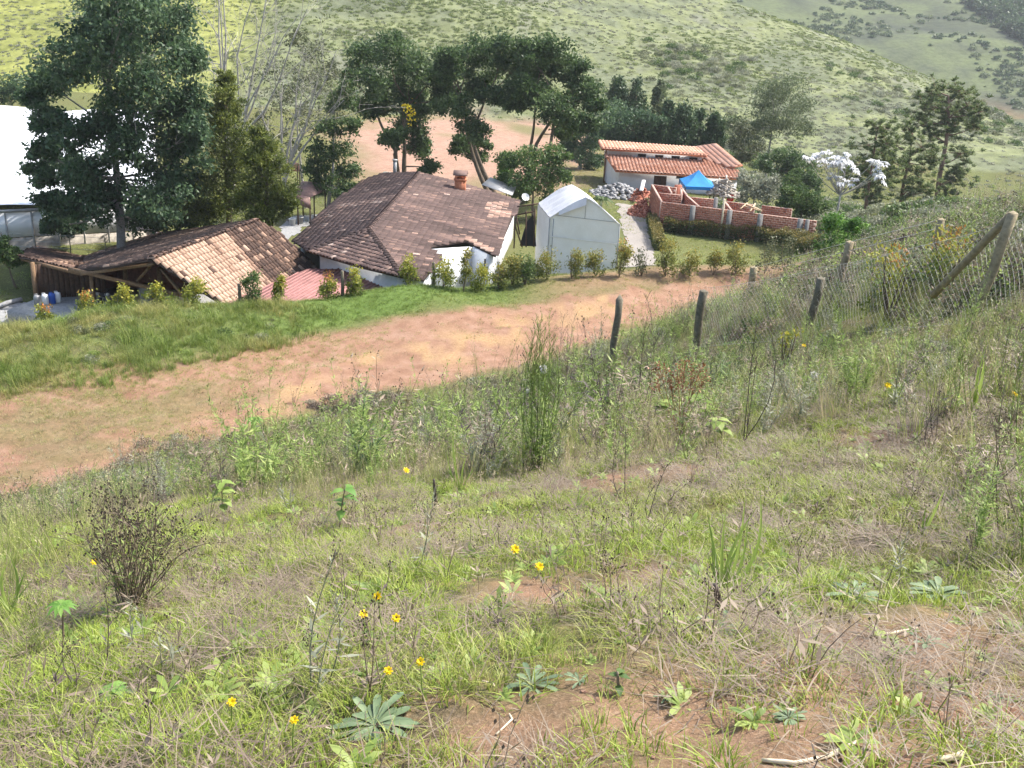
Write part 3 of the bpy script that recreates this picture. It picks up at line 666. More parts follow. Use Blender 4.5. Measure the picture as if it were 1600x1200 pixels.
m = MB(); fp = [(La[0] - .5, La[1] - 2.5), (R0[0] + 2.5, R0[1] + .5), (R1[0] + 1, R1[1]), (La[0] + 1, La[1] + 5)]; poly_prism(m, [(x, y, zb) for x, y in fp], .5); rel(m.build('floor', MT['slab'], barn), bb)
# water tank inside
def lathe(prof, n=14):
    a = np.arange(n) * 2 * math.pi / n; V = np.array([(r * math.cos(t), r * math.sin(t), z) for r, z in prof for t in a]); k = len(prof)
    F = [np.array([[i * n + j, i * n + (j + 1) % n, (i + 1) * n + (j + 1) % n, (i + 1) * n + j] for i in range(k - 1) for j in range(n)]), np.arange(n)[None, ::-1], ((k - 1) * n + np.arange(n))[None]]
    return V, F
tk = aty(232, 436, 57.5); m = MB(); V, F = lathe([(.5, 0), (.56, .1), (.56, .5), (.53, .55), (.58, .62), (.58, 1.05), (.4, 1.25), (.25, 1.3)]); m.add(V, F)
o = m.build('water_tank', MT['slab'], None, True); o.location = (tk[0], tk[1], zb); tag(o, 'dark round water tank standing inside the open barn', 'tank')
m = MB(); V, F = lathe([(.27, 1.3), (.27, 1.36), (.1, 1.4)]); m.add(V, F); new_obj('lid', m.mesh('lid', MT['black_plastic'], True), o)
# jerrycans along the barn's board wall
for k, (px, py, mt, cname) in enumerate([(58, 466, 'metal_grey', 'grey'), (70, 464, 'white_paint', 'white'), (81, 462, 'blue_plastic', 'blue'), (89, 460, 'white_paint', 'white')]):
    q = aty(px, py, 56.5 + k * .25); r = empty('jerrycan', (q[0], q[1], zb)); r.rotation_euler.z = .3
    tag(r, ['grey jerrycan at the outer end of the row in the barn', 'white jerrycan between the grey and the blue jerrycan', 'blue jerrycan standing in the row inside the barn', 'white jerrycan innermost in the row beside the blue one'][k], 'jerrycan', 'jerrycans in the barn')
    m = MB(); V, F = lathe([(.19, 0), (.22, .04), (.22, .5), (.19, .58), (.09, .63)], 4); V = V @ np.array([[.71, .71, 0], [-.71, .71, 0], [0, 0, 1]]).T * [1.15, .9, 1]; m.add(V, F); m.build('body', MT[mt], r)
    m = MB(); m.tube([(.1, 0, .62), (.1, 0, .69)], .045, 8); m.build('cap', MT['dark'], r)
    m = MB(); m.tube([(-.14, 0, .58), (-.12, 0, .68), (.02, 0, .68), (.04, 0, .6)], .022, 5); m.build('handle', MT[mt], r)
# motorcycle
mq = aty(157, 462, 56.6); mr = empty('motorcycle', (mq[0], mq[1], zb)); mr.rotation_euler.z = R(-25); tag(mr, 'dark motorcycle with pale seat cover parked inside the barn', 'motorcycle')
for x in (-.68, .68):
    m = MB(); a = np.linspace(0, 2 * math.pi, 19); m.tube(np.c_[x + .27 * np.cos(a), 0 * a, .32 + .27 * np.sin(a)], .055, 6, cap=False); w_ = m.build('wheel', MT['black_plastic'], mr, True)
    m = MB(); m.tube([(x, -.05, .32), (x, .05, .32)], .07, 8)
    for k in range(6): m.bar((x, 0, .32), (x + .25 * math.cos(k * 1.047), 0, .32 + .25 * math.sin(k * 1.047)), .015)
    m.build('hub', MT['metal_grey'], w_)
m = MB(); m.tube([(-.68, 0, .32), (-.25, 0, .35), (.05, 0, .4), (.35, 0, .85), (.45, 0, .95)], .035, 6); m.tube([(.68, .07, .32), (.42, .07, .98)], .03, 6); m.tube([(.68, -.07, .32), (.42, -.07, .98)], .03, 6); m.tube([(-.68, .1, .32), (-.5, .1, .7), (.1, .1, .72)], .025, 6); m.build('frame', MT['metal_grey'], mr)
m = MB(); V, F = lathe([(.1, -.14), (.2, -.08), (.2, .08), (.1, .14)], 8); m.add(V @ np.array([[1, 0, 0], [0, 0, 1], [0, -1, 0]]).T + [0, 0, .42], F); m.build('engine', MT['dark'], mr)
m = MB(); V, F = lathe([(.05, -.3), (.15, -.2), (.17, .05), (.12, .24), (.03, .3)], 8); m.add((V @ np.array([[0, 0, 1], [0, 1, 0], [-1, 0, 0]]).T) * [1, .8, .8] + [.2, 0, .82], F); m.build('fuel_tank', MT['black_plastic'], mr, True)
m = MB(); V, F = lathe([(.08, -.4), (.15, -.3), (.13, .1), (.14, .3), (.06, .38)], 8); m.add((V @ np.array([[0, 0, 1], [0, 1, 0], [-1, 0, 0]]).T) * [1, .9, .5] + [-.38, 0, .84], F); m.build('seat', MT['stone_pale'], mr, True)
m = MB(); m.tube([(.35, -.36, 1.08), (.44, -.2, 1.06), (.46, 0, 1.02), (.44, .2, 1.06), (.35, .36, 1.08)], .02, 6); m.build('handlebar', MT['dark'], mr)
m = MB(); V, F = lathe([(.04, -.06), (.1, .0), (.1, .05)], 8); m.add(V @ np.array([[0, 0, 1], [0, 1, 0], [-1, 0, 0]]).T + [.55, 0, .92], F); m.build('headlight', MT['white_paint'], mr)
# black drain pipe on the lawn edge
a, b_ = hit(-20, 490), hit(34, 472); m = MB(); m.tube([a + [0, 0, .12], (a + b_) / 2 + [0, .3, .18], b_ + [0, 0, .14]], .15, 8); o = m.build('drain_pipe', MT['slab'], None, True); tag(o, 'grey drain pipe lying on the yard edge by the barn', 'pipe')

# ------------------------------------------------------------------ small hut and roofs left of the farmhouse
def small_roof(name, label, pxs, z, mat, legs=True):
    P = [atz(x, y, zz) for (x, y), zz in zip(pxs, z)]; base = np.array([P[0][0], P[0][1], ZG]); r = empty(name, tuple(base)); tag(r, label, 'hut')
    pl = Plane(P[0], P[1], P[2]); m = MB(); poly_prism(m, P, .08, pl.n); rel(m.build('roof', MT[mat], r), base)
    c = sum(P) / len(P)
    for q in P if legs else []:
        a = q + (c - q) * .12; m = MB(); m.tube([a - [0, 0, .05], (a[0], a[1], ZG - .3)], .06, 6); rel(m.build('post', MT['wood_dark'], r), base)
    return r, P, base
hr, hp, hb = small_roof('garden_hut', 'small garden hut with brown sheet roof left of the farmhouse', [(471, 283), (491, 284), (511, 296), (484, 308), (462, 303)], [-.5, -.5, -1.0, -1.1, -.8], 'rust_sheet')
m = MB(); q = [atz(484, 308, -1.1), atz(462, 303, -.8), aty(463, 318, hp[4][1] - .6), aty(486, 327, hp[3][1] - .6)]; poly_prism(m, q, .06, (0, -1, 0)); rel(m.build('side_roof', MT['rust_sheet'], hr), hb)
small_roof('red_shed', 'tiny shed with dark red roof beside the farmhouse eave', [(526, 304), (541, 295), (552, 301), (545, 306)], [-1.4, -.9, -1.0, -1.4], 'metal_red')
small_roof('pink_shed', 'shed with pink tiled roof showing through the trees', [(436, 265), (445, 250), (466, 255), (470, 268)], [-1.8, -.9, -.9, -1.8], 'pink_tiles')
for k, (px, py, mt, lb_) in enumerate([(457, 352, 'white_paint', 'white flower pot on the ground by the garden hut'), (469, 350, 'metal_grey', 'grey bucket beside the white flower pot')]):
    q = hit(px, py); m = MB(); V, F = lathe([(.2, 0), (.28, .5), (.31, .5), (.31, .58), (.27, .58), (.24, .45)], 12); m.add(V, F); o = m.build(['flower_pot', 'bucket'][k], MT[mt], None, True); o.location = q; tag(o, lb_, 'pot' if k == 0 else 'bucket')
    if k == 0: m = MB(); m.tube([(0, 0, .44), (0, 0, .5)], .25, 10); new_obj('soil', m.mesh('soil', MT['dark']), o)
    else: m = MB(); a = np.linspace(0, math.pi, 9); m.tube(np.c_[.29 * np.cos(a), 0 * a, .56 + .25 * np.sin(a)], .012, 5); new_obj('handle', m.mesh('handle', MT['metal_grey']), o)

# ------------------------------------------------------------------ white plastic greenhouse at the far left
gz0 = -3.8
GE = Plane(atz(0, 326, -.35), atz(230, 316, -.35), atz(0, 172, 2.2)); gh = empty('greenhouse', (-30, 80, gz0)); tag(gh, 'large white plastic greenhouse behind the trees at the left', 'greenhouse'); gb = np.array([-30, 80, gz0])
g = [[GE.at(x, y) for x in np.linspace(-260, 300, 29)] for y in np.linspace(0, 1, 13)]
xs = np.linspace(-260, 240, 57); V = []; 
for t in np.linspace(0, 1, 15):
    for x in xs:
        ye = 327 - 10 * (x / 230); yt = 171 + 6 * (x / 260); q = GE.at(x, ye + (yt - ye) * t); V.append(q + [0, 0, .28 * abs(math.sin(q[0] * .42)) + .12 * math.sin(q[1] * .7 + q[0] * .2)])
nx = len(xs); I = (np.arange(14)[:, None] * nx + np.arange(nx - 1)[None]).ravel(); m = MB(); m.add(V, np.stack([I, I + 1, I + nx + 1, I + nx], -1)); rel(m.build('roof_sheet', MT['gh_plastic'], gh, True), gb)
ga, gc = GE.at(-260, 327 + 11), GE.at(240, 327 - 10); m = MB(); wall_quad(m, ga + [0, .25, 0], gc + [0, .25, 0], -2.35, ga[2] - .25, gc[2] - .25, .05); rel(m.build('upper_curtain', MT['gh_plastic'], gh), gb)
m = MB(); wall_quad(m, ga + [0, .2, 0], gc + [0, .2, 0], gz0 - .6, -2.4, -2.4, .05); rel(m.build('lower_curtain', MT['stone_pale'], gh), gb)
m = MB(); m.tube([ga + [0, .1, -.15], gc + [0, .1, -.15]], .12, 8); rel(m.build('gutter', MT['metal_grey'], gh), gb)
for s in np.linspace(0, 1, 13):
    q = ga + (gc - ga) * s; m = MB(); m.tube([(q[0], q[1] + .1, q[2] - .2), (q[0], q[1] + .1, gz0 - .5)], .06, 6); rel(m.build('post', MT['metal_grey'], gh), gb)
bk = [GE.at(-260, 165), GE.at(240, 178)]; m = MB(); wall_quad(m, bk[0], bk[1], gz0 - .5, bk[0][2] - .3, bk[1][2] - .3, .05); wall_quad(m, gc, bk[1], gz0 - .5, gc[2] - .3, bk[1][2] - .3, .05); rel(m.build('back_curtain', MT['gh_plastic'], gh), gb)
# thin wire fence in front of it
wf = empty('wire_fence', (-30, 64, ZG)); tag(wf, 'thin wire fence on metal stakes in front of the greenhouse', 'fence'); wb = np.array([-30, 64, ZG]); tops = []
for px in (-40, 5, 56, 110, 165):
    q = aty(px, 388, 66); zz = tz(q[0], q[1]); m = MB(); m.tube([(q[0], q[1], zz - .2), (q[0], q[1], zz + 1.7)], .035, 5); rel(m.build('stake', MT['post_old'], wf), wb); tops.append((q[0], q[1], zz))
for h in (.3, .8, 1.2, 1.65):
    m = MB(); m.tube([(x, y, z + h) for x, y, z in tops], .012, 4); rel(m.build('wire', MT['wire'], wf), wb)

# ------------------------------------------------------------------ white tunnel tent
tz0 = -2.1
FL = aty(859, 341, 65.0); FR = aty(968.5, 352, 64.0); BKL = atz(840.5, 319, FL[2]); dvec = BKL - FL; dvec[2] = 0
tent = empty('greenhouse_tent', (FL[0], FL[1], tz0)); tag(tent, 'white plastic tunnel tent standing beside the gravel path', 'tent'); tb = np.array([FL[0], FL[1], tz0])
wv = FR - FL; arch = []
for s in np.linspace(0, 1, 17):
    h = 1.5 * (1 - abs(2 * s - 1) ** 1.25); arch.append(FL + wv * s + [0, 0, h])
arch = np.array(arch); nd = 12; V = []
for k in range(nd + 1):
    for s, q in enumerate(arch):
        sag = .12 * math.sin(k / nd * math.pi * 4) ** 2 * (s > 0) * (s < 16); V.append(q + dvec * (k / nd * 1.04 - .02) + [0, 0, .05 - sag + .035 * math.sin(k * 1.9 + s * .8)])
na = 17; I = (np.arange(nd)[:, None] * na + np.arange(na - 1)[None]).ravel(); m = MB(); m.add(V, np.stack([I, I + 1, I + na + 1, I + na], -1)); rel(m.build('roof_cover', MT['shade_cloth'], tent, True), tb)
def gable(off, nm):
    base = [(FR + dvec * off), (FL + dvec * off)]; pts = [np.array([q[0], q[1], tz0 - .4]) for q in (base[1], base[0])]; top = arch[::-1] + dvec * off
    allp = np.vstack([pts, top]); m = MB(); m.add(allp, [np.arange(len(allp))[None]]); return rel(m.build(nm, MT['plastic_sheet'], tent), tb)
gable(0, 'front_panel'); gable(1, 'back_panel')
m = MB(); m.add([FL, FL + dvec, (FL + dvec) * [1, 1, 0] + [0, 0, tz0 - .4], FL * [1, 1, 0] + [0, 0, tz0 - .4]], [[0, 1, 2, 3]]); rel(m.build('side_panel', MT['plastic_sheet'], tent), tb)
m = MB(); m.add([FR, FR + dvec, (FR + dvec) * [1, 1, 0] + [0, 0, tz0 - .4], FR * [1, 1, 0] + [0, 0, tz0 - .4]], [[0, 1, 2, 3]]); rel(m.build('side_panel', MT['plastic_sheet'], tent), tb)
fo_ = np.array([0, -.05, 0])
for q in (FL, FR, FL + np.array([.25, 0, 0])):
    m = MB(); m.tube([q + fo_, (q[0], q[1] - .05, tz0 - .3)], .035, 6); rel(m.build('pole', MT['metal_grey'], tent), tb)
m = MB(); m.tube(arch + fo_ + [0, 0, .02], .04, 6); rel(m.build('front_arch', MT['white_paint'], tent), tb)
m = MB(); m.tube([FL + fo_ + wv * .06 + [0, 0, .25], FL + fo_ + wv * .95 + [0, 0, .18]], .016, 6); m.tube([FL + fo_ + wv * .5 + [0, 0, .2], FL + fo_ + wv * .5 + [0, 0, 1.4]], .016, 6); rel(m.build('cross_bar', MT['metal_grey'], tent), tb)
m = MB(); pc = [FL + fo_ * 1.3 + wv * s + [0, 0, z] for s, z in ((.02, -1.15), (.98, -1.2))]; m.bar(pc[0], pc[1], .01, .06); rel(m.build('seam', MT['plastic_sheet'], tent), tb)
m = MB(); fp_ = [arch[2] + fo_ * 3 + [0, 0, .1], arch[8] + fo_ * 4 + [0, 0, .14], arch[8] + fo_ * 8 + [0, 0, -.35], arch[5] + fo_ * 8 + [0, 0, -.3], arch[2] + fo_ * 6 + [0, 0, -.15]]; m.add(fp_, [np.arange(5)[None]]); rel(m.build('flap', MT['shade_cloth'], tent), tb)
# black netting frame between house and tent
nf = empty('netting_frame', (0, 68, ZG)); tag(nf, 'black netting hung on a bamboo frame beside the tent', 'frame'); nb_ = np.array([0, 68, ZG])
m = MB(); q = [aty(833, 335, 68), aty(838, 385, 68), aty(812, 384, 68), aty(818, 362, 68.3), aty(824, 345, 68.5)]; m.add(q, [np.arange(5)[None]]); rel(m.build('netting', MT['dark'], nf), nb_)
for a, b_ in [((805, 340), (803, 388)), ((822, 330), (822, 386)), ((806, 336), (812, 366)), ((804, 350), (816, 386)), ((808, 323), (842, 318)), ((806, 336), (836, 330)), ((836, 326), (834, 386))]:
    m = MB(); m.tube([aty(*a, 67.6), aty(*b_, 67.6)], .05, 5); rel(m.build('pole', MT['wood_dark'], nf), nb_)

# ------------------------------------------------------------------ white house with orange roof
wz = -3.0; WY = 102.0
EL, ER = aty(962, 267.5, 101), aty(1161, 280.5, 101); TLc = aty(945, 242, 107)
WP = Plane(EL, ER, TLc); wb_ = np.array([EL[0], WY, wz]); wh = empty('white_house', tuple(wb_)); tag(wh, 'white rendered house with bright orange tile roofs', 'house')
wp = [EL, ER] + [WP.at(*p) for p in [(1140, 251), (1096, 252), (1000, 246), (945, 242)]]
wr = rel(deck('roof', MT['terracotta'], wh, [(WP, wp)], .08), wb_)
nt = lambda w, i, j: .5 + rng.normal(0, .13) + .25 * (vnoise(w[0], w[1], 2, 2) - .5) + (.2 if j % 6 == 0 else 0)
place_tiles(poly_tiles(WP, wp, ER - EL, .36, .62, .52, nt, .3), .36, .62, MT['new_tile'], wr)
# clerestory band and its back-falling roof
c0, c1 = aty(951, 243, 107), aty(1096, 252.5, 107); ct0, ct1 = aty(951, 233.5, 107), aty(1096, 244, 107)
m = MB(); wall_quad(m, c0, c1, min(c0[2], c1[2]) - .4, ct0[2], ct1[2], .2); rel(m.build('upper_wall', MT['plaster'], wh), wb_)
for px, py in [(1003, 243), (1030, 245), (1055.5, 246.5), (1083.5, 248.3)]:
    q = aty(px, py, 106.96); m = MB(); m.box(q, (.42, .03, .17)); wi = rel(m.build('window', MT['dark'], wh), wb_)
    m = MB(); m.box(q + [0, -.02, -.19], (.48, .05, .03)); m.box(q + [0, -.02, .19], (.48, .05, .02)); new_obj('window_frame', m.mesh('window_frame', MT['plaster']), wi)
u0, u1 = aty(940, 232.5, 106.4), aty(1105, 244, 106.4); uy = 112.5
UP_ = Plane(u0, u1, (u0 + np.array([0, 6, -.05]))); up_ = [u0, u1, u1 + np.array([0, 6, -.05]), u0 + np.array([0, 6, -.05])]
ur = rel(deck('upper_roof', MT['terracotta'], wh, [(UP_, up_)], .1), wb_)
def flat_tiles(pl, poly, u): return poly_tiles(pl, poly, u, .36, .62, .52, nt, .3)
place_tiles(flat_tiles(UP_, up_, u1 - u0), .36, .62, MT['new_tile'], ur, keep=0)
# rear gabled wing
r0, r1, r2, r3 = aty(1046, 237, 112), aty(1121, 225, 113), aty(1161, 258, 104.5), aty(1139, 256, 104)
RP = Plane(r0, r1, r2); rp = [r0, r1, r2, RP.at(1142, 262), RP.at(1100, 250)]
rr = rel(deck('rear_roof', MT['terracotta'], wh, [(RP, rp)], .1), wb_)
place_tiles(poly_tiles(RP, rp, r2 - r1, .36, .62, .52, lambda w, i, j: .72 + rng.normal(0, .08), .3), .36, .62, MT['new_tile'], rr, keep=0)
place_tiles(line_tiles(u0 + [0, .1, .05], u1 + [0, .1, .05], up3, .3, .45, .36, lambda w, i, j: rng.random() * .5), .3, .45, MT['new_tile'], ur, 'edge_tile', 300)
# walls
wl, wr_ = aty(965, 297, WY), aty(1149, 304, WY)
m = MB(); wall_quad(m, wl, wr_, wz - 1.2, WP.z(wl[0], WY) - .14, WP.z(wr_[0], WY) - .14, .25); fw = rel(m.build('front_wall', MT['plaster'], wh), wb_)
lw = aty(947, 270, 107.5); m = MB(); a_, b_ = wl, lw; d_ = (b_ - a_)[:2]; n_ = np.array([d_[1], -d_[0]]) / np.linalg.norm(d_) * .25
m.add([(a_[0], a_[1], wz - 1), (b_[0], b_[1], wz - 1), (b_[0], b_[1], WP.z(b_[0], b_[1]) - .14), (a_[0], a_[1], WP.z(a_[0], a_[1]) - .14)], [[0, 1, 2, 3]]); rel(m.build('side_wall', MT['plaster'], wh), wb_)
m = MB(); e_ = wr_; m.add([(e_[0], e_[1], wz - 1), (e_[0] + 1, 108, wz - 1), (e_[0] + 1, 108, WP.z(e_[0] + 1, 108) - .2), (e_[0], e_[1], WP.z(e_[0], e_[1]) - .14)], [[0, 1, 2, 3]])
m.add([(lw[0], 107.5, wz - 1), (r2[0] - 1, 110, wz - 1), (r2[0] - 1, 110, r2[2] - .3), (lw[0], 113, ct0[2] - .3)], [[0, 1, 2, 3]]); rel(m.build('side_wall', MT['plaster'], wh), wb_)
dq = aty(1031, 286, WY - .03); m = MB(); m.box((dq[0], dq[1], dq[2] - .25), (.62, .04, .95)); dr = rel(m.build('door', MT['wood_dark'], wh), wb_)
m = MB(); m.box((dq[0], dq[1] - .05, dq[2] - .25), (.03, .02, .9)); new_obj('door_stile', m.mesh('door_stile', MT['dark']), dr)
wq = aty(1064, 276.5, WY - .03); m = MB(); m.box(wq, (.45, .04, .13)); wi = rel(m.build('window', MT['dark'], wh), wb_); m = MB(); m.box(wq + [0, -.02, -.17], (.5, .05, .03)); new_obj('sill', m.mesh('sill', MT['plaster']), wi)
m = MB(); q = aty(945, 233, 107.2); m.bar((q[0] + .15, q[1], q[2]), (q[0] + .15, q[1], wz - .6), .16); rel(m.build('corner_post', MT['wood'], wh), wb_)

# ------------------------------------------------------------------ unfinished brick building
ZT, ZB = .15, -1.75
bbn = atz(1034, 315, ZT); bw = empty('brick_building', (bbn[0], bbn[1], ZB)); bwb = np.array([bbn[0], bbn[1], ZB]); tag(bw, 'roofless unfinished building of red brick walls behind a clipped hedge', 'building')
def brick_wall(pa, pb, th=.17, z1=ZT, z0=ZB - .6, two=True):
    a, b = atz(*pa, z1), atz(*pb, z1); a2, b2 = a[:2], b[:2]; L = np.linalg.norm(b2 - a2); d = (b2 - a2) / L; n = np.array([-d[1], d[0]]); c = (a2 + b2) / 2
    M = np.array([[d[0], n[0], 0], [d[1], n[1], 0], [0, 0, 1]]); m = MB(); m.box((c[0], c[1], (z0 + z1) / 2), (L / 2, th / 2, (z1 - z0) / 2 - .006), M); core = rel(m.build('brick_wall', MT['mortar'], bw), bwb)
    m = MB(); H, Lb = .165, .36; rows = int((z1 - ZB) / H) + 1
    for r in range(rows):
        zc = z1 - H * (r + .5)
        for k in range(int(L / Lb) + 1):
            s0 = k * Lb - (Lb / 2 if r % 2 else 0); s1 = min(s0 + Lb, L); s0 = max(s0, 0)
            if s1 - s0 < .06: continue
            q = a2 + d * (s0 + s1) / 2; m.box((q[0], q[1], zc), ((s1 - s0) / 2 - .012, th / 2 + .008 + .004 * rng.random(), H / 2 - .011), M, float(np.clip(rng.normal(.5, .2), 0, 1)))
    o = new_obj('brick_courses', m.mesh('brick_courses', MT['brick_face']), core); tag(o, kind='stuff')
for pa, pb in [((1034, 315), (1276.5, 345)), ((1019, 288), (1033.5, 314)), ((1020, 288), (1057, 293)), ((1028, 301), (1065, 304.5)), ((1043, 290), (1049, 300.5)), ((1065, 293), (1073, 304.5)), ((1073, 305), (1091.5, 321.6)),
               ((1077, 307.5), (1116, 311)), ((1133, 315), (1143, 328)), ((1133.5, 314), (1180, 320)), ((1191, 320.5), (1238, 326.5)), ((1065, 304.5), (1064.5, 293.5))]: brick_wall(pa, pb)
def column(px, py, w=.16, h=.0, mt='concrete', front=.02):
    q = atz(px, py, ZT + h); m = MB(); m.box((q[0], q[1] - front, (ZT + h + ZB - .5) / 2), (w, .13, (ZT + h - ZB + .5) / 2)); rel(m.build('column', MT[mt], bw), bwb)
for px, py, w in [(1083, 321.3, .19), (1140.5, 328.3, .18), (1188.5, 334.3, .18), (1251, 342, .18), (1262, 343.2, .13)]: column(px, py, w, .03, 'concrete', .05)
column(1060, 289, .3, .12, 'brick_face'); column(1119, 309, .15, .5, 'concrete'); column(1132, 311, .06, .8, 'stick')
tsh = atz(1238, 326, ZT)
# ruined pillar right of the building
q = atz(1207, 300, .2); 
# timber offcuts on the wall tops
for k, (a, b_) in enumerate([((1157, 326), (1168, 317)), ((1163, 322), (1190, 330)), ((1172, 330), (1180, 318)), ((1166, 319), (1184, 326)), ((1176, 323), (1190, 329))]):
    m = MB(); m.bar(atz(*a, .3 + .06 * k), atz(*b_, .36 + .06 * k), .12, .05); o = m.build('plank', MT['lumber']); tag(o, ['loose plank sloping up across the brick wall top', 'long loose plank lying lowest on the brick walls', 'short steep plank leaning in the plank heap on the brick walls', 'loose plank resting over the longest plank on the brick walls', 'short plank at the end of the heap on the brick walls'][k], 'plank', 'planks on the brick walls')
q0, q1 = hit(1030, 357), hit(1050, 363)
m = MB(); m.bar(hit(1029, 358) + [0, 0, .15], hit(1051, 362) + [0, 0, .15], .6, .08); o = m.build('board', MT['lumber']); tag(o, 'pale flat board lying on the lawn by the clipped hedge', 'board')
# brick heap and rubble (piles of pieces too small to pick apart)
def heap(name, label, px, py, n, rx, ry, h, hs, mats, cat, zoff=0, y=None):
    c = hit(px, py) if y is None else aty(px, py, y); m = MB()
    for k in range(n):
        a = rng.random() * 6.28; r = math.sqrt(rng.random()); x, y_ = rx * r * math.cos(a), ry * r * math.sin(a); z = h * (1 - r) * rng.random() ** .5
        e = np.array(Matrix.Rotation(rng.random() * 6, 3, 'Z') @ Matrix.Rotation(rng.normal(0, .35), 3, 'X') @ Matrix.Rotation(rng.normal(0, .35), 3, 'Y')); s = np.array(hs) * rng.uniform(.7, 1.3)
        v = np.array([[i, j, k2] for i in (-1, 1) for j in (-1, 1) for k2 in (-1, 1)], float) * s * rng.uniform(.75, 1.1, (8, 3)); m.add(v @ e.T + c + [x, y_, z + .05 + zoff], [[0, 1, 3, 2], [4, 6, 7, 5], [0, 4, 5, 1], [2, 3, 7, 6], [0, 2, 6, 4], [1, 5, 7, 3]], rng.random())
    o = m.build(name, MT[mats]); tag(o, label, cat, kind='stuff'); return o
heap('brick_pile', 'heap of loose red bricks stacked beside the brick walls', 1002, 336, 330, 1.1, 2.2, 1.5, (.17, .09, .08), 'brick_face', 'brick pile')
heap('brick_pile', 'farther heap of loose red bricks near the white house', 1003, 313, 300, 1.3, 2.0, 1.3, (.17, .09, .08), 'brick_face', 'brick pile')
heap('rubble_pile', 'pile of grey broken stones before the white house wall', 965, 306, 300, 2.6, 2.6, 1.2, (.17, .15, .13), 'stone', 'rubble')
heap('rubble_pile', 'pile of tan timber and masonry scraps beside the blue gazebo', 1130, 305, 220, 1.3, 1.6, 1.9, (.3, .06, .05), 'stone_pale', 'rubble', y=90)
m = MB(); m.bar(hit(1000, 318) + [0, 0, 1.2], hit(1004, 303) + [0, 0, 1.3], .35, .06); o = m.build('board', MT['white_paint']); tag(o, 'white board standing against the red brick heap', 'board')
q = aty(1141, 311, 89); V, F = lathe([(.2, 0), (.3, .1), (.32, .5), (.27, .62), (.1, .66)], 12); m = MB(); m.add(V, F); o = m.build('bucket', MT['red_plastic'], None, True); o.location = q - [0, 0, .2]; tag(o, 'red plastic barrel behind the brick walls', 'barrel')
# blue gazebo
gp = [aty(1062, 279, 93), aty(1071, 291, 90), aty(1116.5, 293, 90), aty(1112, 283, 93)]; ap = aty(1092, 265.5, 91.5); gzb = -2.5
gzo = empty('gazebo', (gp[1][0], gp[1][1], gzb)); gbb = np.array([gp[1][0], gp[1][1], gzb]); tag(gzo, 'bright blue pop-up gazebo in front of the white house', 'gazebo')
m = MB()
for i in range(4):
    a, b_ = gp[i], gp[(i + 1) % 4]; n1 = 5; V = []
    for s in range(n1 + 1):
        for t in range(n1 + 1): e = a + (b_ - a) * t / n1; V.append(e + (ap - e) * (s / n1) - np.array([0, 0, .12 * math.sin(s / n1 * math.pi)]))
    I = (np.arange(n1)[:, None] * (n1 + 1) + np.arange(n1)[None]).ravel(); m.add(V, np.stack([I, I + 1, I + n1 + 2, I + n1 + 1], -1))
rel(m.build('canopy', MT['tarp_blue'], gzo, True), gbb)
m = MB()
for i in range(4):
    a, b_ = gp[i], gp[(i + 1) % 4]; m.add([a, b_, b_ - [0, 0, .28], a - [0, 0, .28]], [[0, 1, 2, 3]])
rel(m.build('valance', MT['tarp_blue'], gzo), gbb)
for q in gp:
    m = MB(); m.tube([q - [0, 0, .05], (q[0], q[1], gzb - .8)], .05, 6); rel(m.build('leg', MT['black_plastic'], gzo), gbb)

# ------------------------------------------------------------------ vegetation builders
def leaves(Cn, size, tint, asp=.5, outward=None, droop=0.0):
    """one folded diamond leaf at each centre"""
    n = len(Cn); d = rng.normal(size=(n, 3)); d[:, 2] -= droop
    if outward is not None: d += outward
    d /= np.linalg.norm(d, axis=1)[:, None]; u = np.cross(d, rng.normal(size=(n, 3))); u /= np.linalg.norm(u, axis=1)[:, None] + 1e-9; w = np.cross(d, u)
    s = np.broadcast_to(np.asarray(size), (n,))[:, None]
    V = np.stack([Cn - d * s * .5, Cn + u * s * asp * .5 + w * s * .08, Cn + d * s * .5, Cn - u * s * asp * .5 + w * s * .08], 1).reshape(-1, 3)
    return V, np.arange(4 * n).reshape(n, 4), np.repeat(np.clip(tint, 0, 1), 4)
def clumped(blobs, dens, sub=9, spread=.34, flat=.8):
    """leaf centres: each blob (centre, radius) is a bunch of smaller bunches, most of them near its outside"""
    Cs, Ts, Os = [], [], []
    for c, r in blobs:
        c = np.asarray(c); k = max(3, int(sub)); d = rng.normal(size=(k, 3)); d /= np.linalg.norm(d, axis=1)[:, None]; d[:, 2] *= flat
        sc = c + d * (r * rng.uniform(.35, .92, k))[:, None]; n = max(6, int(dens / k))
        for q in sc:
            rr = r * spread * rng.uniform(.6, 1.3); g = rng.normal(size=(n, 3)) * rr * [.62, .62, .46]
            Cs.append(q + g); Ts.append(np.full(n, rng.uniform(.25, .75)) + rng.normal(0, .16, n)); Os.append((q + g - c) / r)
    return np.concatenate(Cs), np.concatenate(Ts), np.concatenate(Os)
def limb(m, a, b, r0, r1, sag=.1, k=5, n=5):
    a = np.asarray(a, float); b = np.asarray(b, float); L = np.linalg.norm(b - a); t = np.linspace(0, 1, k)[:, None]
    P = a + (b - a) * t + np.sin(t * math.pi) * (rng.normal(size=3) * L * sag * .5 + np.array([0, 0, -L * sag * .4])); m.tube(P, np.linspace(r0, r1, k), n, cap=False); return P
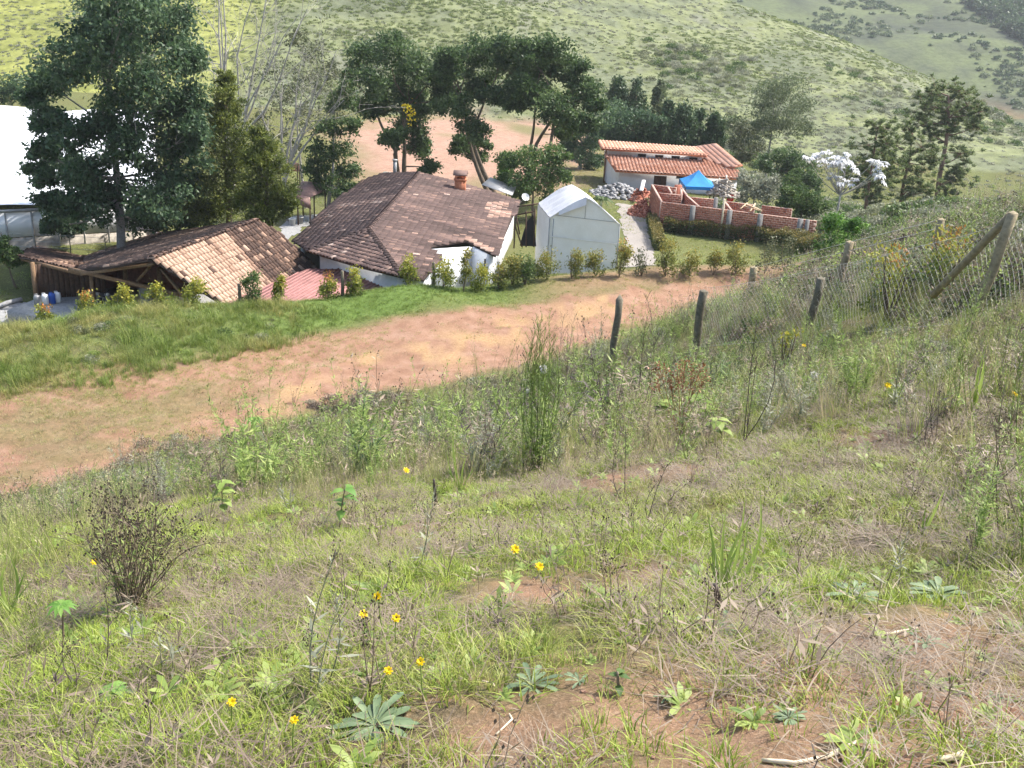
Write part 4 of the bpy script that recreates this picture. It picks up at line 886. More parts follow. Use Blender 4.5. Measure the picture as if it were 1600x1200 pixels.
def tree(name, label, base_px, y, blobs_px, leafmat, barkmat, dens=420, leaf=.22, tr=.22, fork=.35, depth=.75, asp=.5, lean_top=None, stems=1, group=None, cat='tree', sub=9, droop=0.0, twigs=2, spread=.34, outw=.6, rs_=1.16):
    x0 = aty(*base_px, y); g = tz(x0[0], y); base = np.array([x0[0], y, g - .15]); sc = y / FPX
    root = empty(name, tuple(base)); tag(root, label, cat, group)
    bl = []
    ry = max(b[2] for b in blobs_px) * sc
    cxm = np.mean([b[0] for b in blobs_px]); wpx = max(20, max(abs(b[0] - cxm) for b in blobs_px))
    for px, py, r in blobs_px:
        edge = math.sqrt(max(.05, 1 - ((px - cxm) / wpx) ** 2)); bl.append((aty(px, py, y + rng.uniform(-1, 1) * depth * edge * wpx * sc), r * sc))
    c, t, o = clumped([((p - base), r * rs_) for p, r in bl], dens * 3.4, int(sub * 1.7), spread)
    top = max(p[2] for p, r in bl); hgt = top - base[2]
    V, F, T_ = leaves(c, leaf * .9 * rng.uniform(.55, 1.35, len(c)), t, asp, o * outw, droop)
    me = raw_mesh('crown', V, F, MT[leafmat], tint=T_); new_obj('crown', me, root)
    m = MB(); cx = np.mean([p for p, r in bl], axis=0) - base; starts = []
    for s in range(stems):
        f = np.array([cx[0] * .75, cx[1] * .5, max(hgt * fork, 0.3)]); f = f * [1, 1, 1] + (rng.normal(size=3) * [hgt * .06, hgt * .06, 0] if stems > 1 else 0)
        b0 = np.array([0, 0, 0]) + (rng.normal(size=3) * [tr, tr, 0] if stems > 1 else 0)
        P = limb(m, b0, f, tr, tr * .62, .05, 7, 8); top2 = np.array([cx[0] + rng.normal() * .1 * hgt * (stems > 1), cx[1], (hgt + f[2]) * .5]); Q = limb(m, f, top2, tr * .62, tr * .25, .06, 6, 6); starts += list(P[4:]) + list(Q)
    starts = np.array(starts)
    for p, r in bl:
        q = p - base; low = starts[starts[:, 2] < q[2] + .2]; low = low if len(low) else starts[:1]
        s = low[np.argmin(np.linalg.norm(low - q, axis=1) + rng.random(len(low)) * hgt * .12)]; L = limb(m, s, q, tr * .28, tr * .09, .12, 5, 5)
        for k in range(twigs):
            e = q + rng.normal(size=3) * r * .5; limb(m, L[3], e, tr * .1, tr * .03, .1, 3, 4)
    new_obj('trunk', m.mesh('trunk', MT[barkmat], True), root)
    return root
def cypress(name, label, base_px, top_py, wpx, y, leafmat, dens=3200, leaf=.25, group=None, cat='tree', round_=.55):
    x0 = aty(*base_px, y); g = tz(x0[0], y); base = np.array([x0[0], y, g - .1]); H = aty(base_px[0], top_py, y)[2] - base[2]; W2 = wpx * y / FPX / 2
    root = empty(name, tuple(base)); tag(root, label, cat, group)
    nc = int(46 * max(.4, H / 10)); cs = []
    for k in range(nc):
        t = rng.random() ** .8; a = rng.random() * 6.28; prof = (1 - t) ** round_ * min(1, t * 6 + .25); r = W2 * prof * rng.uniform(.55, 1.0); cs.append(((r * math.cos(a), r * math.sin(a), H * (.06 + .92 * t)), W2 * .38 * (1.15 - .5 * t)))
    C_, T_, O_ = [], [], []
    for q, rr in cs:
        n = int(dens / nc); gq = rng.normal(size=(n, 3)) * rr * [.55, .55, .8]; C_.append(np.array(q) + gq); T_.append(np.full(n, rng.uniform(.15, .8)) + rng.normal(0, .15, n)); O_.append(np.tile([q[0] / W2 * .4, q[1] / W2 * .4, .9], (n, 1)))
    V, F, T2 = leaves(np.concatenate(C_), leaf * rng.uniform(.7, 1.3, sum(map(len, C_))), np.concatenate(T_), .4, np.concatenate(O_))
    new_obj('crown', raw_mesh('crown', V, F, MT[leafmat], tint=T2), root)
    m = MB(); m.tube([(0, 0, 0), (0, 0, H * .5), (0, 0, H * .93)], [W2 * .10, W2 * .06, .02], 6)
    for q, rr in cs[::3]: m.tube([(0, 0, q[2] * .9), q], [W2 * .03, .01], 4)
    new_obj('trunk', m.mesh('trunk', MT['bark'], True), root); return root
def bare_tree(name, label, base_px, y, mains, barkmat, r0=.16, gens=4, seedv=1, foliage=None):
    """mains: pixel points the big limbs reach for"""
    rs = np.random.default_rng(seedv); x0 = aty(*base_px, y); g = tz(x0[0], y); base = np.array([x0[0], y, g - .15]); root = empty(name, tuple(base)); tag(root, label, 'tree'); m = MB(); tips = []
    def grow(a, b, ra, rb, gen):
        L = np.linalg.norm(b - a); k = 6; t = np.linspace(0, 1, k)[:, None]; P = a + (b - a) * t + np.cumsum(rs.normal(size=(k, 3)) * L * .022, 0) * (t > 0); m.tube(P, np.linspace(ra, rb, k), 6 if gen < 2 else 4, cap=False)
        tips.append(P[-1])
        if gen >= gens: return
        for q in range(4 if gen < 2 else 3):
            s = rs.uniform(.25, .98); i = min(k - 2, int(s * (k - 1))); st = P[i] + (P[i + 1] - P[i]) * (s * (k - 1) - i); d = (b - a) / L + rs.normal(size=3) * .55 + np.array([0, 0, .15]); d /= np.linalg.norm(d)
            l2 = L * rs.uniform(.32, .6) * (1.1 - .4 * s); grow(st, st + d * l2, (ra + (rb - ra) * s) * .55, .012, gen + 1)
    fork = (aty(*mains[0], y) - base) * .32 + [0, 0, 0]
    grow(np.zeros(3), fork, r0, r0 * .75, 99)
    for px, py in mains: grow(fork * rs.uniform(.75, 1.0), aty(px, py, y + rs.uniform(-2, 2)) - base, r0 * .55, .025, 1)
    new_obj('branches', m.mesh('branches', MT[barkmat], True), root)
    if foliage:
        tp = np.array(tips); n = foliage[1]; c = tp[rs.integers(0, len(tp), n)] + rs.normal(size=(n, 3)) * .35; V, F, T_ = leaves(c, .22 * rs.uniform(.6, 1.3, n), rs.random(n), .45); new_obj('leaves', raw_mesh('leaves', V, F, MT[foliage[0]], tint=T_), root)
    return root
def pine(name, label, base_px, y, blobs_px, trunk_px, dens=380, tr=.2, leafmat='lf_pine'):
    x0 = aty(*base_px, y); g = tz(x0[0], y); base = np.array([x0[0], y, g - .15]); sc = y / FPX; root = empty(name, tuple(base)); tag(root, label, 'tree')
    bl = [(aty(px, py, y + rng.uniform(-1, 1) * 22 * sc) - base, r * sc) for px, py, r in blobs_px]
    tp = np.array([[0, 0, 0]] + [aty(px, py, y) - base for px, py in trunk_px]); m = MB(); m.tube(tp, np.linspace(tr, tr * .3, len(tp)), 7)
    tt = np.linspace(0, 1, 30); dens_t = np.array([[np.interp(s * (len(tp) - 1), range(len(tp)), tp[:, k]) for k in range(3)] for s in tt]); Cs, Os, Ts = [], [], []
    for c, r in bl:
        s = dens_t[np.argmin(np.linalg.norm(dens_t - c + [0, 0, r * .6], axis=1))]; limb(m, s, c, tr * .3, tr * .1, .1, 4, 5)
        for k in range(30):
            e = c + rng.normal(size=3) * r * [.62, .62, .55]; limb(m, c, e, tr * .08, .01, .05, 3, 3); n = int(dens * 2.4 / 30); dirs = rng.normal(size=(n, 3)); dirs[:, 2] = np.abs(dirs[:, 2]) * .8; dirs /= np.linalg.norm(dirs, axis=1)[:, None]
            L = r * .3 * rng.uniform(.3, 1.2, n)[:, None]; Cs.append(e + dirs * L * .6); Os.append(dirs * 3); Ts.append(np.full(n, rng.uniform(.2, .8)) + rng.normal(0, .15, n))
    Cn = np.concatenate(Cs); V, F, T_ = leaves(Cn, .45 * rng.uniform(.7, 1.3, len(Cn)), np.concatenate(Ts), .16, np.concatenate(Os)); new_obj('crown', raw_mesh('crown', V, F, MT[leafmat], tint=T_), root)
    new_obj('trunk', m.mesh('trunk', MT['bark_red'], True), root); return root
def palm(name, label, base_px, y, hpx, fr_px, nfr=16, leafmat='lf_mid', cat='palm', trunk=True):
    x0 = aty(*base_px, y); g = tz(x0[0], y); base = np.array([x0[0], y, g - .05]); sc = y / FPX; H = max(.2, hpx * sc); L = fr_px * sc; root = empty(name, tuple(base)); tag(root, label, cat); m = MB()
    m.tube([(0, 0, 0), (.03, 0, H * .5), (0, 0, H)], [.13, .1, .11], 8); new_obj('trunk', m.mesh('trunk', MT['bark_grey'], True), root)
    for k in range(nfr):
        a = k * 2.4; el = rng.uniform(.25, 1.2); d = np.array([math.cos(a), math.sin(a), 0]); t = np.linspace(0, 1, 9)[:, None]; ln = L * rng.uniform(.8, 1.1); P = np.array([0, 0, H]) + d * ln * t * math.cos(el) + np.array([0, 0, 1.0]) * ln * (t * math.sin(el) - .75 * t ** 2)
        m = MB(); m.tube(P, np.linspace(.03, .008, 9), 4)
        sd_ = np.cross(d, [0, 0, 1]); 
        for i in range(1, 9):
            for j in range(3):
                q = P[i - 1] + (P[i] - P[i - 1]) * j / 3
                for sgn in (-1, 1):
                    w = ln * .28 * (1 - abs(i / 9 - .4)); e = q + sd_ * sgn * w + (P[i] - P[i - 1]) * .9 + [0, 0, -w * .5]; h = (P[i] - P[i - 1]) * .14; m.add([q - h, q + h, e], [[0, 1, 2]], rng.uniform(.3, .9))
        new_obj('frond', m.mesh('frond', MT[leafmat]), root)
    return root

# ------------------------------------------------------------------ trees
tree('broadleaf_tree', 'tall dark green tree towering directly behind the barn', (187, 378), 66,
     [(200, 15, 55), (262, 38, 48), (150, 50, 40), (108, 98, 42), (70, 128, 30), (180, 88, 52), (240, 108, 52), (296, 88, 30), (290, 160, 36), (210, 152, 46), (72, 185, 26), (105, 205, 34), (262, 198, 48), (292, 240, 32), (100, 262, 38), (148, 272, 40),
      (92, 312, 30), (138, 325, 38), (84, 348, 20), (236, 282, 46), (255, 318, 42), (222, 338, 36), (282, 292, 32), (180, 40, 45), (45, 152, 16), (230, -10, 45), (175, -15, 40), (66, 232, 22), (64, 275, 22), (110, 352, 22), (172, 300, 36), (190, 225, 34), (300, 200, 24), (160, 190, 34)], 'lf_dark', 'bark_grey', dens=620, leaf=.34, tr=.34, fork=.42, sub=12, twigs=3, droop=.35, outw=.5)
tree('shrubby_tree', 'dark bushy undergrowth tree low behind the barn roof', (270, 372), 70, [(240, 340, 28), (285, 335, 32), (320, 330, 28), (262, 312, 26), (305, 305, 24)], 'lf_deep', 'bark', dens=420, leaf=.3, tr=.15)
tree('conifer_tree', 'tall yellow-green conifer right of the tall dark tree', (352, 356), 69, [(352, 122, 14), (348, 145, 20), (362, 165, 22), (342, 180, 24), (365, 200, 28), (340, 222, 28), (372, 240, 26), (345, 260, 32), (375, 285, 26), (335, 295, 32), (360, 320, 34), (320, 330, 24)], 'lf_cyp', 'bark', dens=520, leaf=.28, tr=.24, fork=.6, asp=.3, outw=.8, sub=12, droop=-.5)
tree('conifer_tree', 'shorter yellow-green conifer nearest the garden hut', (412, 358), 66, [(408, 212, 16), (420, 235, 20), (400, 245, 20), (430, 265, 22), (405, 275, 26), (440, 295, 22), (412, 305, 28), (388, 315, 24), (432, 328, 24), (452, 318, 14), (405, 340, 24)], 'lf_cyp', 'bark', dens=480, leaf=.27, tr=.2, fork=.6, asp=.3, outw=.8, sub=12, droop=-.5)
bare_tree('bare_tree', 'leafless grey tree with upright limbs against the hill', (372, 330), 84, [(318, -20), (338, -50), (358, -60), (388, -40), (412, -30), (445, 10), (468, -20), (425, 60)], 'bark_pale', .2, 4, 3)
bare_tree('bare_tree', 'pale leafless tree with spreading branches beside the dark ivy tree', (452, 318), 82, [(425, 100), (470, 90), (505, 120), (400, 150), (520, 80), (440, 130), (540, 150), (480, 160)], 'bark_pale', .2, 4, 8, ('lf_olive', 2600))
tree('olive_tree', 'thin olive green tree between bare branches and dark ivy tree', (478, 320), 88, [(480, 80, 22), (465, 130, 26), (500, 130, 24), (440, 160, 22), (478, 185, 26), (430, 215, 22), (515, 110, 18), (465, 60, 16), (455, 235, 22), (405, 190, 18)], 'lf_olive', 'bark_pale', dens=150, leaf=.24, tr=.14, sub=7)
tree('ivy_tree', 'dark ivy covered tree at the far left corner of the farmhouse', (512, 320), 84, [(515, 200, 22), (530, 165, 20), (505, 235, 24), (530, 235, 22), (520, 270, 28), (545, 265, 18), (500, 285, 22), (530, 295, 22), (545, 195, 16), (488, 262, 18), (540, 140, 16)], 'lf_deep', 'bark_pale', dens=330, leaf=.28, tr=.2)
tree('broadleaf_tree', 'dark spreading tree with yellow blossoms behind the farmhouse ridge', (625, 285), 98, [(570, 92, 28), (610, 82, 32), (650, 98, 28), (583, 130, 30), (630, 130, 36), (672, 122, 26), (572, 165, 20), (608, 165, 28), (655, 165, 30), (640, 198, 24), (692, 150, 18), (655, 228, 20), (670, 262, 14), (615, 215, 20), (545, 120, 14)], 'lf_deep', 'bark', dens=620, leaf=.36, tr=.3, stems=3, fork=.3, rs_=1.2)
c_ = np.vstack([aty(642, 180, 95) + rng.normal(size=(40, 3)) * [.25, .3, .5], aty(636, 168, 95) + rng.normal(size=(25, 3)) * [.2, .3, .2]]); V, F, T_ = leaves(c_, .28, rng.random(len(c_)), .7); o = new_obj('blossom_spray', raw_mesh('blossom_spray', V, F, MT['lf_yellowfl'], tint=T_)); tag(o, 'spray of yellow blossoms hanging in the dark tree behind the farmhouse', 'blossoms')
tree('broadleaf_tree', 'dark open crowned tree rising behind the farmhouse chimney', (772, 300), 96, [(700, 92, 24), (740, 82, 28), (782, 78, 28), (708, 130, 32), (755, 122, 28), (800, 108, 26), (712, 168, 24), (735, 200, 26), (720, 228, 18), (748, 235, 18), (690, 110, 20), (768, 150, 18)], 'lf_deep', 'bark', dens=620, leaf=.36, tr=.26, stems=2, fork=.45, rs_=1.16)
tree('broadleaf_tree', 'dark multi-stemmed tree with domed crown behind the white tent', (812, 302), 94, [(832, 85, 28), (862, 78, 28), (850, 118, 32), (892, 108, 28), (908, 148, 28), (832, 155, 26), (872, 165, 32), (815, 140, 22), (900, 192, 26), (926, 160, 16), (880, 205, 16), (800, 165, 16), (925, 195, 14)], 'lf_deep', 'bark', dens=640, leaf=.36, tr=.26, stems=3, fork=.4, rs_=1.18)
tree('bushy_tree', 'light green bushy tree between the farmhouse and the white tent', (835, 318), 86, [(798, 252, 18), (830, 248, 26), (856, 268, 26), (822, 282, 26), (790, 280, 16), (868, 242, 20), (850, 295, 22), (812, 300, 18), (880, 275, 16)], 'lf_mid', 'bark', dens=330, leaf=.3, tr=.14)
tree('bushy_tree', 'round bright green shrub at the foot of the chimney trees', (795, 305), 90, [(790, 258, 16), (800, 275, 16), (785, 285, 14)], 'lf_bright', 'bark', dens=300, leaf=.28, tr=.1)
tree('broadleaf_tree', 'slim dark tree left of the orange roofed house', (905, 290), 118, [(905, 200, 20), (920, 225, 20), (900, 240, 16), (925, 250, 16), (935, 180, 22), (890, 225, 14)], 'lf_dark', 'bark_grey', dens=330, leaf=.36, tr=.2, stems=2)
tree('broadleaf_tree', 'broad dark green tree directly behind the clerestory roof', (985, 258), 128, [(985, 195, 34), (950, 200, 26), (1012, 192, 26), (965, 175, 22), (930, 215, 22), (1030, 205, 20), (1000, 215, 22), (960, 222, 22)], 'lf_dark', 'bark', dens=420, leaf=.42, tr=.26)
for lb, bp, tp, w, y, mt in [('dark conifer with rounded top left behind the orange roofed house', (956, 255), 124, 40, 134, 'lf_conif'), ('dark conifer just right of the round topped conifer', (985, 255), 126, 36, 134, 'lf_conif'), ('paler bluish conifer between two dark conifers behind the roof', (1020, 250), 128, 26, 138, 'lf_euc'),
                             ('slender dark conifer before the pale bluish conifer', (1036, 250), 158, 26, 130, 'lf_conif'), ('widest dark cypress standing behind the white house', (1062, 252), 168, 46, 126, 'lf_conif'), ('narrow dark cypress between two cypresses behind the white house', (1084, 250), 170, 28, 130, 'lf_conif'), ('dark cypress closest to the rear orange roof peak', (1110, 252), 178, 36, 126, 'lf_conif')]:
    cypress('conifer_tree', lb, bp, tp, w * 1.15, y, mt, 5200, .44, group='conifers behind the white house', round_=.36)
tree('eucalyptus_tree', 'tall airy grey-green tree right of the orange roofs', (1198, 262), 128, [(1200, 138, 22), (1232, 135, 26), (1186, 165, 22), (1224, 168, 28), (1254, 165, 20), (1200, 195, 22), (1238, 198, 22), (1180, 200, 16), (1260, 198, 14), (1148, 195, 16), (1170, 220, 16), (1215, 150, 20)], 'lf_euc', 'bark_grey', dens=330, leaf=.36, tr=.22, sub=12, droop=.5, asp=.35)
tree('broadleaf_tree', 'pale leaved small tree before the tall airy tree', (1165, 270), 120, [(1165, 205, 18), (1150, 225, 16), (1180, 235, 18), (1160, 245, 14)], 'lf_olive', 'bark_pale', dens=200, leaf=.34, tr=.12)
tree('shrubby_tree', 'deep shaded thicket tree right of the white house', (1222, 300), 112, [(1222, 262, 22), (1250, 276, 24), (1232, 245, 20), (1195, 255, 18), (1215, 285, 22), (1262, 292, 20), (1240, 296, 18)], 'lf_deep', 'bark', dens=420, leaf=.34, tr=.15)
tree('shrubby_tree', 'grey-green bush against the right end of the white house', (1178, 325), 92, [(1178, 290, 22), (1195, 305, 20), (1165, 280, 14), (1160, 305, 14), (1205, 285, 14)], 'lf_grey', 'bark_pale', dens=320, leaf=.26, tr=.1)
tree('shrubby_tree', 'light green rounded bush beyond the brick wall end', (1255, 335), 84, [(1240, 305, 18), (1262, 310, 20), (1280, 320, 18), (1228, 318, 14), (1255, 325, 16)], 'lf_mid', 'bark', dens=320, leaf=.26, tr=.1)
for k in range(5):
    q = aty(1232 + k * 5, 305, 104); 
tree('bamboo_clump', 'light green bamboo clump in front of the dark thicket', (1240, 308), 104, [(1238, 280, 9), (1244, 270, 9), (1236, 295, 10), (1246, 290, 9)], 'lf_mid', 'bark', dens=200, leaf=.32, tr=.05, stems=4, asp=.2, cat='bamboo')
pine('pine_tree', 'tallest pine with a spreading crown at the right', (1466, 318), 112, [(1480, 160, 26), (1448, 165, 22), (1512, 165, 22), (1490, 198, 26), (1522, 198, 16), (1438, 190, 14), (1462, 142, 14), (1500, 145, 16), (1475, 182, 22), (1455, 208, 16), (1530, 175, 14), (1500, 240, 22), (1505, 270, 20), (1478, 300, 18), (1490, 280, 16)], [(1468, 275), (1478, 225), (1482, 185), (1482, 150)], 520, .3)
pine('pine_tree', 'middle pine with slanting trunk left of the tallest pine', (1408, 320), 100, [(1420, 200, 16), (1402, 228, 22), (1440, 230, 22), (1412, 262, 26), (1442, 268, 24), (1390, 250, 16), (1425, 295, 22), (1455, 250, 16), (1450, 300, 16)], [(1412, 285), (1422, 245), (1426, 205)], 420, .2)
pine('pine_tree', 'leftmost feathery pine behind the silver leaved tree', (1352, 335), 96, [(1372, 200, 18), (1358, 228, 24), (1345, 258, 22), (1372, 278, 24), (1384, 248, 18), (1338, 285, 18), (1362, 305, 20), (1385, 225, 14)], [(1356, 300), (1364, 250), (1370, 205)], 420, .2)
tree('citrus_tree', 'small round dark citrus tree on the lawn left of the barn', (23, 434), 60, [(8, 398, 13), (22, 408, 12), (5, 380, 11), (15, 392, 12), (28, 396, 8), (-8, 400, 12)], 'lf_mid', 'bark', dens=200, leaf=.2, tr=.09, fork=.25)
tree('shrubby_tree', 'far dark shrub beside the greenhouse roof edge', (20, 175), 118, [(15, 130, 22), (25, 145, 18), (5, 150, 18)], 'lf_dark', 'bark', dens=260, leaf=.36, tr=.12)
tree('broadleaf_tree', 'bright green leafy shrub at the right end of the brick wall', (1312, 412), 58, [(1300, 345, 16), (1318, 355, 18), (1306, 378, 20), (1338, 352, 14), (1290, 392, 16), (1325, 385, 18), (1310, 400, 16)], 'lf_bright', 'bark', dens=300, leaf=.2, tr=.08)
palm('palm_plant', 'yellowing palm by the flower pot at the hut', (436, 352), 63, 30, 34, 14, 'lf_gold')
palm('palm_plant', 'green palm between the white tent and the white house', (940, 305), 88, 22, 26, 16, 'lf_mid')
palm('palm_plant', 'yellow-green palm left of the green palm behind the tent', (915, 300), 90, 22, 26, 14, 'lf_gold')
# silver-leaved tree
y0 = 82; x0 = aty(1302, 345, y0); base = np.array([x0[0], y0, tz(x0[0], y0) - .1]); cec = empty('silver_tree', tuple(base)); tag(cec, 'slender tree with umbrella clusters of silvery white leaves', 'tree')
m = MB(); fk = aty(1313, 305, y0) - base; m.tube([(0, 0, 0), fk * .5 + [.1, 0, 0], fk], [.11, .09, .07], 7); W_ = []
for px, py in [(1262, 244), (1275, 242), (1288, 240), (1302, 243), (1315, 248), (1326, 250), (1300, 252), (1310, 257), (1336, 262), (1300, 273), (1315, 279), (1333, 279), (1366, 254), (1379, 254), (1372, 268), (1376, 274), (1322, 242), (1284, 250)]:
    e = aty(px, py, y0 + rng.uniform(-1.5, 1.5)) - base; limb(m, fk, e, .045, .02, .14, 6, 5)
    for k in range(7):
        a = k * .9 + rng.random(); d = np.array([math.cos(a), math.sin(a), 0]); W_.append((e, d))
new_obj('trunk', m.mesh('trunk', MT['bark_pale'], True), cec); m = MB()
for e, d in W_:
    s = np.cross(d, [0, 0, 1]); L = rng.uniform(.34, .6); nl = 5; tl_ = rng.uniform(-.35, .2); d = d + np.array([0, 0, rng.uniform(-.7, .35)])
    for j in range(nl):
        b = (j - 2) * .55; dd = d * math.cos(b) + s * math.sin(b); l2 = L * (1 - .12 * abs(j - 2)); w = np.cross(dd, [0, 0, 1]) * l2 * .22; o_ = e + d * .14 + np.array([0, 0, tl_])
        m.add([o_, o_ + dd * l2 * .6 + w + [0, 0, .05], o_ + dd * l2 + [0, 0, -.12], o_ + dd * l2 * .6 - w + [0, 0, .05]], [[0, 1, 2, 3]], rng.random())
new_obj('crown', m.mesh('crown', MT['lf_white']), cec)

# ------------------------------------------------------------------ shrub row along the road
def shrub(name, label, q, h, w, leafmat, dens=420, leaf=.09, group=None, cat='shrub', tip=None, sparse=1.0):
    root = empty(name, tuple(q)); tag(root, label, cat, group); m = MB(); ns = 5; C_, T_, O_ = [], [], []
    for k in range(ns):
        a = rng.random() * 6.28; e = np.array([math.cos(a) * w * .3, math.sin(a) * w * .3, h * rng.uniform(.75, .98)]); P = limb(m, (0, 0, 0), e, .022, .006, .08, 5, 4)
    nbl = int(16 * max(.6, h / 1.5)); ln_ = rng.normal(0, .12, 2) * w; pk = rng.uniform(0, 6.28, 3); pa = rng.uniform(.0, .35, 3)
    for k in range(nbl):
        t = rng.uniform(.14, 1); rr = w * .5 * (1 - .65 * max(0, t - .25)) * math.sqrt(rng.random()); a = rng.random() * 6.28; rr *= 1 + sum(pa[i] * math.cos((i + 1) * a + pk[i]) for i in range(3)); c = np.array([rr * math.cos(a) + ln_[0] * t, rr * math.sin(a) + ln_[1] * t, h * t * rng.uniform(.8, 1.12)]); n = int(dens / nbl * sparse * rng.uniform(.4, 1.5)); C_.append(c + rng.normal(size=(n, 3)) * w * .13 * [1, 1, 1.1]); T_.append(np.clip(t * .75 + rng.normal(0, .2, n), 0, 1)); O_.append(np.tile([math.cos(a) * .4, math.sin(a) * .4, .6], (n, 1)))
    V, F, T2 = leaves(np.concatenate(C_), leaf * rng.uniform(.7, 1.4, sum(map(len, C_))), np.concatenate(T_), .5, np.concatenate(O_)); new_obj('foliage', raw_mesh('foliage', V, F, MT[leafmat], tint=T2), root)
    if tip:
        n = 60; c = np.c_[rng.normal(0, w * .12, n), rng.normal(0, w * .12, n), rng.uniform(h * .75, h * 1.15, n)]; V, F, T2 = leaves(c, leaf * 1.1, rng.random(n), .4, np.tile([0, 0, 1.5], (n, 1))); new_obj('young_tips', raw_mesh('young_tips', V, F, MT[tip], tint=T2), root)
    new_obj('stem', m.mesh('stem', MT['bark'], True), root); return root
ROW = [(73, 506, 34, 34, 'lf_gold', 'lf_orange', .8), (137, 496, 46, 40, 'lf_gold', 'lf_orange', 1), (186, 498, 32, 36, 'lf_gold', None, 1), (247, 492, 38, 34, 'lf_gold', None, .9), (300, 488, 42, 36, 'lf_gold', None, 1), (392, 480, 54, 30, 'lf_mid', None, 1), (436, 474, 40, 26, 'lf_gold', None, .9), (513, 462, 42, 30, 'lf_gold', 'lf_orange', 1), (552, 464, 42, 28, 'lf_gold', None, 1),
       (640, 448, 48, 30, 'lf_gold', None, 1), (692, 454, 46, 40, 'lf_gold', None, 1.1), (724, 456, 70, 22, 'lf_hedge', None, .8), (752, 450, 48, 34, 'lf_gold', None, 1), (779, 448, 42, 30, 'lf_hedge', None, .9), (800, 444, 50, 34, 'lf_hedge', None, 1), (820, 446, 52, 28, 'lf_mid', None, .9), (855, 440, 48, 36, 'lf_hedge', None, .9), (893, 437, 50, 30, 'lf_hedge', None, .9), (930, 434, 48, 32, 'lf_hedge', None, .9),
       (968, 434, 60, 30, 'lf_hedge', 'lf_orange', .9), (1002, 428, 42, 30, 'lf_olive', None, .4), (1040, 429, 58, 36, 'lf_hedge', None, 1.1), (1077, 426, 44, 32, 'lf_hedge', None, .9), (1115, 424, 44, 28, 'lf_hedge', None, .9), (1150, 424, 46, 34, 'lf_hedge', None, 1), (1195, 424, 54, 34, 'lf_olive', None, .5), (1226, 428, 56, 32, 'lf_olive', None, .5)]
for k, (px, py, hp_, wp_, mt, tip, sp) in enumerate(ROW):
    q = atz(px, py, 0); q = np.array([q[0], q[1], tz(q[0], q[1]) - .03]); sc = proj(q)[2] / FPX
    shrub('hedge_shrub', f'{ordw(k + 1)} small shrub from the barn end of the row along the road', q, hp_ * sc * .93, wp_ * sc, mt, 1100, .13, 'shrubs in a row along the dirt road', tip=tip, sparse=sp)
for px, py, h, lb in [(375, 482, 34, 'short dark wooden post by the tiled barn roof edge'), (535, 462, 40, 'grey wooden post between two shrubs above the red metal roof'), (677, 450, 38, 'slim wooden post in the shrub row by the farmhouse corner')]:
    q = atz(px, py, 0); zz = tz(q[0], q[1]); sc = proj(q)[2] / FPX; m = MB(); m.tube([(0, 0, -.3), (.02, 0, h * sc * .6), (0, 0, h * sc), (0, 0, h * sc + .03)], [.09, .085, .08, .04], 8); o = m.build('fence_post', MT['post_old']); o.location = (q[0], q[1], zz); tag(o, lb, 'post')
# clipped hedge along the brick walls
def hedge(name, label, pts, h, w):
    P = np.array([hit(*p) for p in pts]); base = P[0]; root = empty(name, tuple(base)); tag(root, label, 'hedge'); C_, T_, O_ = [], [], []; m = MB()
    for a, b in zip(P[:-1], P[1:]):
        L = np.linalg.norm(b - a); n = int(L * 900); s = rng.random(n)[:, None]; lat = rng.uniform(-1, 1, n); z = rng.random(n) ** .6; hh = h * (1 + .25 * (vnoise(s[:, 0] * L + a[0] * 3, s[:, 0] * 0, .7, 3) - .5)); c = a + (b - a) * s; d = (b - a) / L; nn = np.array([-d[1], d[0], 0]); c = c + nn * (lat * w / 2)[:, None]; c[:, 2] = terrain(c[:, 0], c[:, 1]) + z * hh - .05
        C_.append(c - base); T_.append(z * .9 + rng.normal(0, .15, n)); O_.append(np.c_[nn[0] * lat, nn[1] * lat, z])
        for k in np.arange(0, L, .35): q = a + (b - a) * k / L; q[2] = tz(q[0], q[1]); q = q - base; m.tube([q, q + [0, 0, h * .8]], [.03, .012], 4)
    V, F, T2 = leaves(np.concatenate(C_), .12 * rng.uniform(.7, 1.3, sum(map(len, C_))), np.concatenate(T_), .6, np.concatenate(O_)); new_obj('foliage', raw_mesh('foliage', V, F, MT['lf_clip'], tint=T2), root); new_obj('stem', m.mesh('stem', MT['bark']), root)
hedge('hedge', 'long clipped hedge with reddish tips along the brick wall', [(1036, 362), (1100, 369), (1180, 377), (1240, 385), (1272, 394)], 1.25, 1.0)
hedge('hedge', 'short clipped hedge beside the gravel path', [(1018, 352), (1024, 372), (1030, 392)], 1.0, .9)

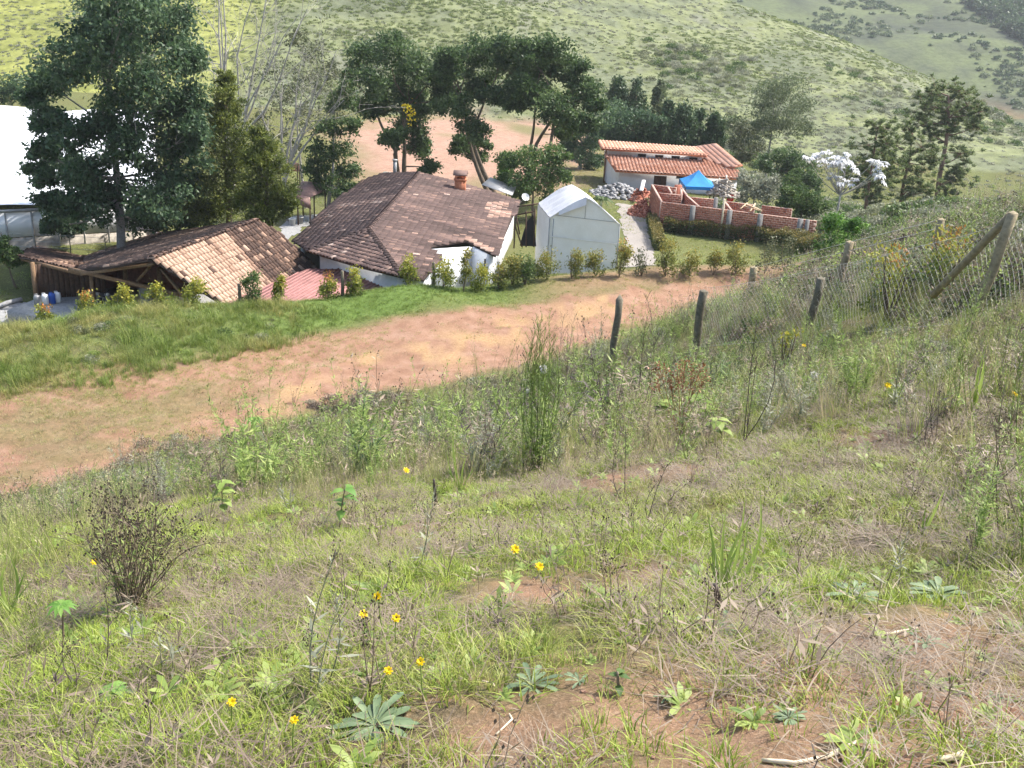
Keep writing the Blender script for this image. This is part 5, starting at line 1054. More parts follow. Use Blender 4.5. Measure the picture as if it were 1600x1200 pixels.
# ------------------------------------------------------------------ scattered stuff (grass, litter, scrub)
proto_n = [0]
def proto(V, F, T, mat):
    proto_n[0] += 1; me = raw_mesh('tuft', V, F, MT[mat], tint=T); return bpy.data.objects.new('tuft_%03d' % proto_n[0], me)
def scatter(name, label, pts, rot, scl, idx, tint, protos, cat):
    col = bpy.data.collections.new(name + '_kinds')
    for p in protos: col.objects.link(p)
    me = bpy.data.meshes.new(name); me.vertices.add(len(pts)); me.vertices.foreach_set('co', np.asarray(pts, np.float32).ravel())
    for nm, ty, v, key in (('rot', 'FLOAT_VECTOR', rot, 'vector'), ('scl', 'FLOAT_VECTOR', scl, 'vector'), ('idx', 'INT', idx, 'value'), ('tint', 'FLOAT', tint, 'value')):
        a = me.attributes.new(nm, ty, 'POINT'); a.data.foreach_set(key, np.ascontiguousarray(v, np.int32 if ty == 'INT' else np.float32).ravel())
    o = new_obj(name, me); tag(o, label, cat, kind='stuff')
    g = bpy.data.node_groups.new(name, 'GeometryNodeTree'); g.interface.new_socket('Geometry', in_out='INPUT', socket_type='NodeSocketGeometry'); g.interface.new_socket('Geometry', in_out='OUTPUT', socket_type='NodeSocketGeometry')
    N = g.nodes; L = g.links; gi = N.new('NodeGroupInput'); go = N.new('NodeGroupOutput'); ip = N.new('GeometryNodeInstanceOnPoints'); ci = N.new('GeometryNodeCollectionInfo')
    ci.inputs['Collection'].default_value = col; ci.inputs['Separate Children'].default_value = True; ci.inputs['Reset Children'].default_value = True
    def na(nm, ty): q = N.new('GeometryNodeInputNamedAttribute'); q.data_type = ty; q.inputs['Name'].default_value = nm; return q.outputs['Attribute']
    er = N.new('FunctionNodeEulerToRotation'); L.new(na('rot', 'FLOAT_VECTOR'), er.inputs[0])
    L.new(gi.outputs[0], ip.inputs['Points']); L.new(ci.outputs[0], ip.inputs['Instance']); ip.inputs['Pick Instance'].default_value = True
    L.new(na('idx', 'INT'), ip.inputs['Instance Index']); L.new(er.outputs[0], ip.inputs['Rotation']); L.new(na('scl', 'FLOAT_VECTOR'), ip.inputs['Scale']); L.new(ip.outputs[0], go.inputs[0])
    md = o.modifiers.new('scatter', 'NODES'); md.node_group = g; return o
def tuft(n, h, spread, width, mat, bend=.5, flat=0.0, seg=3, heads=0):
    Vs, Fs, Ts = [], [], []; k = 0
    for i in range(n):
        a = rng.random() * 6.28; r = spread * math.sqrt(rng.random()) * .5; b = np.array([r * math.cos(a), r * math.sin(a), -.01]); a2 = a + rng.normal(0, .9); d = np.array([math.cos(a2), math.sin(a2), 0]); H = h * rng.uniform(.45, 1.1); bd = bend * rng.uniform(.3, 1.4); w = width * rng.uniform(.6, 1.3); sd_ = np.array([-d[1], d[0], 0]); t0 = rng.random()
        if flat: b[2] = rng.uniform(0, .04); el = rng.uniform(-.1, .35)
        rows = []
        for s in range(seg + 1):
            t = s / seg
            if flat: p = b + d * H * t * math.cos(el) + np.array([0, 0, H * t * math.sin(el) - .3 * H * t * t * math.sin(el)]) + sd_ * .12 * H * t * t * math.sin(i)
            else: p = b + d * H * bd * t * t + np.array([0, 0, H * (t - .35 * bd * t * t)])
            ww = w * (1 - t) ** .7 * .5
            rows.append((p - sd_ * ww, p + sd_ * ww))
        for s in range(seg):
            Vs += [rows[s][0], rows[s][1]]; Ts += [t0 * .8, t0 * .8]
        Vs.append(rows[seg][0]); Ts.append(t0 * .8 + .2)
        for s in range(seg - 1): Fs.append((k + 2 * s, k + 2 * s + 1, k + 2 * s + 3, k + 2 * s + 2))
        k2 = k + 2 * (seg - 1); Fs.append((k2, k2 + 1, k2 + 2, k2 + 2)); tip = rows[seg][0]; k = len(Vs)
        if heads and rng.random() < heads:
            for q in range(4):
                c = tip - (tip - b) * q * .05 + rng.normal(size=3) * .004; l = .012; dv = rng.normal(size=3); dv /= np.linalg.norm(dv); Vs += [c - dv * l, c + sd_ * l * .4, c + dv * l, c - sd_ * l * .4]; Ts += [.9] * 4; Fs.append((k, k + 1, k + 2, k + 3)); k += 4
    V = np.array(Vs); F = [f for f in Fs]; quads = np.array([f for f in F if f[2] != f[3]]).reshape(-1, 4); tris = np.array([f[:3] for f in F if f[2] == f[3]]).reshape(-1, 3)
    return proto(V, [q for q in (quads, tris) if len(q)], np.array(Ts), mat)
def stemmy(n, h, mat, leafy=6, heads=True, lm=None):
    """a few thin branching stems with tiny leaves and seed heads"""
    m = MB()
    for i in range(n):
        a = rng.random() * 6.28; d = np.array([math.cos(a), math.sin(a), 0]) * rng.uniform(.05, .45); H = h * rng.uniform(.6, 1.1); b = d * .1; P = np.array([b + d * H * t ** 1.4 + [0, 0, H * t * (1 - .15 * t)] + rng.normal(size=3) * .008 for t in np.linspace(0, 1, 5)]); m.tube(P, np.linspace(.0020, .0009, 5), 3, rng.uniform(.2, .7), cap=False)
        for j in range(leafy):
            t = rng.uniform(.15, 1); q = P[min(3, int(t * 4))] + (P[min(4, int(t * 4) + 1)] - P[min(3, int(t * 4))]) * (t * 4 % 1); dv = rng.normal(size=3); dv[2] = abs(dv[2]) * .8; dv /= np.linalg.norm(dv); l = rng.uniform(.02, .075) * (1 if t < .7 else .6) * (1.25 if h > .6 else 1); s = np.cross(dv, [0, 0, 1]); m.add([q, q + dv * l * .5 + s * l * .1, q + dv * l, q + dv * l * .5 - s * l * .1], [[0, 1, 2, 3]], rng.random())
        if heads:
            for j in range(3): q = P[-1] + rng.normal(size=3) * .015; l = .006; m.add([q - [0, 0, l], q + [l * .6, 0, 0], q + [0, 0, l], q - [l * .6, 0, 0]], [[0, 1, 2, 3]], .1); m.add([q - [0, 0, l], q + [0, l * .6, 0], q + [0, 0, l], q - [0, l * .6, 0]], [[0, 1, 2, 3]], .1)
    V = np.concatenate(m.V); by = {}
    for f in m.F: f = np.atleast_2d(f); by.setdefault(f.shape[1], []).append(f)
    return proto(V, [np.concatenate(v) for v in by.values()], np.concatenate(m.T), mat)
def bushlet(n, r, leaf, mat, flat=.75):
    d = rng.normal(size=(n, 3)); d /= np.linalg.norm(d, axis=1)[:, None]; c = d * (r * rng.uniform(.45, 1, n))[:, None] * [1, 1, flat]; c[:, 2] = np.abs(c[:, 2]) ; V, F, T = leaves(c, leaf * rng.uniform(.7, 1.3, n), rng.random(n) * .6 + .4 * c[:, 2] / (r * flat), .55, d); return proto(V, F, T, mat)
def forb(n, L, w, mat, up=.5):
    m = MB()
    for i in range(n):
        a = i * 2.4 + rng.random() * .5; d = np.array([math.cos(a), math.sin(a), 0]); s = np.array([-d[1], d[0], 0]); l = L * rng.uniform(.6, 1.1); e = up * rng.uniform(.4, 1.3); P = [d * l * t + np.array([0, 0, l * (e * t - .6 * e * t * t)]) for t in (0.02, .35, .7, 1)]; W = [w * .25, w * .8, w, 0]
        m.add([P[0] - s * W[0] / 2, P[0] + s * W[0] / 2, P[1] + s * W[1] / 2, P[1] - s * W[1] / 2, P[2] + s * W[2] / 2, P[2] - s * W[2] / 2, P[3]], [np.array([[0, 1, 2, 3], [3, 2, 4, 5]]), np.array([[5, 4, 6]])], rng.uniform(.1, 1))
    return m
def forb_proto(n, L, w, mat, up=.5):
    m = forb(n, L, w, mat, up); by = {}
    for f in m.F: f = np.atleast_2d(f); by.setdefault(f.shape[1], []).append(f)
    return proto(np.concatenate(m.V), [np.concatenate(v) for v in by.values()], np.concatenate(m.T), mat)
def sample_ground(n, y0, y1, s=.62, power=1.0):
    """points on the slope inside a wedge in front of the camera, even over the ground"""
    u = rng.random(n); y = (y0 ** 2 + u * (y1 ** 2 - y0 ** 2)) ** .5; x = (rng.random(n) * 2 - 1) * s * (y + 1.2); return x, y
def dress(name, label, x, y, protos, scl, tint, cat, lift=0.0, tilt=.12, sz=None):
    if name in ('tall_weeds', 'weed_thicket', 'side_weeds', 'tall_grass', 'low_brush'):      # the fence line is kept clear on the near side
        fx = np.interp(y, [6, 12, 16.5, 20, 26], [6.2, 5.5, 4.9, 3.7, 2.2]); dd = fx - x
        scl = np.asarray(scl) * (1 - .42 * sstep(-1.2, -.3, dd) * (1 - sstep(1.0, 2.6, dd)) * sstep(8.5, 10.5, y) * (y < 24))
    z = terrain(x, y) + lift; n = len(x); e = .25; gx_ = (terrain(x + e, y) - z + lift) / e; gy_ = (terrain(x, y + e) - z + lift) / e
    rot = np.c_[rng.normal(0, tilt, n) + gy_ * .35, rng.normal(0, tilt, n) - gx_ * .35, rng.random(n) * 6.28]
    sc = np.repeat(np.asarray(scl)[:, None], 3, 1)
    if sz is not None: sc[:, 2] *= sz
    return scatter(name, label, np.c_[x, y, z], rot, sc, rng.integers(0, len(protos), n), tint, protos, cat)

# near turf: fine grass, dry litter, small leafy weeds
fineP = [tuft(30, .11, .15, .0050, 'gr_fine', .9) for _ in range(5)] + [tuft(26, .08, .16, .0058, 'gr_fine', 1.25) for _ in range(4)]
x, y = sample_ground(30000, 1.0, 10.5); gm = masks(x, y); dens = np.clip(.22 + .95 * fbm(x, y, .55, 2, 2) ** 1.6 * 1.5 - .85 * gm['soil'], .03, 1); k = rng.random(len(x)) < dens; x, y = x[k], y[k]
dry = np.clip(1.25 - 2.1 * fbm(x, y, .8, 6) + rng.normal(0, .2, len(x)), 0, 1)
dress('grass', 'short yellow-green grass covering the near slope', x, y, fineP, rng.uniform(.45, 1.1, len(x)) * (.65 + .5 * fbm(x, y, .7, 15)), dry * .62, 'grass')
litP = [tuft(26, .16, .22, .0032, 'gr_straw', 0, 1) for _ in range(6)]
x, y = sample_ground(15000, 1.0, 10.0); k = rng.random(len(x)) < np.clip(2.6 * (fbm(x, y, .6, 9) - .36), .08, 1); x, y = x[k], y[k]
dress('dry_litter', 'dry straw and dead grass litter on the near slope', x, y, litP, rng.uniform(.5, 1.2, len(x)), rng.random(len(x)), 'dry grass', .004, .05)
forbP = [forb_proto(9, .07, .018, 'weed_green', .7) for _ in range(4)]
x, y = sample_ground(3800, 1.0, 9.5); k = rng.random(len(x)) < np.clip(fbm(x, y, .5, 19) * 1.5 - .35, .02, 1); x, y = x[k], y[k]
dress('small_weeds', 'tiny leafy weeds among the near grass', x, y, forbP, rng.uniform(.4, 1.3, len(x)), rng.random(len(x)), 'weeds')
stP = [stemmy(3, .30, 'weed_dry', 5) for _ in range(7)] + [stemmy(2, .22, 'weed_dark', 4) for _ in range(2)]
x, y = sample_ground(1900, 1.2, 9.5); k = rng.random(len(x)) < np.clip(fbm(x, y, 1.1, 29) * 1.9 - .5, .05, 1); x, y = x[k], y[k]
dress('dry_stalks', 'thin dry stalks standing in the near grass', x, y, stP, rng.uniform(.35, 1.15, len(x)), rng.random(len(x)), 'dry stalks')
# taller weeds beyond the brow, down to the road
tallP = [tuft(30, .55, .30, .007, 'gr_tall', .45, heads=.25) for _ in range(5)] + [tuft(22, .7, .25, .006, 'gr_tall', .35, heads=.4) for _ in range(3)]
def slope_pts(n, ya, yb, s=.62):
    x, y = sample_ground(n, ya, yb, s); yn = np.interp(x, RNX, RNY); k = (y < yn - .3 + 1.8 * (fbm(x, y, 1.5, 3) - .5)) | (x > 14); return x[k], y[k]
x, y = slope_pts(30000, 7.0, 44); k = rng.random(len(x)) < np.clip(sstep(7.0, 10.5, y + 3 * (fbm(x, y, 1.8, 51) - .5)) * (.05 + 1.25 * fbm(x, y, 1.6, 13)) * (1 - .8 * sstep(6.6, 7.6, x) * sstep(13, 16, y)), 0, 1); x, y = x[k], y[k]
lowf = 1 - .55 * sstep(2.5, 0, np.interp(x, RNX, RNY) - y)
dress('tall_grass', 'tall grass and weeds on the slope above the road', x, y, tallP, rng.uniform(.45, 1.1, len(x)) * lowf, np.clip(1.5 - 1.9 * fbm(x, y, 2.6, 17) + rng.normal(0, .27, len(x)), 0, 1), 'tall grass')
tst = [stemmy(5, .8, 'weed_dry', 14) for _ in range(4)] + [stemmy(4, .8, 'weed_green', 22, True) for _ in range(4)] + [stemmy(4, .7, 'weed_dark', 10) for _ in range(2)]
x, y = slope_pts(19000, 7.2, 44); k = rng.random(len(x)) < np.clip(sstep(7.2, 10, y) * (2.2 * fbm(x, y, 2.0, 23) - .45), .03, 1); x, y = x[k], y[k]
dress('weed_thicket', 'mixed dry and green weed stems on the slope', x, y, tst, rng.uniform(.45, 1.0, len(x)) * (1 + .6 * (rng.random(len(x)) < .12)), rng.random(len(x)), 'weeds')
leafy = []
for mm, hh, nl in (('weed_green', 1.0, 70), ('weed_green', .8, 60), ('lf_mid', .8, 60), ('weed_dry', 1.0, 40), ('weed_dry', .8, 45), ('weed_dark', .9, 26), ('lf_grey', .8, 50), ('lf_olive', .9, 55)): leafy.append(stemmy(7, hh, mm, nl))
x, y = slope_pts(12000, 7.6, 34); k = (rng.random(len(x)) < np.clip(sstep(7.4, 9.5, y + 2 * (fbm(x, y, 1.5, 52) - .5)) * (2.6 * fbm(x, y, 1.3, 53) - .75) * (.3 + .9 * sstep(-7, -2, x)), 0, 1)); x, y = x[k], y[k]
dress('tall_weeds', 'dense tall leafy weeds and dry stalks below the fence', x, y, leafy, rng.uniform(.5, 1.15, len(x)) * (1 + .6 * (rng.random(len(x)) < .22)) * (.75 + .35 * sstep(8, 11, y)) * (1 - .30 * sstep(1.2, 4, x)) * (.72 + .28 * sstep(-5, -1, x)), rng.random(len(x)), 'weeds')
x, y = slope_pts(5200, 8.5, 40); k = rng.random(len(x)) < np.clip(3.2 * (fbm(x, y, 2.4, 57) - .45), 0, 1); x, y = x[k], y[k]
dress('low_brush', 'low brown and green brush patches on the slope', x, y, [bushlet(420, .34, .05, mm, .8) for mm in ('weed_dry', 'weed_dry', 'lf_grey', 'weed_green', 'lf_olive', 'lf_mid')], rng.uniform(.5, 1.3, len(x)) * (.8 + y / 60), rng.random(len(x)), 'scrub', -.05, .12)
bx, by = [], []
for p_x, p_y, rr_, nn_ in [(525, 640, 1.2, 26), (575, 632, 1.3, 30), (620, 628, 1.0, 20), (300, 705, 1.6, 26), (250, 720, 1.5, 20), (350, 700, 1.2, 16), (420, 690, 1.0, 12), (180, 760, 1.6, 20), (80, 800, 1.8, 20)]:
    q = hit(p_x, p_y); bx += list(q[0] + rng.normal(0, rr_ * .6, nn_)); by += list(q[1] + rng.normal(0, rr_ * .5, nn_))
bx, by = np.array(bx), np.array(by)
dress('roadside_brush', 'low grey-brown dry brush spilling onto the road edge', bx, by, [bushlet(420, .34, .055, mm, .7) for mm in ('weed_dry', 'weed_dry', 'lf_grey', 'weed_dark')] + [stemmy(9, .7, 'weed_dry', 26), stemmy(8, .7, 'weed_dark', 20)], rng.uniform(.6, 1.4, len(bx)), rng.random(len(bx)), 'scrub', -.05, .15)
# clods and stones on the track
cl = []
for k_ in range(4):
    v = rng.normal(size=(14, 3)); v /= np.linalg.norm(v, axis=1)[:, None]; v *= rng.uniform(.7, 1.1, (14, 1)) * [1, .8, .55] 
    import bmesh
    bm_ = bmesh.new(); [bm_.verts.new(q) for q in v]; bmesh.ops.convex_hull(bm_, input=bm_.verts); me_ = bpy.data.meshes.new('clod'); bm_.to_mesh(me_); bm_.free(); me_.materials.append(MT['clod']); o_ = bpy.data.objects.new('tuft_9%02d' % k_, me_); cl.append(o_)
n = 9000; x = rng.uniform(-26, 14, n); y = rng.uniform(20, 58, n); k = (road_mask(x, y) > .25) & (rng.random(n) < .15 + 1.2 * (fbm(x, y, 1.2, 91) > .55)); x, y = x[k], y[k]
dress('clods', 'small clods and stones scattered over the dirt track', x, y, cl, .012 + .05 * rng.random(len(x)) ** 4, rng.random(len(x)), 'clods', 0, .4)
x, y = sample_ground(2600, 1.0, 8.0); k = masks(x, y)['soil'] > .18; x, y = x[k], y[k]
dress('crumbs_of_soil', 'crumbly soil lumps on the near bare patches', x, y, [c_.copy() for c_ in cl], .003 + .014 * rng.random(len(x)) ** 3, rng.random(len(x)), 'soil', 0, .4)
# right-hand side weeds nearer the camera
x, y = sample_ground(5200, 3.5, 12); k = (x > 1.6 + .12 * y) & (rng.random(len(x)) < np.clip(sstep(.30, .62, x / (y + 1)) * 1.1, 0, 1) * (.3 + fbm(x, y, .9, 33))); x, y = x[k], y[k]
dress('side_weeds', 'tall tangled weeds along the fence at the right', x, y, [p.copy() for p in tallP + tst + leafy], rng.uniform(.35, .85, len(x)), np.clip(rng.normal(.45, .3, len(x)), 0, 1), 'weeds')
# left near slope taller grass
x, y = sample_ground(2600, 3.2, 9); k = (x < -1.0 - .2 * y) & (rng.random(len(x)) < .8 * sstep(.30, .6, -x / (y + 1))); x, y = x[k], y[k]
dress('side_grass', 'taller grass at the left edge of the near slope', x, y, [p.copy() for p in tallP], rng.uniform(.3, .75, len(x)), np.clip(rng.normal(.3, .3, len(x)), 0, 1), 'tall grass')
# road verge and bank
vP = [tuft(26, .16, .3, .010, 'gr_lush', .8) for _ in range(5)]; vT = [tuft(26, .55, .4, .018, 'gr_lush', .7, heads=.2) for _ in range(5)]
n = 60000; x = rng.uniform(-30, 14, n); y = rng.uniform(20, 62, n); gm = masks(x, y); yf = np.interp(x, RFX, RFY); yh = np.interp(x, HX, HY)
k = (y > yf - 4.5) & (y < yh + 3) & (rng.random(n) < np.clip(.03 + gm['lush'] * 1.2 + .25 * sstep(-11, -17, x) * (fbm(x, y, 2, 7) > .45), 0, 1)); x1, y1 = x[k], y[k]
dress('verge_grass', 'short bright green grass on the bank beside the road', x1, y1, vP, rng.uniform(.5, 1.3, len(x1)), np.clip(.85 - 1.1 * masks(x1, y1)['lush'] + rng.normal(0, .2, len(x1)), 0, 1), 'grass')
n = 26000; x = rng.uniform(-34, -5, n); y = rng.uniform(24, 48, n); yf = np.interp(x, RFX, RFY); yh = np.interp(x, HX, HY); k = (y > yf - 1.2 + 2.5 * (fbm(x, y, 3, 5) - .5)) & (y < yh + 2.2) & (rng.random(n) < sstep(-7, -12, x + 3 * (fbm(x, y, 4, 6) - .5)) * (.02 + 1.5 * fbm(x, y, 1.5, 2) ** 1.5)); x, y = x[k], y[k]
dress('bank_grass', 'long grass on the berm in front of the barn', x, y, vT, rng.uniform(.35, 1.0, len(x)) * (.35 + 1.3 * fbm(x, y, 1.3, 62)), np.clip(1.5 - 2.3 * fbm(x, y, 1.8, 4) + rng.normal(0, .22, len(x)), 0, 1), 'tall grass')
n = 700; x = rng.uniform(-30, -7, n); y = rng.uniform(24, 46, n); yf = np.interp(x, RFX, RFY); yh = np.interp(x, HX, HY); k = (y > yf) & (y < yh + 1) & (fbm(x, y, 2.5, 66) > .5); x, y = x[k], y[k]
dress('bank_brush', 'darker weedy clumps on the berm before the barn', x, y, [bushlet(420, .34, .06, mm, .7) for mm in ('lf_mid', 'weed_green', 'lf_olive', 'lf_grey')], rng.uniform(.5, 1.3, len(x)), rng.random(len(x)), 'scrub', -.05, .1)
n = 60000; x = rng.uniform(-28, 14, n); y = rng.uniform(20, 60, n); rm = road_mask(x, y); k = (rm > .3) & (rng.random(n) < .04 + .95 * sstep(-6, -11, x + 6 * (fbm(x, y, 3.5, 8) - .5)) * np.clip(2.5 * (fbm(x, y, 3.0, 11) - .3) + .9 * sstep(.45, .9, (y - np.interp(x, RNX, RNY)) / (np.interp(x, RFX, RFY) - np.interp(x, RNX, RNY))), 0, 1) + .35 * (rm < .75)); x, y = x[k], y[k]
dress('road_grass', 'sparse dry grass creeping over the dirt track', x, y, [tuft(22, .14, .3, .008, 'gr_tall', .9) for _ in range(4)], rng.uniform(.4, 1.3, len(x)), np.clip(1.15 - 1.2 * fbm(x, y, 2.5, 81) + rng.normal(0, .2, len(x)) - .25 * sstep(.5, .9, (y - np.interp(x, RNX, RNY)) / (np.interp(x, RFX, RFY) - np.interp(x, RNX, RNY))), 0, 1), 'grass')
# lawns and rough ground around the buildings
n = 30000; x = rng.uniform(-50, 60, n); y = rng.uniform(44, 150, n); fld = inpoly(x, y, FIELD); yh = np.interp(x, HX, HY); k = ~fld & (y > yh + 3) & (np.abs(x) < .62 * (y + 4)) & ~((x > -22) & (x < 1) & (y < 82) & (y > 50)) & ~((x > 1) & (x < 10) & (y < 78)); x, y = x[k], y[k]
dress('lawn_grass', 'rough lawn grass around the buildings', x, y, [tuft(20, .18, .6, .02, 'gr_fine', .8) for _ in range(4)], rng.uniform(.5, 1.4, len(x)), np.clip(rng.normal(.35, .25, len(x)), 0, 1), 'grass')
# thicket on the right beyond the fence
bP = [bushlet(260, .55, .10, 'lf_scrub') for _ in range(3)] + [bushlet(260, .6, .11, 'lf_grey') for _ in range(3)] + [bushlet(260, .6, .13, 'lf_mid') for _ in range(3)] + [bushlet(240, .5, .10, 'lf_olive') for _ in range(2)]
n = 26000; x = rng.uniform(5, 75, n); y = rng.uniform(13, 125, n) ** 1.0; lim = 5.2 + .05 * y + np.maximum(0, 15 * sstep(34, 44, y) * (1 - sstep(86, 100, y)) - 3.2); k = (x > lim + 2.5 * fbm(x, y, 3, 3)) & (x < .66 * (y + 4)) & (rng.random(n) < .2 + 1.2 * (fbm(x, y, 7, 14) - .25)); k &= ~((y > 96) & (x < 27)); x, y = x[k], y[k]; x2 = rng.uniform(20, 120, 9000); y2 = rng.uniform(108, 200, 9000); k2 = (x2 < .68 * (y2 + 4)) & (rng.random(9000) < .04 + 1.6 * (fbm(x2, y2, 16, 34) - .42)); x, y = np.r_[x, x2[k2]], np.r_[y, y2[k2]]
dress('thicket', 'mixed scrub covering the ground right of the buildings', x, y, bP, rng.uniform(.5, 1.4, len(x)) * (.35 + np.minimum(y, 75) / 65 + .2 * (y > 110)), rng.random(len(x)), 'scrub', -.1, .1)
n = 2600; y = rng.uniform(12.5, 46, n); x = 5.6 + .035 * y + rng.random(n) ** 1.3 * (.62 * (y + 4) - 5); k = (rng.random(n) < .25 + 1.1 * (fbm(x, y, 3.2, 61) - .2)) & ~((y > 38) & (x < 16)); x, y = x[k], y[k]
dress('fence_scrub', 'brown and green bushes growing behind the fence', x, y, [bushlet(420, .5, .055, mm, .95) for mm in ('lf_scrub', 'weed_dark', 'lf_mid', 'weed_dark', 'weed_green', 'lf_olive', 'lf_deep', 'weed_dry')], rng.uniform(.5, 1.25, len(x)) * (.75 + y / 60), rng.random(len(x)), 'scrub', -.08, .12)
# scrub on the hill spur and the far hillside
hP = [bushlet(50, .9, .4, 'lf_hs1', .42) for _ in range(4)] + [bushlet(50, .9, .4, 'lf_hs2', .42) for _ in range(4)] + [bushlet(60, 1.0, .42, 'lf_hillgreen', .5) for _ in range(2)]
n = 75000; y = rng.uniform(135, 300, n); x = rng.uniform(-1, 1, n) * .64 * (y + 8); hm = hill(x, y); tt = terrain(x, y); k = (hm >= tt - .2) & (rng.random(n) < np.clip(.25 + 1.6 * (fbm(x, y, 30, 3) - .25) * fbm(x, y, 6, 5) * 1.6, .04, 1)); x, y = x[k], y[k]
gtype = fbm(x, y, 45, 12) + rng.normal(0, .08, len(x)); ix = np.where((gtype > .57) | (rng.random(len(x)) < .03), rng.integers(8, 10, len(x)), np.where(gtype > .47, rng.integers(0, 4, len(x)), rng.integers(4, 8, len(x))))
scatter('hill_scrub', 'low grey-green scrub covering the hill spur', np.c_[x, y, terrain(x, y) - .1], np.c_[np.zeros(len(x)), np.zeros(len(x)), rng.random(len(x)) * 6.28], np.repeat((rng.uniform(.22, .7, len(x)) ** 1.1 * (.6 + .9 * fbm(x, y, 9, 8)))[:, None], 3, 1), ix, rng.random(len(x)), hP, 'scrub')
fP = [bushlet(60, 1.6, .8, 'lf_conif', .8) for _ in range(3)] + [bushlet(60, 1.6, .8, 'lf_euc', .8) for _ in range(3)]
n = 26000; y = rng.uniform(300, 700, n); x = rng.uniform(20, 420, n); k = (x < .66 * (y + 10)) & (far(x, y) >= hill(x, y)) & (rng.random(n) < np.clip(3.2 * (fbm(x, y, 38, 13) - .5), .01, 1)); x, y = x[k], y[k]
scatter('far_scrub', 'dark scrub patches on the distant hillside', np.c_[x, y, terrain(x, y) - .2], np.c_[np.zeros(len(x)), np.zeros(len(x)), rng.random(len(x)) * 6.28], np.repeat(rng.uniform(.5, 1.6, len(x))[:, None], 3, 1), rng.integers(0, 6, len(x)), rng.random(len(x)), fP, 'scrub')
n = 1500; px = rng.uniform(1530, 1680, n); py = rng.uniform(8, 100, n); pts = []
wP = [bushlet(150, 2.2, 1.0, 'lf_conif', 2.2) for _ in range(3)]
fc = aty(1690, 40, 520); x = fc[0] + rng.normal(0, 32, n); y = fc[1] + rng.normal(0, 40, n); edge = x > fc[0] - 28 + 12 * (fbm(x, y, 25, 6) - .5); x, y = x[edge], y[edge]
scatter('far_wood', 'dark conifer wood on the distant hillside at the upper right', np.c_[x, y, terrain(x, y) - .3], np.c_[np.zeros(len(x)), np.zeros(len(x)), rng.random(len(x)) * 6.28], np.repeat(rng.uniform(.9, 1.8, len(x))[:, None], 3, 1), rng.integers(0, 3, len(x)), rng.random(len(x)), wP, 'wood')

# ------------------------------------------------------------------ fence on the right
def round_post(a, b, r, mat, parent=None, name='post', base=None, cut=.5):
    a = np.array(a); b = np.array(b); d = b - a; m = MB(); t = np.linspace(0, 1, 6)[:, None]; P = a + d * t + np.r_[np.zeros((1, 3)), rng.normal(size=(4, 3)) * r * .12, np.zeros((1, 3))]; m.tube(P, r * rng.uniform(.93, 1.07, 6), 10)
    m.add(*(lambda V, F: (V, F))(np.vstack([P[-1] + r * .98 * np.c_[np.cos(np.arange(8) * .785), np.sin(np.arange(8) * .785), np.zeros(8)], P[-1] + [0, 0, r * cut]]), [np.array([[i, (i + 1) % 8, 8] for i in range(8)])]))
    o = m.build(name, MT[mat], parent, True)
    if base is not None: rel(o, base)
    return o
FP = [((1512, 512), (1583, 333), 12, .062, 'post_wood'), ((1256, 532), (1283, 435), 16.5, .07, 'post_old'), ((1085, 552), (1100, 455), 20, .085, 'post_old')]
cf = empty('chain_link_fence', (5.5, 12, 11)); cfb = np.array([5.5, 12, 11]); tag(cf, 'chain-link fence on leaning round posts crossing the weeds at the right', 'fence')
Pt = []
for (bx, by), (tx, ty), yv, r, mt in FP:
    a, b = aty(bx, by, yv), aty(tx, ty, yv); g = tz(a[0], a[1]); a[2] = g - .3; round_post(a, b, r, mt, cf, 'post', cfb); Pt.append((np.array([a[0], a[1], g]), b))
a0, b0 = aty(1500, 418, 12.6), aty(1578, 337, 12.05); round_post(a0 - (b0 - a0) * .6, b0, .05, 'post_wood', cf, 'brace', cfb)
xr = Pt[0][0] + (Pt[0][0] - Pt[1][0]) * .8; xr[2] = tz(xr[0], xr[1]); Pt.insert(0, (xr, xr + (Pt[0][1] - Pt[0][0])))
for (g0, t0), (g1, t1) in zip(Pt[:-1], Pt[1:]):
    L = np.linalg.norm((g1 - g0)[:2]); m = MB(); st = .105; H = 1.28; nrm = np.cross(g1 - g0, [0, 0, 1.0]); nrm /= np.linalg.norm(nrm)
    u0, u1 = (t0 - g0) / np.linalg.norm(t0 - g0), (t1 - g1) / np.linalg.norm(t1 - g1)
    def pt(s, h):
        f = s / L; sag = -.05 * math.sin(f * math.pi) * h; return g0 + (g1 - g0) * f + (u0 * (1 - f) + u1 * f) * (h + .05 + sag) + nrm * (.05 * math.sin(s * 2.1) + .02 * math.sin(h * 7 + s))
    for k in range(int((L + H) / st) + 1):
        for sg in (1, -1):
            p0 = k * st - (H if sg > 0 else 0); ps = []
            for q in np.linspace(0, 1, 8):
                s = p0 + q * H if sg > 0 else k * st - q * H; h = q * H
                if 0 <= s <= L: ps.append(pt(s, h))
            if len(ps) > 1: m.tube(ps, .0018, 3, cap=False)
    rel(m.build('wire_mesh', MT['wire'], cf), cfb)
    for h in (0.02, H):
        m = MB(); m.tube([pt(s, h) for s in np.linspace(0, L, 14)], .003, 4); rel(m.build('tension_wire', MT['wire'], cf), cfb)
bf = empty('post_and_wire_fence', (6.3, 20, 9)); bfb = np.array([6.3, 20, 9]); tag(bf, 'wire fence on wooden posts farther down behind the chain-link fence', 'fence'); Pb = []
for (bx, by), (tx, ty), yv, r in [((1455, 428), (1471, 343), 17, .06), ((1299, 476), (1328, 378), 20, .075), ((1167, 484), (1178, 418), 26, .09)]:
    a, b = aty(bx, by, yv), aty(tx, ty, yv); g = tz(a[0], a[1]); a[2] = min(g, a[2]) - .3; round_post(a, b, r, 'post_wood', bf, 'post', bfb); Pb.append((np.array([a[0], a[1], a[2] + .3]), b))
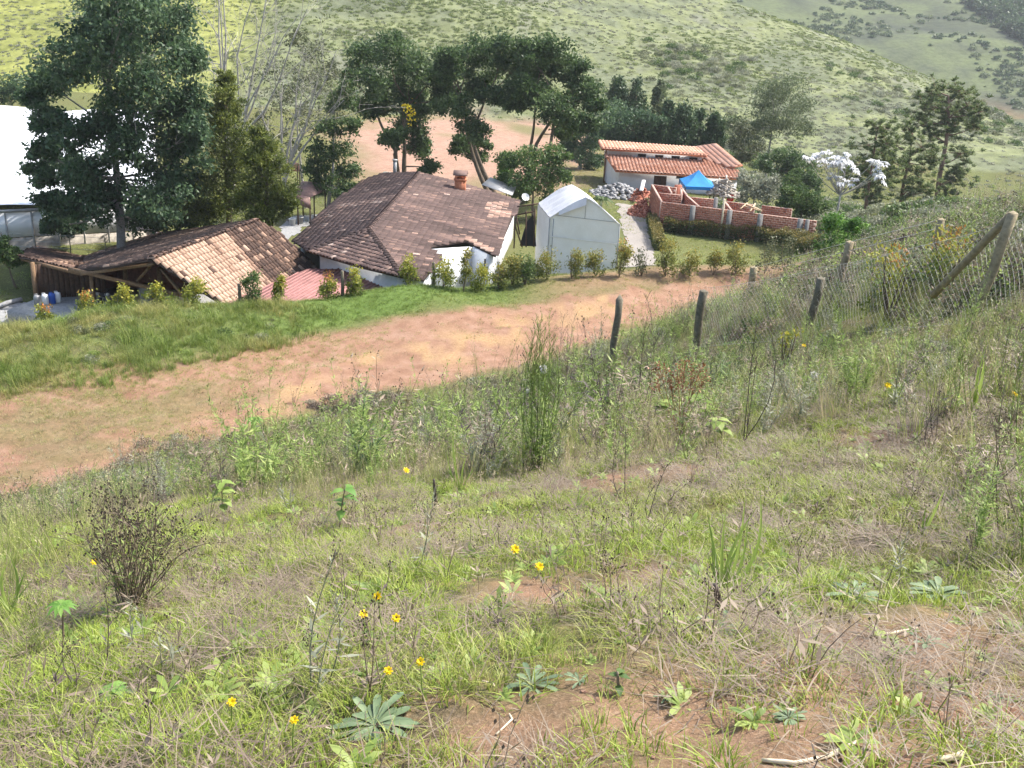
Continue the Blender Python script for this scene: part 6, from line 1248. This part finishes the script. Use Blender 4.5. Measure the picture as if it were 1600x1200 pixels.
for h in (.35, .6, .85, 1.0):
    m = MB(); P = [g + (t - g) * h for g, t in Pb]; m.tube(P, .005, 4); rel(m.build('wire', MT['wire'], bf), bfb)
a, b = aty(955, 568, 23), aty(968, 468, 23); o = round_post((a[0], a[1], tz(a[0], a[1]) - .3), b, .085, 'post_old', None, 'fence_post', None, 1.6); tag(o, 'single pointed grey stake at the roadside edge of the weeds', 'post')

# ------------------------------------------------------------------ individual weeds of the near slope
def scale_at(q): return proj(q)[2] / FPX
def curve_stem(q, top_px, bend=.06, k=7):
    d = proj(q)[2]; y = q[1]; t = aty(*top_px, y) - q; s = np.linspace(0, 1, k)[:, None]; return t * s + np.sin(s * math.pi) * rng.normal(size=3) * np.linalg.norm(t) * bend
def weed(name, label, base_px, tops, kind, cat='weed', group=None, q=None):
    q = hit(*base_px) if q is None else q; root = empty(name, tuple(q)); tag(root, label, cat, group); m = MB(); lf = MB(); hd = MB()
    ms, ml, mh = {'green': ('weed_green', 'weed_green', 'weed_dry'), 'dry': ('weed_dry', 'weed_dry', 'weed_dark'), 'dark': ('weed_dark', 'weed_dark', 'weed_dark'), 'grey': ('lf_grey', 'lf_grey', 'weed_dry')}[kind]
    if kind == 'green': tops = list(tops) + [(a + rng.normal(0, 9), b + abs(rng.normal(0, 22))) for a, b in tops] + [(a + rng.normal(0, 12), b + 15 + abs(rng.normal(0, 40))) for a, b in tops]
    elif base_px[1] < 700: tops = list(tops) + [(a + rng.normal(0, 8), b + 12 + abs(rng.normal(0, 25))) for a, b in tops]
    for tp in tops:
        P = curve_stem(q, tp); P = P + np.linspace(1, 0, 7)[:, None] * rng.normal(size=3) * [.07, .07, 0] * (1 if len(tops) > 4 else .3); L = np.linalg.norm(P[-1]); r = min(.0045, .0016 + .0026 * L); m.tube(P, np.linspace(r, r * .35, 7), 5, rng.uniform(.2, .6)); 
        dens_t = lambda t: np.array([np.interp(t, np.linspace(0, 1, 7), P[:, j]) for j in range(3)])
        for j in range(int(10 + 26 * L)):
            t = rng.uniform(.12, .98); c = dens_t(t); a = rng.random() * 6.28; d = np.array([math.cos(a), math.sin(a), rng.uniform(.1, 1.1)]); d /= np.linalg.norm(d); l = rng.uniform(.03, .085) * (1.25 - t) * (.6 if kind in ('dark', 'dry') else 1); s = np.cross(d, [0, 0, 1]); s /= np.linalg.norm(s); lf.add([c, c + d * l * .5 + s * l * .1, c + d * l, c + d * l * .5 - s * l * .1], [[0, 1, 2, 3]], rng.random())
        for j in range(int(4 + 9 * L)):
            t = rng.uniform(.55, .98); c = dens_t(t); a = rng.random() * 6.28; l = L * .2 * (1.2 - t) + .03; e = c + np.array([math.cos(a) * .5, math.sin(a) * .5, .85]) * l; m.tube([c, (c + e) / 2 + [0, 0, -.01 * l], e], [r * .35, r * .3, r * .2], 3, .4, cap=False)
            for z in range(4):
                w = e - (e - c) * rng.random() * .5 + rng.normal(size=3) * .006; h = rng.uniform(.002, .005); hd.add([w - [0, 0, h], w + [h * .6, 0, 0], w + [0, 0, h], w - [h * .6, 0, 0]], [[0, 1, 2, 3]], rng.random()); hd.add([w - [0, 0, h], w + [0, h * .6, 0], w + [0, 0, h], w - [0, h * .6, 0]], [[0, 1, 2, 3]], rng.random())
    new_obj('stem', m.mesh('stem', MT[ms], True), root); new_obj('leaves', lf.mesh('leaves', MT[ml]), root); new_obj('seed_heads', hd.mesh('seed_heads', MT[mh]), root); return root
WEEDS = [((536, 728), [(533, 582)], 'dry', 'lone thin dry stem left of the dense weed clumps'), ((672, 690), [(661, 575), (676, 600), (668, 620)], 'dry', 'brown twiggy weed left of the tall green clump'),
         ((752, 652), [(734, 527), (745, 560)], 'green', 'slanting green weed against the road at mid slope'), ((769, 640), [(780, 537)], 'dry', 'slim dry weed between two green weeds by the road'), ((787, 640), [(813, 520), (800, 545)], 'green', 'green weed leaning toward the fence stake'),
         ((842, 738), [(838, 496), (848, 490), (858, 488), (866, 520), (828, 530), (852, 510), (872, 545), (820, 560)], 'green', 'tallest dense clump of green stems at the centre'), ((880, 700), [(881, 493), (899, 486), (890, 540), (910, 560)], 'dry', 'tall brown and green stems right of the tallest clump'),
         ((992, 672), [(1009, 458), (1000, 520)], 'dark', 'tall dark weed stem right of the pointed stake'), ((1163, 690), [(1194, 470), (1185, 540)], 'dark', 'very tall dark weed slanting before the fence'), ((970, 780), [(978, 668), (966, 690)], 'dark', 'dead grey-brown stalk on the bare brow'),
         ((1016, 826), [(1043, 726), (1030, 750)], 'dark', 'small dead twig right of the bare brow stalk'), ((1446, 692), [(1468, 592), (1462, 600), (1472, 610)], 'dark', 'thick dark withered stalk on the right slope'), ((1409, 650), [(1395, 560), (1412, 540), (1425, 575)], 'grey', 'grey branching weed beside the withered stalk'),
         ((1500, 660), [(1498, 540), (1510, 520), (1485, 570)], 'green', 'upright green weed in front of the thick fence post'), ((167, 1038), [(161, 915)], 'dark', 'thin dark stem below the dead shrub'), ((210, 1030), [(206, 937), (214, 950)], 'grey', 'grey seed spike between two thin stems'),
         ((253, 1054), [(251, 990), (256, 985)], 'grey', 'short grey seed spike right of the other spike'), ((109, 1080), [(98, 1005), (104, 1015), (112, 1010)], 'dark', 'withered brown leafy stalk at the lower left'), ((476, 1072), [(476, 994), (482, 1000)], 'dry', 'dry brown stalk beside the tall pale weed'),
         ((506, 1080), [(525, 862), (515, 920), (535, 930)], 'grey', 'tall pale grey-green weed in the left foreground'), ((578, 1090), [(566, 960), (560, 930), (585, 940)], 'dry', 'dry weed cluster holding up yellow flowers'), ((655, 890), [(680, 760), (668, 790)], 'grey', 'grey stem above the straw patch'),
         ((950, 960), [(948, 860), (962, 880), (935, 870)], 'dry', 'brown dry weeds in the middle foreground'), ((1110, 1000), [(1105, 880), (1120, 890)], 'dry', 'dry stems at the foot of the broad grass clump'), ((1395, 930), [(1420, 830), (1405, 850)], 'grey', 'pale forked twig on the right foreground'),
         ((1560, 830), [(1540, 620), (1570, 600), (1590, 640), (1555, 660), (1600, 600)], 'dry', 'brown bushy weed at the right edge'), ((1590, 700), [(1580, 560), (1600, 540)], 'green', 'tall green weed at the right edge below the fence'), ((590, 700), [(600, 630), (585, 620)], 'dry', 'dry weed at the roadside left of centre'),
         ((1250, 640), [(1240, 545), (1260, 530), (1270, 560)], 'dry', 'brown weed beneath the dark fence post'), ((1330, 640), [(1320, 550), (1345, 545)], 'green', 'green weed midway along the chain-link fence'), ((730, 700), [(700, 585), (690, 610), (715, 600)], 'green', 'light green weed left of the tallest clump'), ((400, 700), [(398, 652)], 'green', 'single green weed at the yellow soil patch'),
         ((702, 704), [(690, 580), (710, 590)], 'dry', 'paired brown stems just left of the light green weed'), ((792, 722), [(780, 590), (800, 570), (770, 610)], 'green', 'green stems between the road weeds and the tallest clump'), ((908, 700), [(915, 560), (930, 580), (900, 600)], 'green', 'green stems at the foot of the pointed stake'),
         ((642, 722), [(630, 640), (650, 620)], 'green', 'short green weed left of the brown twiggy weed'), ((952, 670), [(945, 560), (962, 585)], 'dry', 'brown stems directly below the pointed stake'), ((1075, 720), [(1065, 640), (1088, 630)], 'green', 'green weed in front of the rust-brown flowers'), ((1210, 660), [(1205, 560), (1222, 575), (1195, 590)], 'grey', 'grey weed right of the very tall dark weed'),
         ((330, 830), [(300, 750), (345, 745), (318, 770)], 'dry', 'dry forked weed right of the leafless shrub'), ((60, 880), [(40, 800), (72, 810), (55, 790)], 'dry', 'dry weed at the left edge beside the leafless shrub'), ((450, 800), [(440, 730), (462, 740), (430, 750)], 'grey', 'grey feathery weed between shrub and large leaved sapling')]
for bp, tops, kind, lb in WEEDS: weed('tall_weed', lb, bp, tops, kind, 'weed', 'tall weeds on the slope')
# dark stump sticks
for (bx, by), (tx, ty), lb in [((683, 792), (678, 745), 'short charred stick standing in green grass'), ((1128, 960), (1118, 905), 'dark stub at the foot of the broad grass clump')]:
    q = hit(bx, by); P = curve_stem(q, (tx, ty), .05); m = MB(); m.tube(P - [0, 0, .02], np.linspace(.016, .009, 7), 7); o = m.build('stick', MT['weed_dark']); o.location = q; tag(o, lb, 'stick')
# the big dead-looking shrub
q = hit(208, 950); root = empty('dry_shrub', tuple(q)); tag(root, 'fan-shaped leafless shrub with dark seed heads at the left', 'shrub'); m = MB(); hd = MB(); lf = MB()
for k in range(64):
    px = 208 + rng.normal(0, 52); py = rng.uniform(772, 850) + abs(px - 208) * .25; t = aty(px, py, q[1] + rng.normal(0, .22)) - q; s = np.linspace(0, 1, 6)[:, None]; P = rng.normal(size=3) * [.03, .03, 0] + t * s + np.sin(s * math.pi) * rng.normal(size=3) * .04 + (s * (1 - s)) * np.array([0, 0, .25]); m.tube(P, np.linspace(.0032, .0012, 6), 4, rng.uniform(.2, .9), cap=False)
    for j in range(6):
        i = rng.integers(2, 6); c = P[i]; e = c + rng.normal(size=3) * [.05, .05, .03] + [0, 0, .07]; m.tube([c, e], [.0015, .001], 3, .4, cap=False)
        for z in range(3):
            w = e + rng.normal(size=3) * .008; h = rng.uniform(.004, .008); hd.add([w - [0, 0, h], w + [h * .7, 0, 0], w + [0, 0, h], w - [h * .7, 0, 0]], [[0, 1, 2, 3]], rng.random()); hd.add([w - [0, 0, h], w + [0, h * .7, 0], w + [0, 0, h], w - [0, h * .7, 0]], [[0, 1, 2, 3]], rng.random())
    for j in range(8):
        c = P[rng.integers(1, 5)]; d = rng.normal(size=3); d[2] = abs(d[2]); d /= np.linalg.norm(d); l = .05; s2 = np.cross(d, [0, 0, 1]); lf.add([c, c + d * l * .5 + s2 * .004, c + d * l, c + d * l * .5 - s2 * .004], [[0, 1, 2, 3]], rng.random())
new_obj('stems', m.mesh('stems', MT['weed_dry'], True), root); new_obj('seed_heads', hd.mesh('seed_heads', MT['weed_dark']), root); new_obj('leaves', lf.mesh('leaves', MT['weed_green']), root)
# broad-bladed grass clumps
def blade_clump(label, base_px, tops, w, mat='lf_blade'):
    q = hit(*base_px); root = empty('grass_clump', tuple(q)); tag(root, label, 'grass clump')
    for tp in tops:
        P = curve_stem(q + rng.normal(size=3) * [.015, .015, 0], (tp[0] + rng.normal(0, 3), tp[1]), .05, 8); n = len(P); d = P[-1] - P[0]; s = np.cross(d, FWD); s /= np.linalg.norm(s); s = s * math.cos(rng.normal(0, .5)) + FWD * math.sin(rng.normal(0, .5)); prof = np.sin(np.linspace(.35, 1, n) * math.pi) ** .8 * w / 2; prof[-1] = 0; nn = np.cross(s, d / np.linalg.norm(d)) * w * .15
        V = np.vstack([P - s * prof[:, None] + nn, P, P + s * prof[:, None] + nn]); F = [(j * n + i, j * n + i + 1, (j + 1) * n + i + 1, (j + 1) * n + i) for j in (0, 1) for i in range(n - 1)]; m = MB(); m.add(V, np.array(F), rng.uniform(.35, 1)); new_obj('blade', m.mesh('blade', MT[mat], True), root)
blade_clump('broad-bladed bright green grass clump in the right foreground', (1128, 940), [(1100, 800), (1112, 830), (1122, 850), (1140, 870), (1150, 800), (1165, 770), (1172, 790), (1178, 760), (1160, 840), (1135, 900), (1095, 860), (1106, 890), (1150, 880), (1182, 820)], .014)
blade_clump('long green grass blades in the grass at the left edge', (15, 960), [(10, 880), (20, 860), (30, 890), (2, 900), (40, 905), (26, 930)], .016)
blade_clump('small bright grass clump below the brow at centre', (720, 770), [(700, 700), (712, 690), (735, 710), (745, 730), (690, 730), (705, 660)], .016)
blade_clump('green grass blades at the right edge below the weeds', (1440, 840), [(1450, 790), (1435, 800), (1460, 800), (1470, 760)], .012)
blade_clump('tall green blades in the weeds near the right edge', (1520, 640), [(1545, 540), (1535, 560), (1550, 570), (1525, 570)], .022)
blade_clump('green blades left of the brow stalk', (900, 800), [(880, 775), (905, 765), (925, 780), (915, 770), (890, 790)], .016)
# rosettes
def rosette(label, px, rpx, n=15, mat='lf_rosette', up=.5, w=None):
    w = w or (.17 if rpx > 60 else .19); q = hit(*px); L = rpx * scale_at(q); root = empty('rosette_weed', tuple(q + [0, 0, .006])); tag(root, label, 'rosette', 'rosettes in the near turf'); 
    for i in range(n):
        a = i * 2.4; d = np.array([math.cos(a), math.sin(a), 0]); s = np.array([-d[1], d[0], 0]); l = L * rng.uniform(.4, 1.08); e = up * rng.uniform(.3, 1.5); t = np.array([0, .25, .5, .75, .92, 1]); P = d * l * t[:, None] + np.array([0, 0, 1]) * (l * (e * t - .75 * e * t ** 2))[:, None]; W = np.array([.16, .4, .8, 1, .7, 0]) * L * w / 2 * rng.uniform(.8, 1.2)
        V = np.vstack([P - s * W[:, None] + [0, 0, .12 * L * w], P, P + s * W[:, None] + [0, 0, .12 * L * w]]); F = [(j * 6 + k, j * 6 + k + 1, (j + 1) * 6 + k + 1, (j + 1) * 6 + k) for j in (0, 1) for k in range(5)]; m = MB(); m.add(V, np.array(F), rng.uniform(.1, .95)); new_obj('leaf', m.mesh('leaf', MT[mat], True), root)
for lb, px, r, n in [('neat grey-green leaf rosette on bare soil at the lower right', (1232, 1128), 34, 18), ('big ragged leaf rosette at the bottom left of centre', (585, 1140), 74, 30), ('leaf rosette under the small white flower at the right', (1335, 938), 48, 16), ('grey-green rosette right of the white flowered rosette', (1465, 932), 52, 20), ('flat rosette with toothed leaves at bottom centre', (830, 1075), 50, 14),
                     ('small rosette left of the bottom stick', (905, 1070), 26, 10), ('narrow leaved rosette right of the neat rosette', (1445, 1010), 34, 10), ('tiny rosette near the right edge', (1555, 1095), 24, 9), ('little rosette at the foot of the broad grass clump', (1128, 985), 40, 12), ('small leafy rosette at the lower left', (180, 1090), 34, 9), ('tiny rosette beside the curved root', (1040, 1095), 22, 9), ('leaf rosette at the bottom right corner', (1520, 1170), 26, 9)]: rosette(lb, px, r, n)
# yellow flowers
def flower(label, head_px, stem_px, r, side=.0):
    q = hit(head_px[0] + side, head_px[1] + stem_px); root = empty('yellow_flower', tuple(q)); tag(root, label, 'flower', 'yellow flowers on the slope'); P = curve_stem(q, head_px, .05); m = MB(); m.tube(P, np.linspace(.0022, .0015, 7), 5, .5); new_obj('stem', m.mesh('stem', MT['weed_green'], True), root)
    c = P[-1]; n = np.array([rng.normal(0, .25), -.55 + rng.normal(0, .15), .8]); n /= np.linalg.norm(n); u = np.cross(n, [1, 0, 0]); u /= np.linalg.norm(u); v = np.cross(n, u); m = MB()
    for k in range(34):
        ring = k % 3; a = k * 2.39996; d = u * math.cos(a) + v * math.sin(a); s = np.cross(n, d); l = r * (1.0, .75, .5)[ring] * rng.uniform(.88, 1.05); h = n * (r * (.12, .28, .42)[ring]); w = r * .19; m.add([c + d * r * .08, c + d * l * .6 + s * w + h * .7, c + d * l + s * w * .8 + h, c + d * l - s * w * .8 + h, c + d * l * .6 - s * w + h * .7], [np.array([[0, 1, 2, 3, 4]])], rng.random())
    new_obj('flower_head', m.mesh('flower_head', MT['petal_yellow']), root); m = MB(); m.tube([c - n * r * .5, c - n * r * .2, c + n * .02 * r], [r * .12, r * .3, r * .3], 6); new_obj('calyx', m.mesh('calyx', MT['weed_green']), root)
FL_ = [(362, 1097, 62), (460, 1125, 66), (590, 932, 70), (568, 960, 55), (607, 1048, 60), (657, 1034, 60), (805, 858, 40), (843, 885, 30), (619, 966, 55), (695, 677, 40), (747, 646, 38), (788, 652, 34), (832, 663, 30), (866, 661, 34), (889, 646, 36), (893, 651, 34), (916, 647, 40), (1033, 611, 40), (1084, 616, 36), (1083, 655, 28), (1256, 540, 30), (1345, 571, 30), (1387, 602, 34), (1586, 616, 40), (148, 878, 40), (635, 735, 24), (820, 700, 22)]
FL_ = sorted(FL_, key=lambda t: t[0])
for k, (px, py, st) in enumerate(FL_):
    q = hit(px, py + st); r = (7.5 if py > 800 else 5.6) * scale_at(q); flower(f'{ordw(k + 1)} yellow flower on the slope counted from the left', (px, py), st, min(r, .022 if py > 800 else .035), rng.normal(0, 4))
# white puffs / seed clocks
for lb, px, py, st, r in [('white seed clock above the tallest green clump', 849, 577, 60, 8), ('small white seed head left of the seed clock', 826, 611, 40, 5), ('white seed head in the weeds right of centre', 1272, 586, 50, 7), ('small white flower in the right foreground rosette', 1336, 927, 10, 6), ('white fluffy scrap near the bottom right corner', 1558, 1140, 8, 9)]:
    q = hit(px, py + st); root = empty('seed_clock', tuple(q)); tag(root, lb, 'seed head'); P = curve_stem(q, (px, py), .04); m = MB(); m.tube(P, .002, 4, .5); new_obj('stem', m.mesh('stem', MT['weed_green']), root); rr = r * scale_at(q); m = MB()
    for k in range(70):
        d = rng.normal(size=3); d /= np.linalg.norm(d); s = np.cross(d, rng.normal(size=3)); s /= np.linalg.norm(s); e = P[-1] + d * rr * rng.uniform(.7, 1); m.add([P[-1] + d * rr * .1, e + s * rr * .22, e - s * rr * .22], [[0, 1, 2]], rng.random())
    new_obj('puff', m.mesh('puff', MT['puff_white']), root)
# rust-brown dried flower plant
q = hit(1062, 690); root = empty('rusty_flower_plant', tuple(q)); tag(root, 'plant with rust-brown dried flower heads before the road', 'plant'); m = MB(); hd = MB()
for tp in [(1030, 575), (1045, 590), (1058, 583), (1070, 570), (1082, 585), (1095, 575), (1100, 595), (1066, 600), (1025, 600), (1088, 605), (1050, 605)]:
    P = curve_stem(q, tp, .05); m.tube(P, np.linspace(.005, .002, 7), 5, .5, cap=False); sc = scale_at(q)
    for k in range(46):
        c = P[-1] + rng.normal(size=3) * sc * 7 * [1, 1, .8]; m.tube([P[5], c], [.0015, .001], 3, .4, cap=False) if k % 4 == 0 else None; h = sc * rng.uniform(1.2, 2.6); d = rng.normal(size=3); d /= np.linalg.norm(d); s = np.cross(d, rng.normal(size=3)); s /= np.linalg.norm(s); hd.add([c - d * h, c + s * h * .7, c + d * h, c - s * h * .7], [[0, 1, 2, 3]], rng.random())
new_obj('stems', m.mesh('stems', MT['rust_flower']), root); new_obj('flower_heads', hd.mesh('flower_heads', MT['rust_flower']), root)
lfm = MB()
for k in range(26):
    P = q + 0; a = rng.random() * 6.28; t = rng.uniform(.05, .45); c = np.array([math.cos(a) * .12, math.sin(a) * .12, t]); d = np.array([math.cos(a), math.sin(a), .1]); s = np.array([-d[1], d[0], 0]); l = rng.uniform(.14, .24); lfm.add([c, c + d * l * .45 + s * l * .3 + [0, 0, .03], c + d * l, c + d * l * .45 - s * l * .3 + [0, 0, .03]], [[0, 1, 2, 3]], rng.random())
new_obj('leaves', lfm.mesh('leaves', MT['weed_green']), root)
# leafy saplings
def sapling(label, base_px, top_px, n, leaf_px, mat='lf_bright', whorl=True):
    q = hit(*base_px); root = empty('sapling', tuple(q)); tag(root, label, 'sapling'); P = curve_stem(q, top_px, .03); m = MB(); m.tube(P, np.linspace(.006, .003, 7), 5); new_obj('stem', m.mesh('stem', MT['weed_dry'], True), root); l = leaf_px * scale_at(q)
    for k in range(n):
        a = k * 2.4; t = 1.0 if whorl else rng.uniform(.4, 1); c = np.array([np.interp(t, np.linspace(0, 1, 7), P[:, j]) for j in range(3)]); d = np.array([math.cos(a), math.sin(a), .45]); s = np.array([-d[1], d[0], 0]) / 1; tt = np.array([0, .3, .6, 1.0]); Q = c + d * l * tt[:, None] - np.array([0, 0, .75 * l]) * (tt ** 2)[:, None]; W = np.array([.05, .3, .27, 0]) * l * (.55 if whorl else 1)
        V = np.vstack([Q - s * W[:, None], Q - [0, 0, .02 * l], Q + s * W[:, None]]); F = [(j * 4 + i, j * 4 + i + 1, (j + 1) * 4 + i + 1, (j + 1) * 4 + i) for j in (0, 1) for i in range(3)]; m = MB(); m.add(V, np.array(F), rng.uniform(.3, 1)); new_obj('leaf', m.mesh('leaf', MT[mat], True), root)
sapling('young green sapling on the yellow soil by the road', (397, 700), (396, 655), 12, 18)
sapling('light green large leaved sapling on the left slope', (530, 830), (540, 758), 7, 24, 'lf_bright', False)
sapling('bright green sprout above the withered brown stalk', (98, 1010), (94, 945), 11, 26)
sapling('broad leaved sprout at the lower left foreground', (178, 1092), (175, 1072), 7, 26, 'lf_bright', False)
sapling('leafy green sprout at the roadside left of centre', (348, 812), (346, 745), 12, 22, 'weed_green', False)
sapling('single leaf sprout on the litter at bottom centre', (968, 1085), (965, 1050), 4, 22, 'lf_mid', False)
sapling('green sprout on the slope right of the rusty flowers', (1130, 690), (1122, 655), 9, 24, 'weed_green', False)
shrub('orange_shrub', 'orange-tipped young shrub at the chain-link fence', hit(1385, 500), 1.0, .7, 'lf_gold', 500, .06, tip='lf_orange')
shrub('orange_shrub', 'golden shrub right below the braced fence post', hit(1470, 460), .9, .8, 'lf_gold', 600, .06, tip='lf_orange')
shrub('golden_shrub', 'yellow-green sprig in the weeds below the fence', hit(1225, 580), .6, .35, 'lf_gold', 260, .05)
# sticks on the ground
for k, (pts, r, lb) in enumerate([([(1360, 997), (1395, 992), (1432, 985)], .0055, 'straight pale stick on the soil at the right'), ([(1190, 1192), (1240, 1198), (1290, 1188), (1338, 1164)], .006, 'curved pale root along the bottom edge'), ([(1462, 1196), (1482, 1192), (1502, 1186)], .008, 'short pale wood chip at the bottom right'), ([(1478, 1080), (1500, 1085), (1525, 1096)], .004, 'thin twig on bare soil at the lower right'), ([(775, 1150), (800, 1128), (770, 1070), (745, 1065)], .003, 'bent grey twig at bottom centre')]):
    P = np.array([hit(*p) + [0, 0, r * 1.2] for p in pts]); t = np.linspace(0, len(P) - 1, 10); P = np.array([[np.interp(s, range(len(P)), P[:, j]) for j in range(3)] for s in t]); m = MB(); m.tube(P, r * rng.uniform(.75, 1.1, 10), 6); o = m.build('stick', MT['stick'], None, True); tag(o, lb, 'stick')

# ------------------------------------------------------------------ air
zlo, zhi = float(gz.min()) - 1.0, float(gz.max()) + 2.0
hb = MB(); hb.box((0, 640, (zlo + zhi) / 2), (1500, 700, (zhi - zlo) / 2)); hz = hb.build('haze', None); tag(hz, 'thin pale haze over the valley', 'haze', kind='stuff')
hm_ = bpy.data.materials.new('haze'); hm_.use_nodes = True; nt_ = hm_.node_tree; nt_.nodes.clear(); ou = nt_.nodes.new('ShaderNodeOutputMaterial'); pv = nt_.nodes.new('ShaderNodeVolumePrincipled')
pv.inputs['Color'].default_value = (.88, .92, 1, 1); pv.inputs['Density'].default_value = .0002; pv.inputs['Anisotropy'].default_value = .2
nt_.links.new(pv.outputs[0], ou.inputs['Volume']); hz.data.materials.append(hm_)
print('RANGE', zlo, zhi)
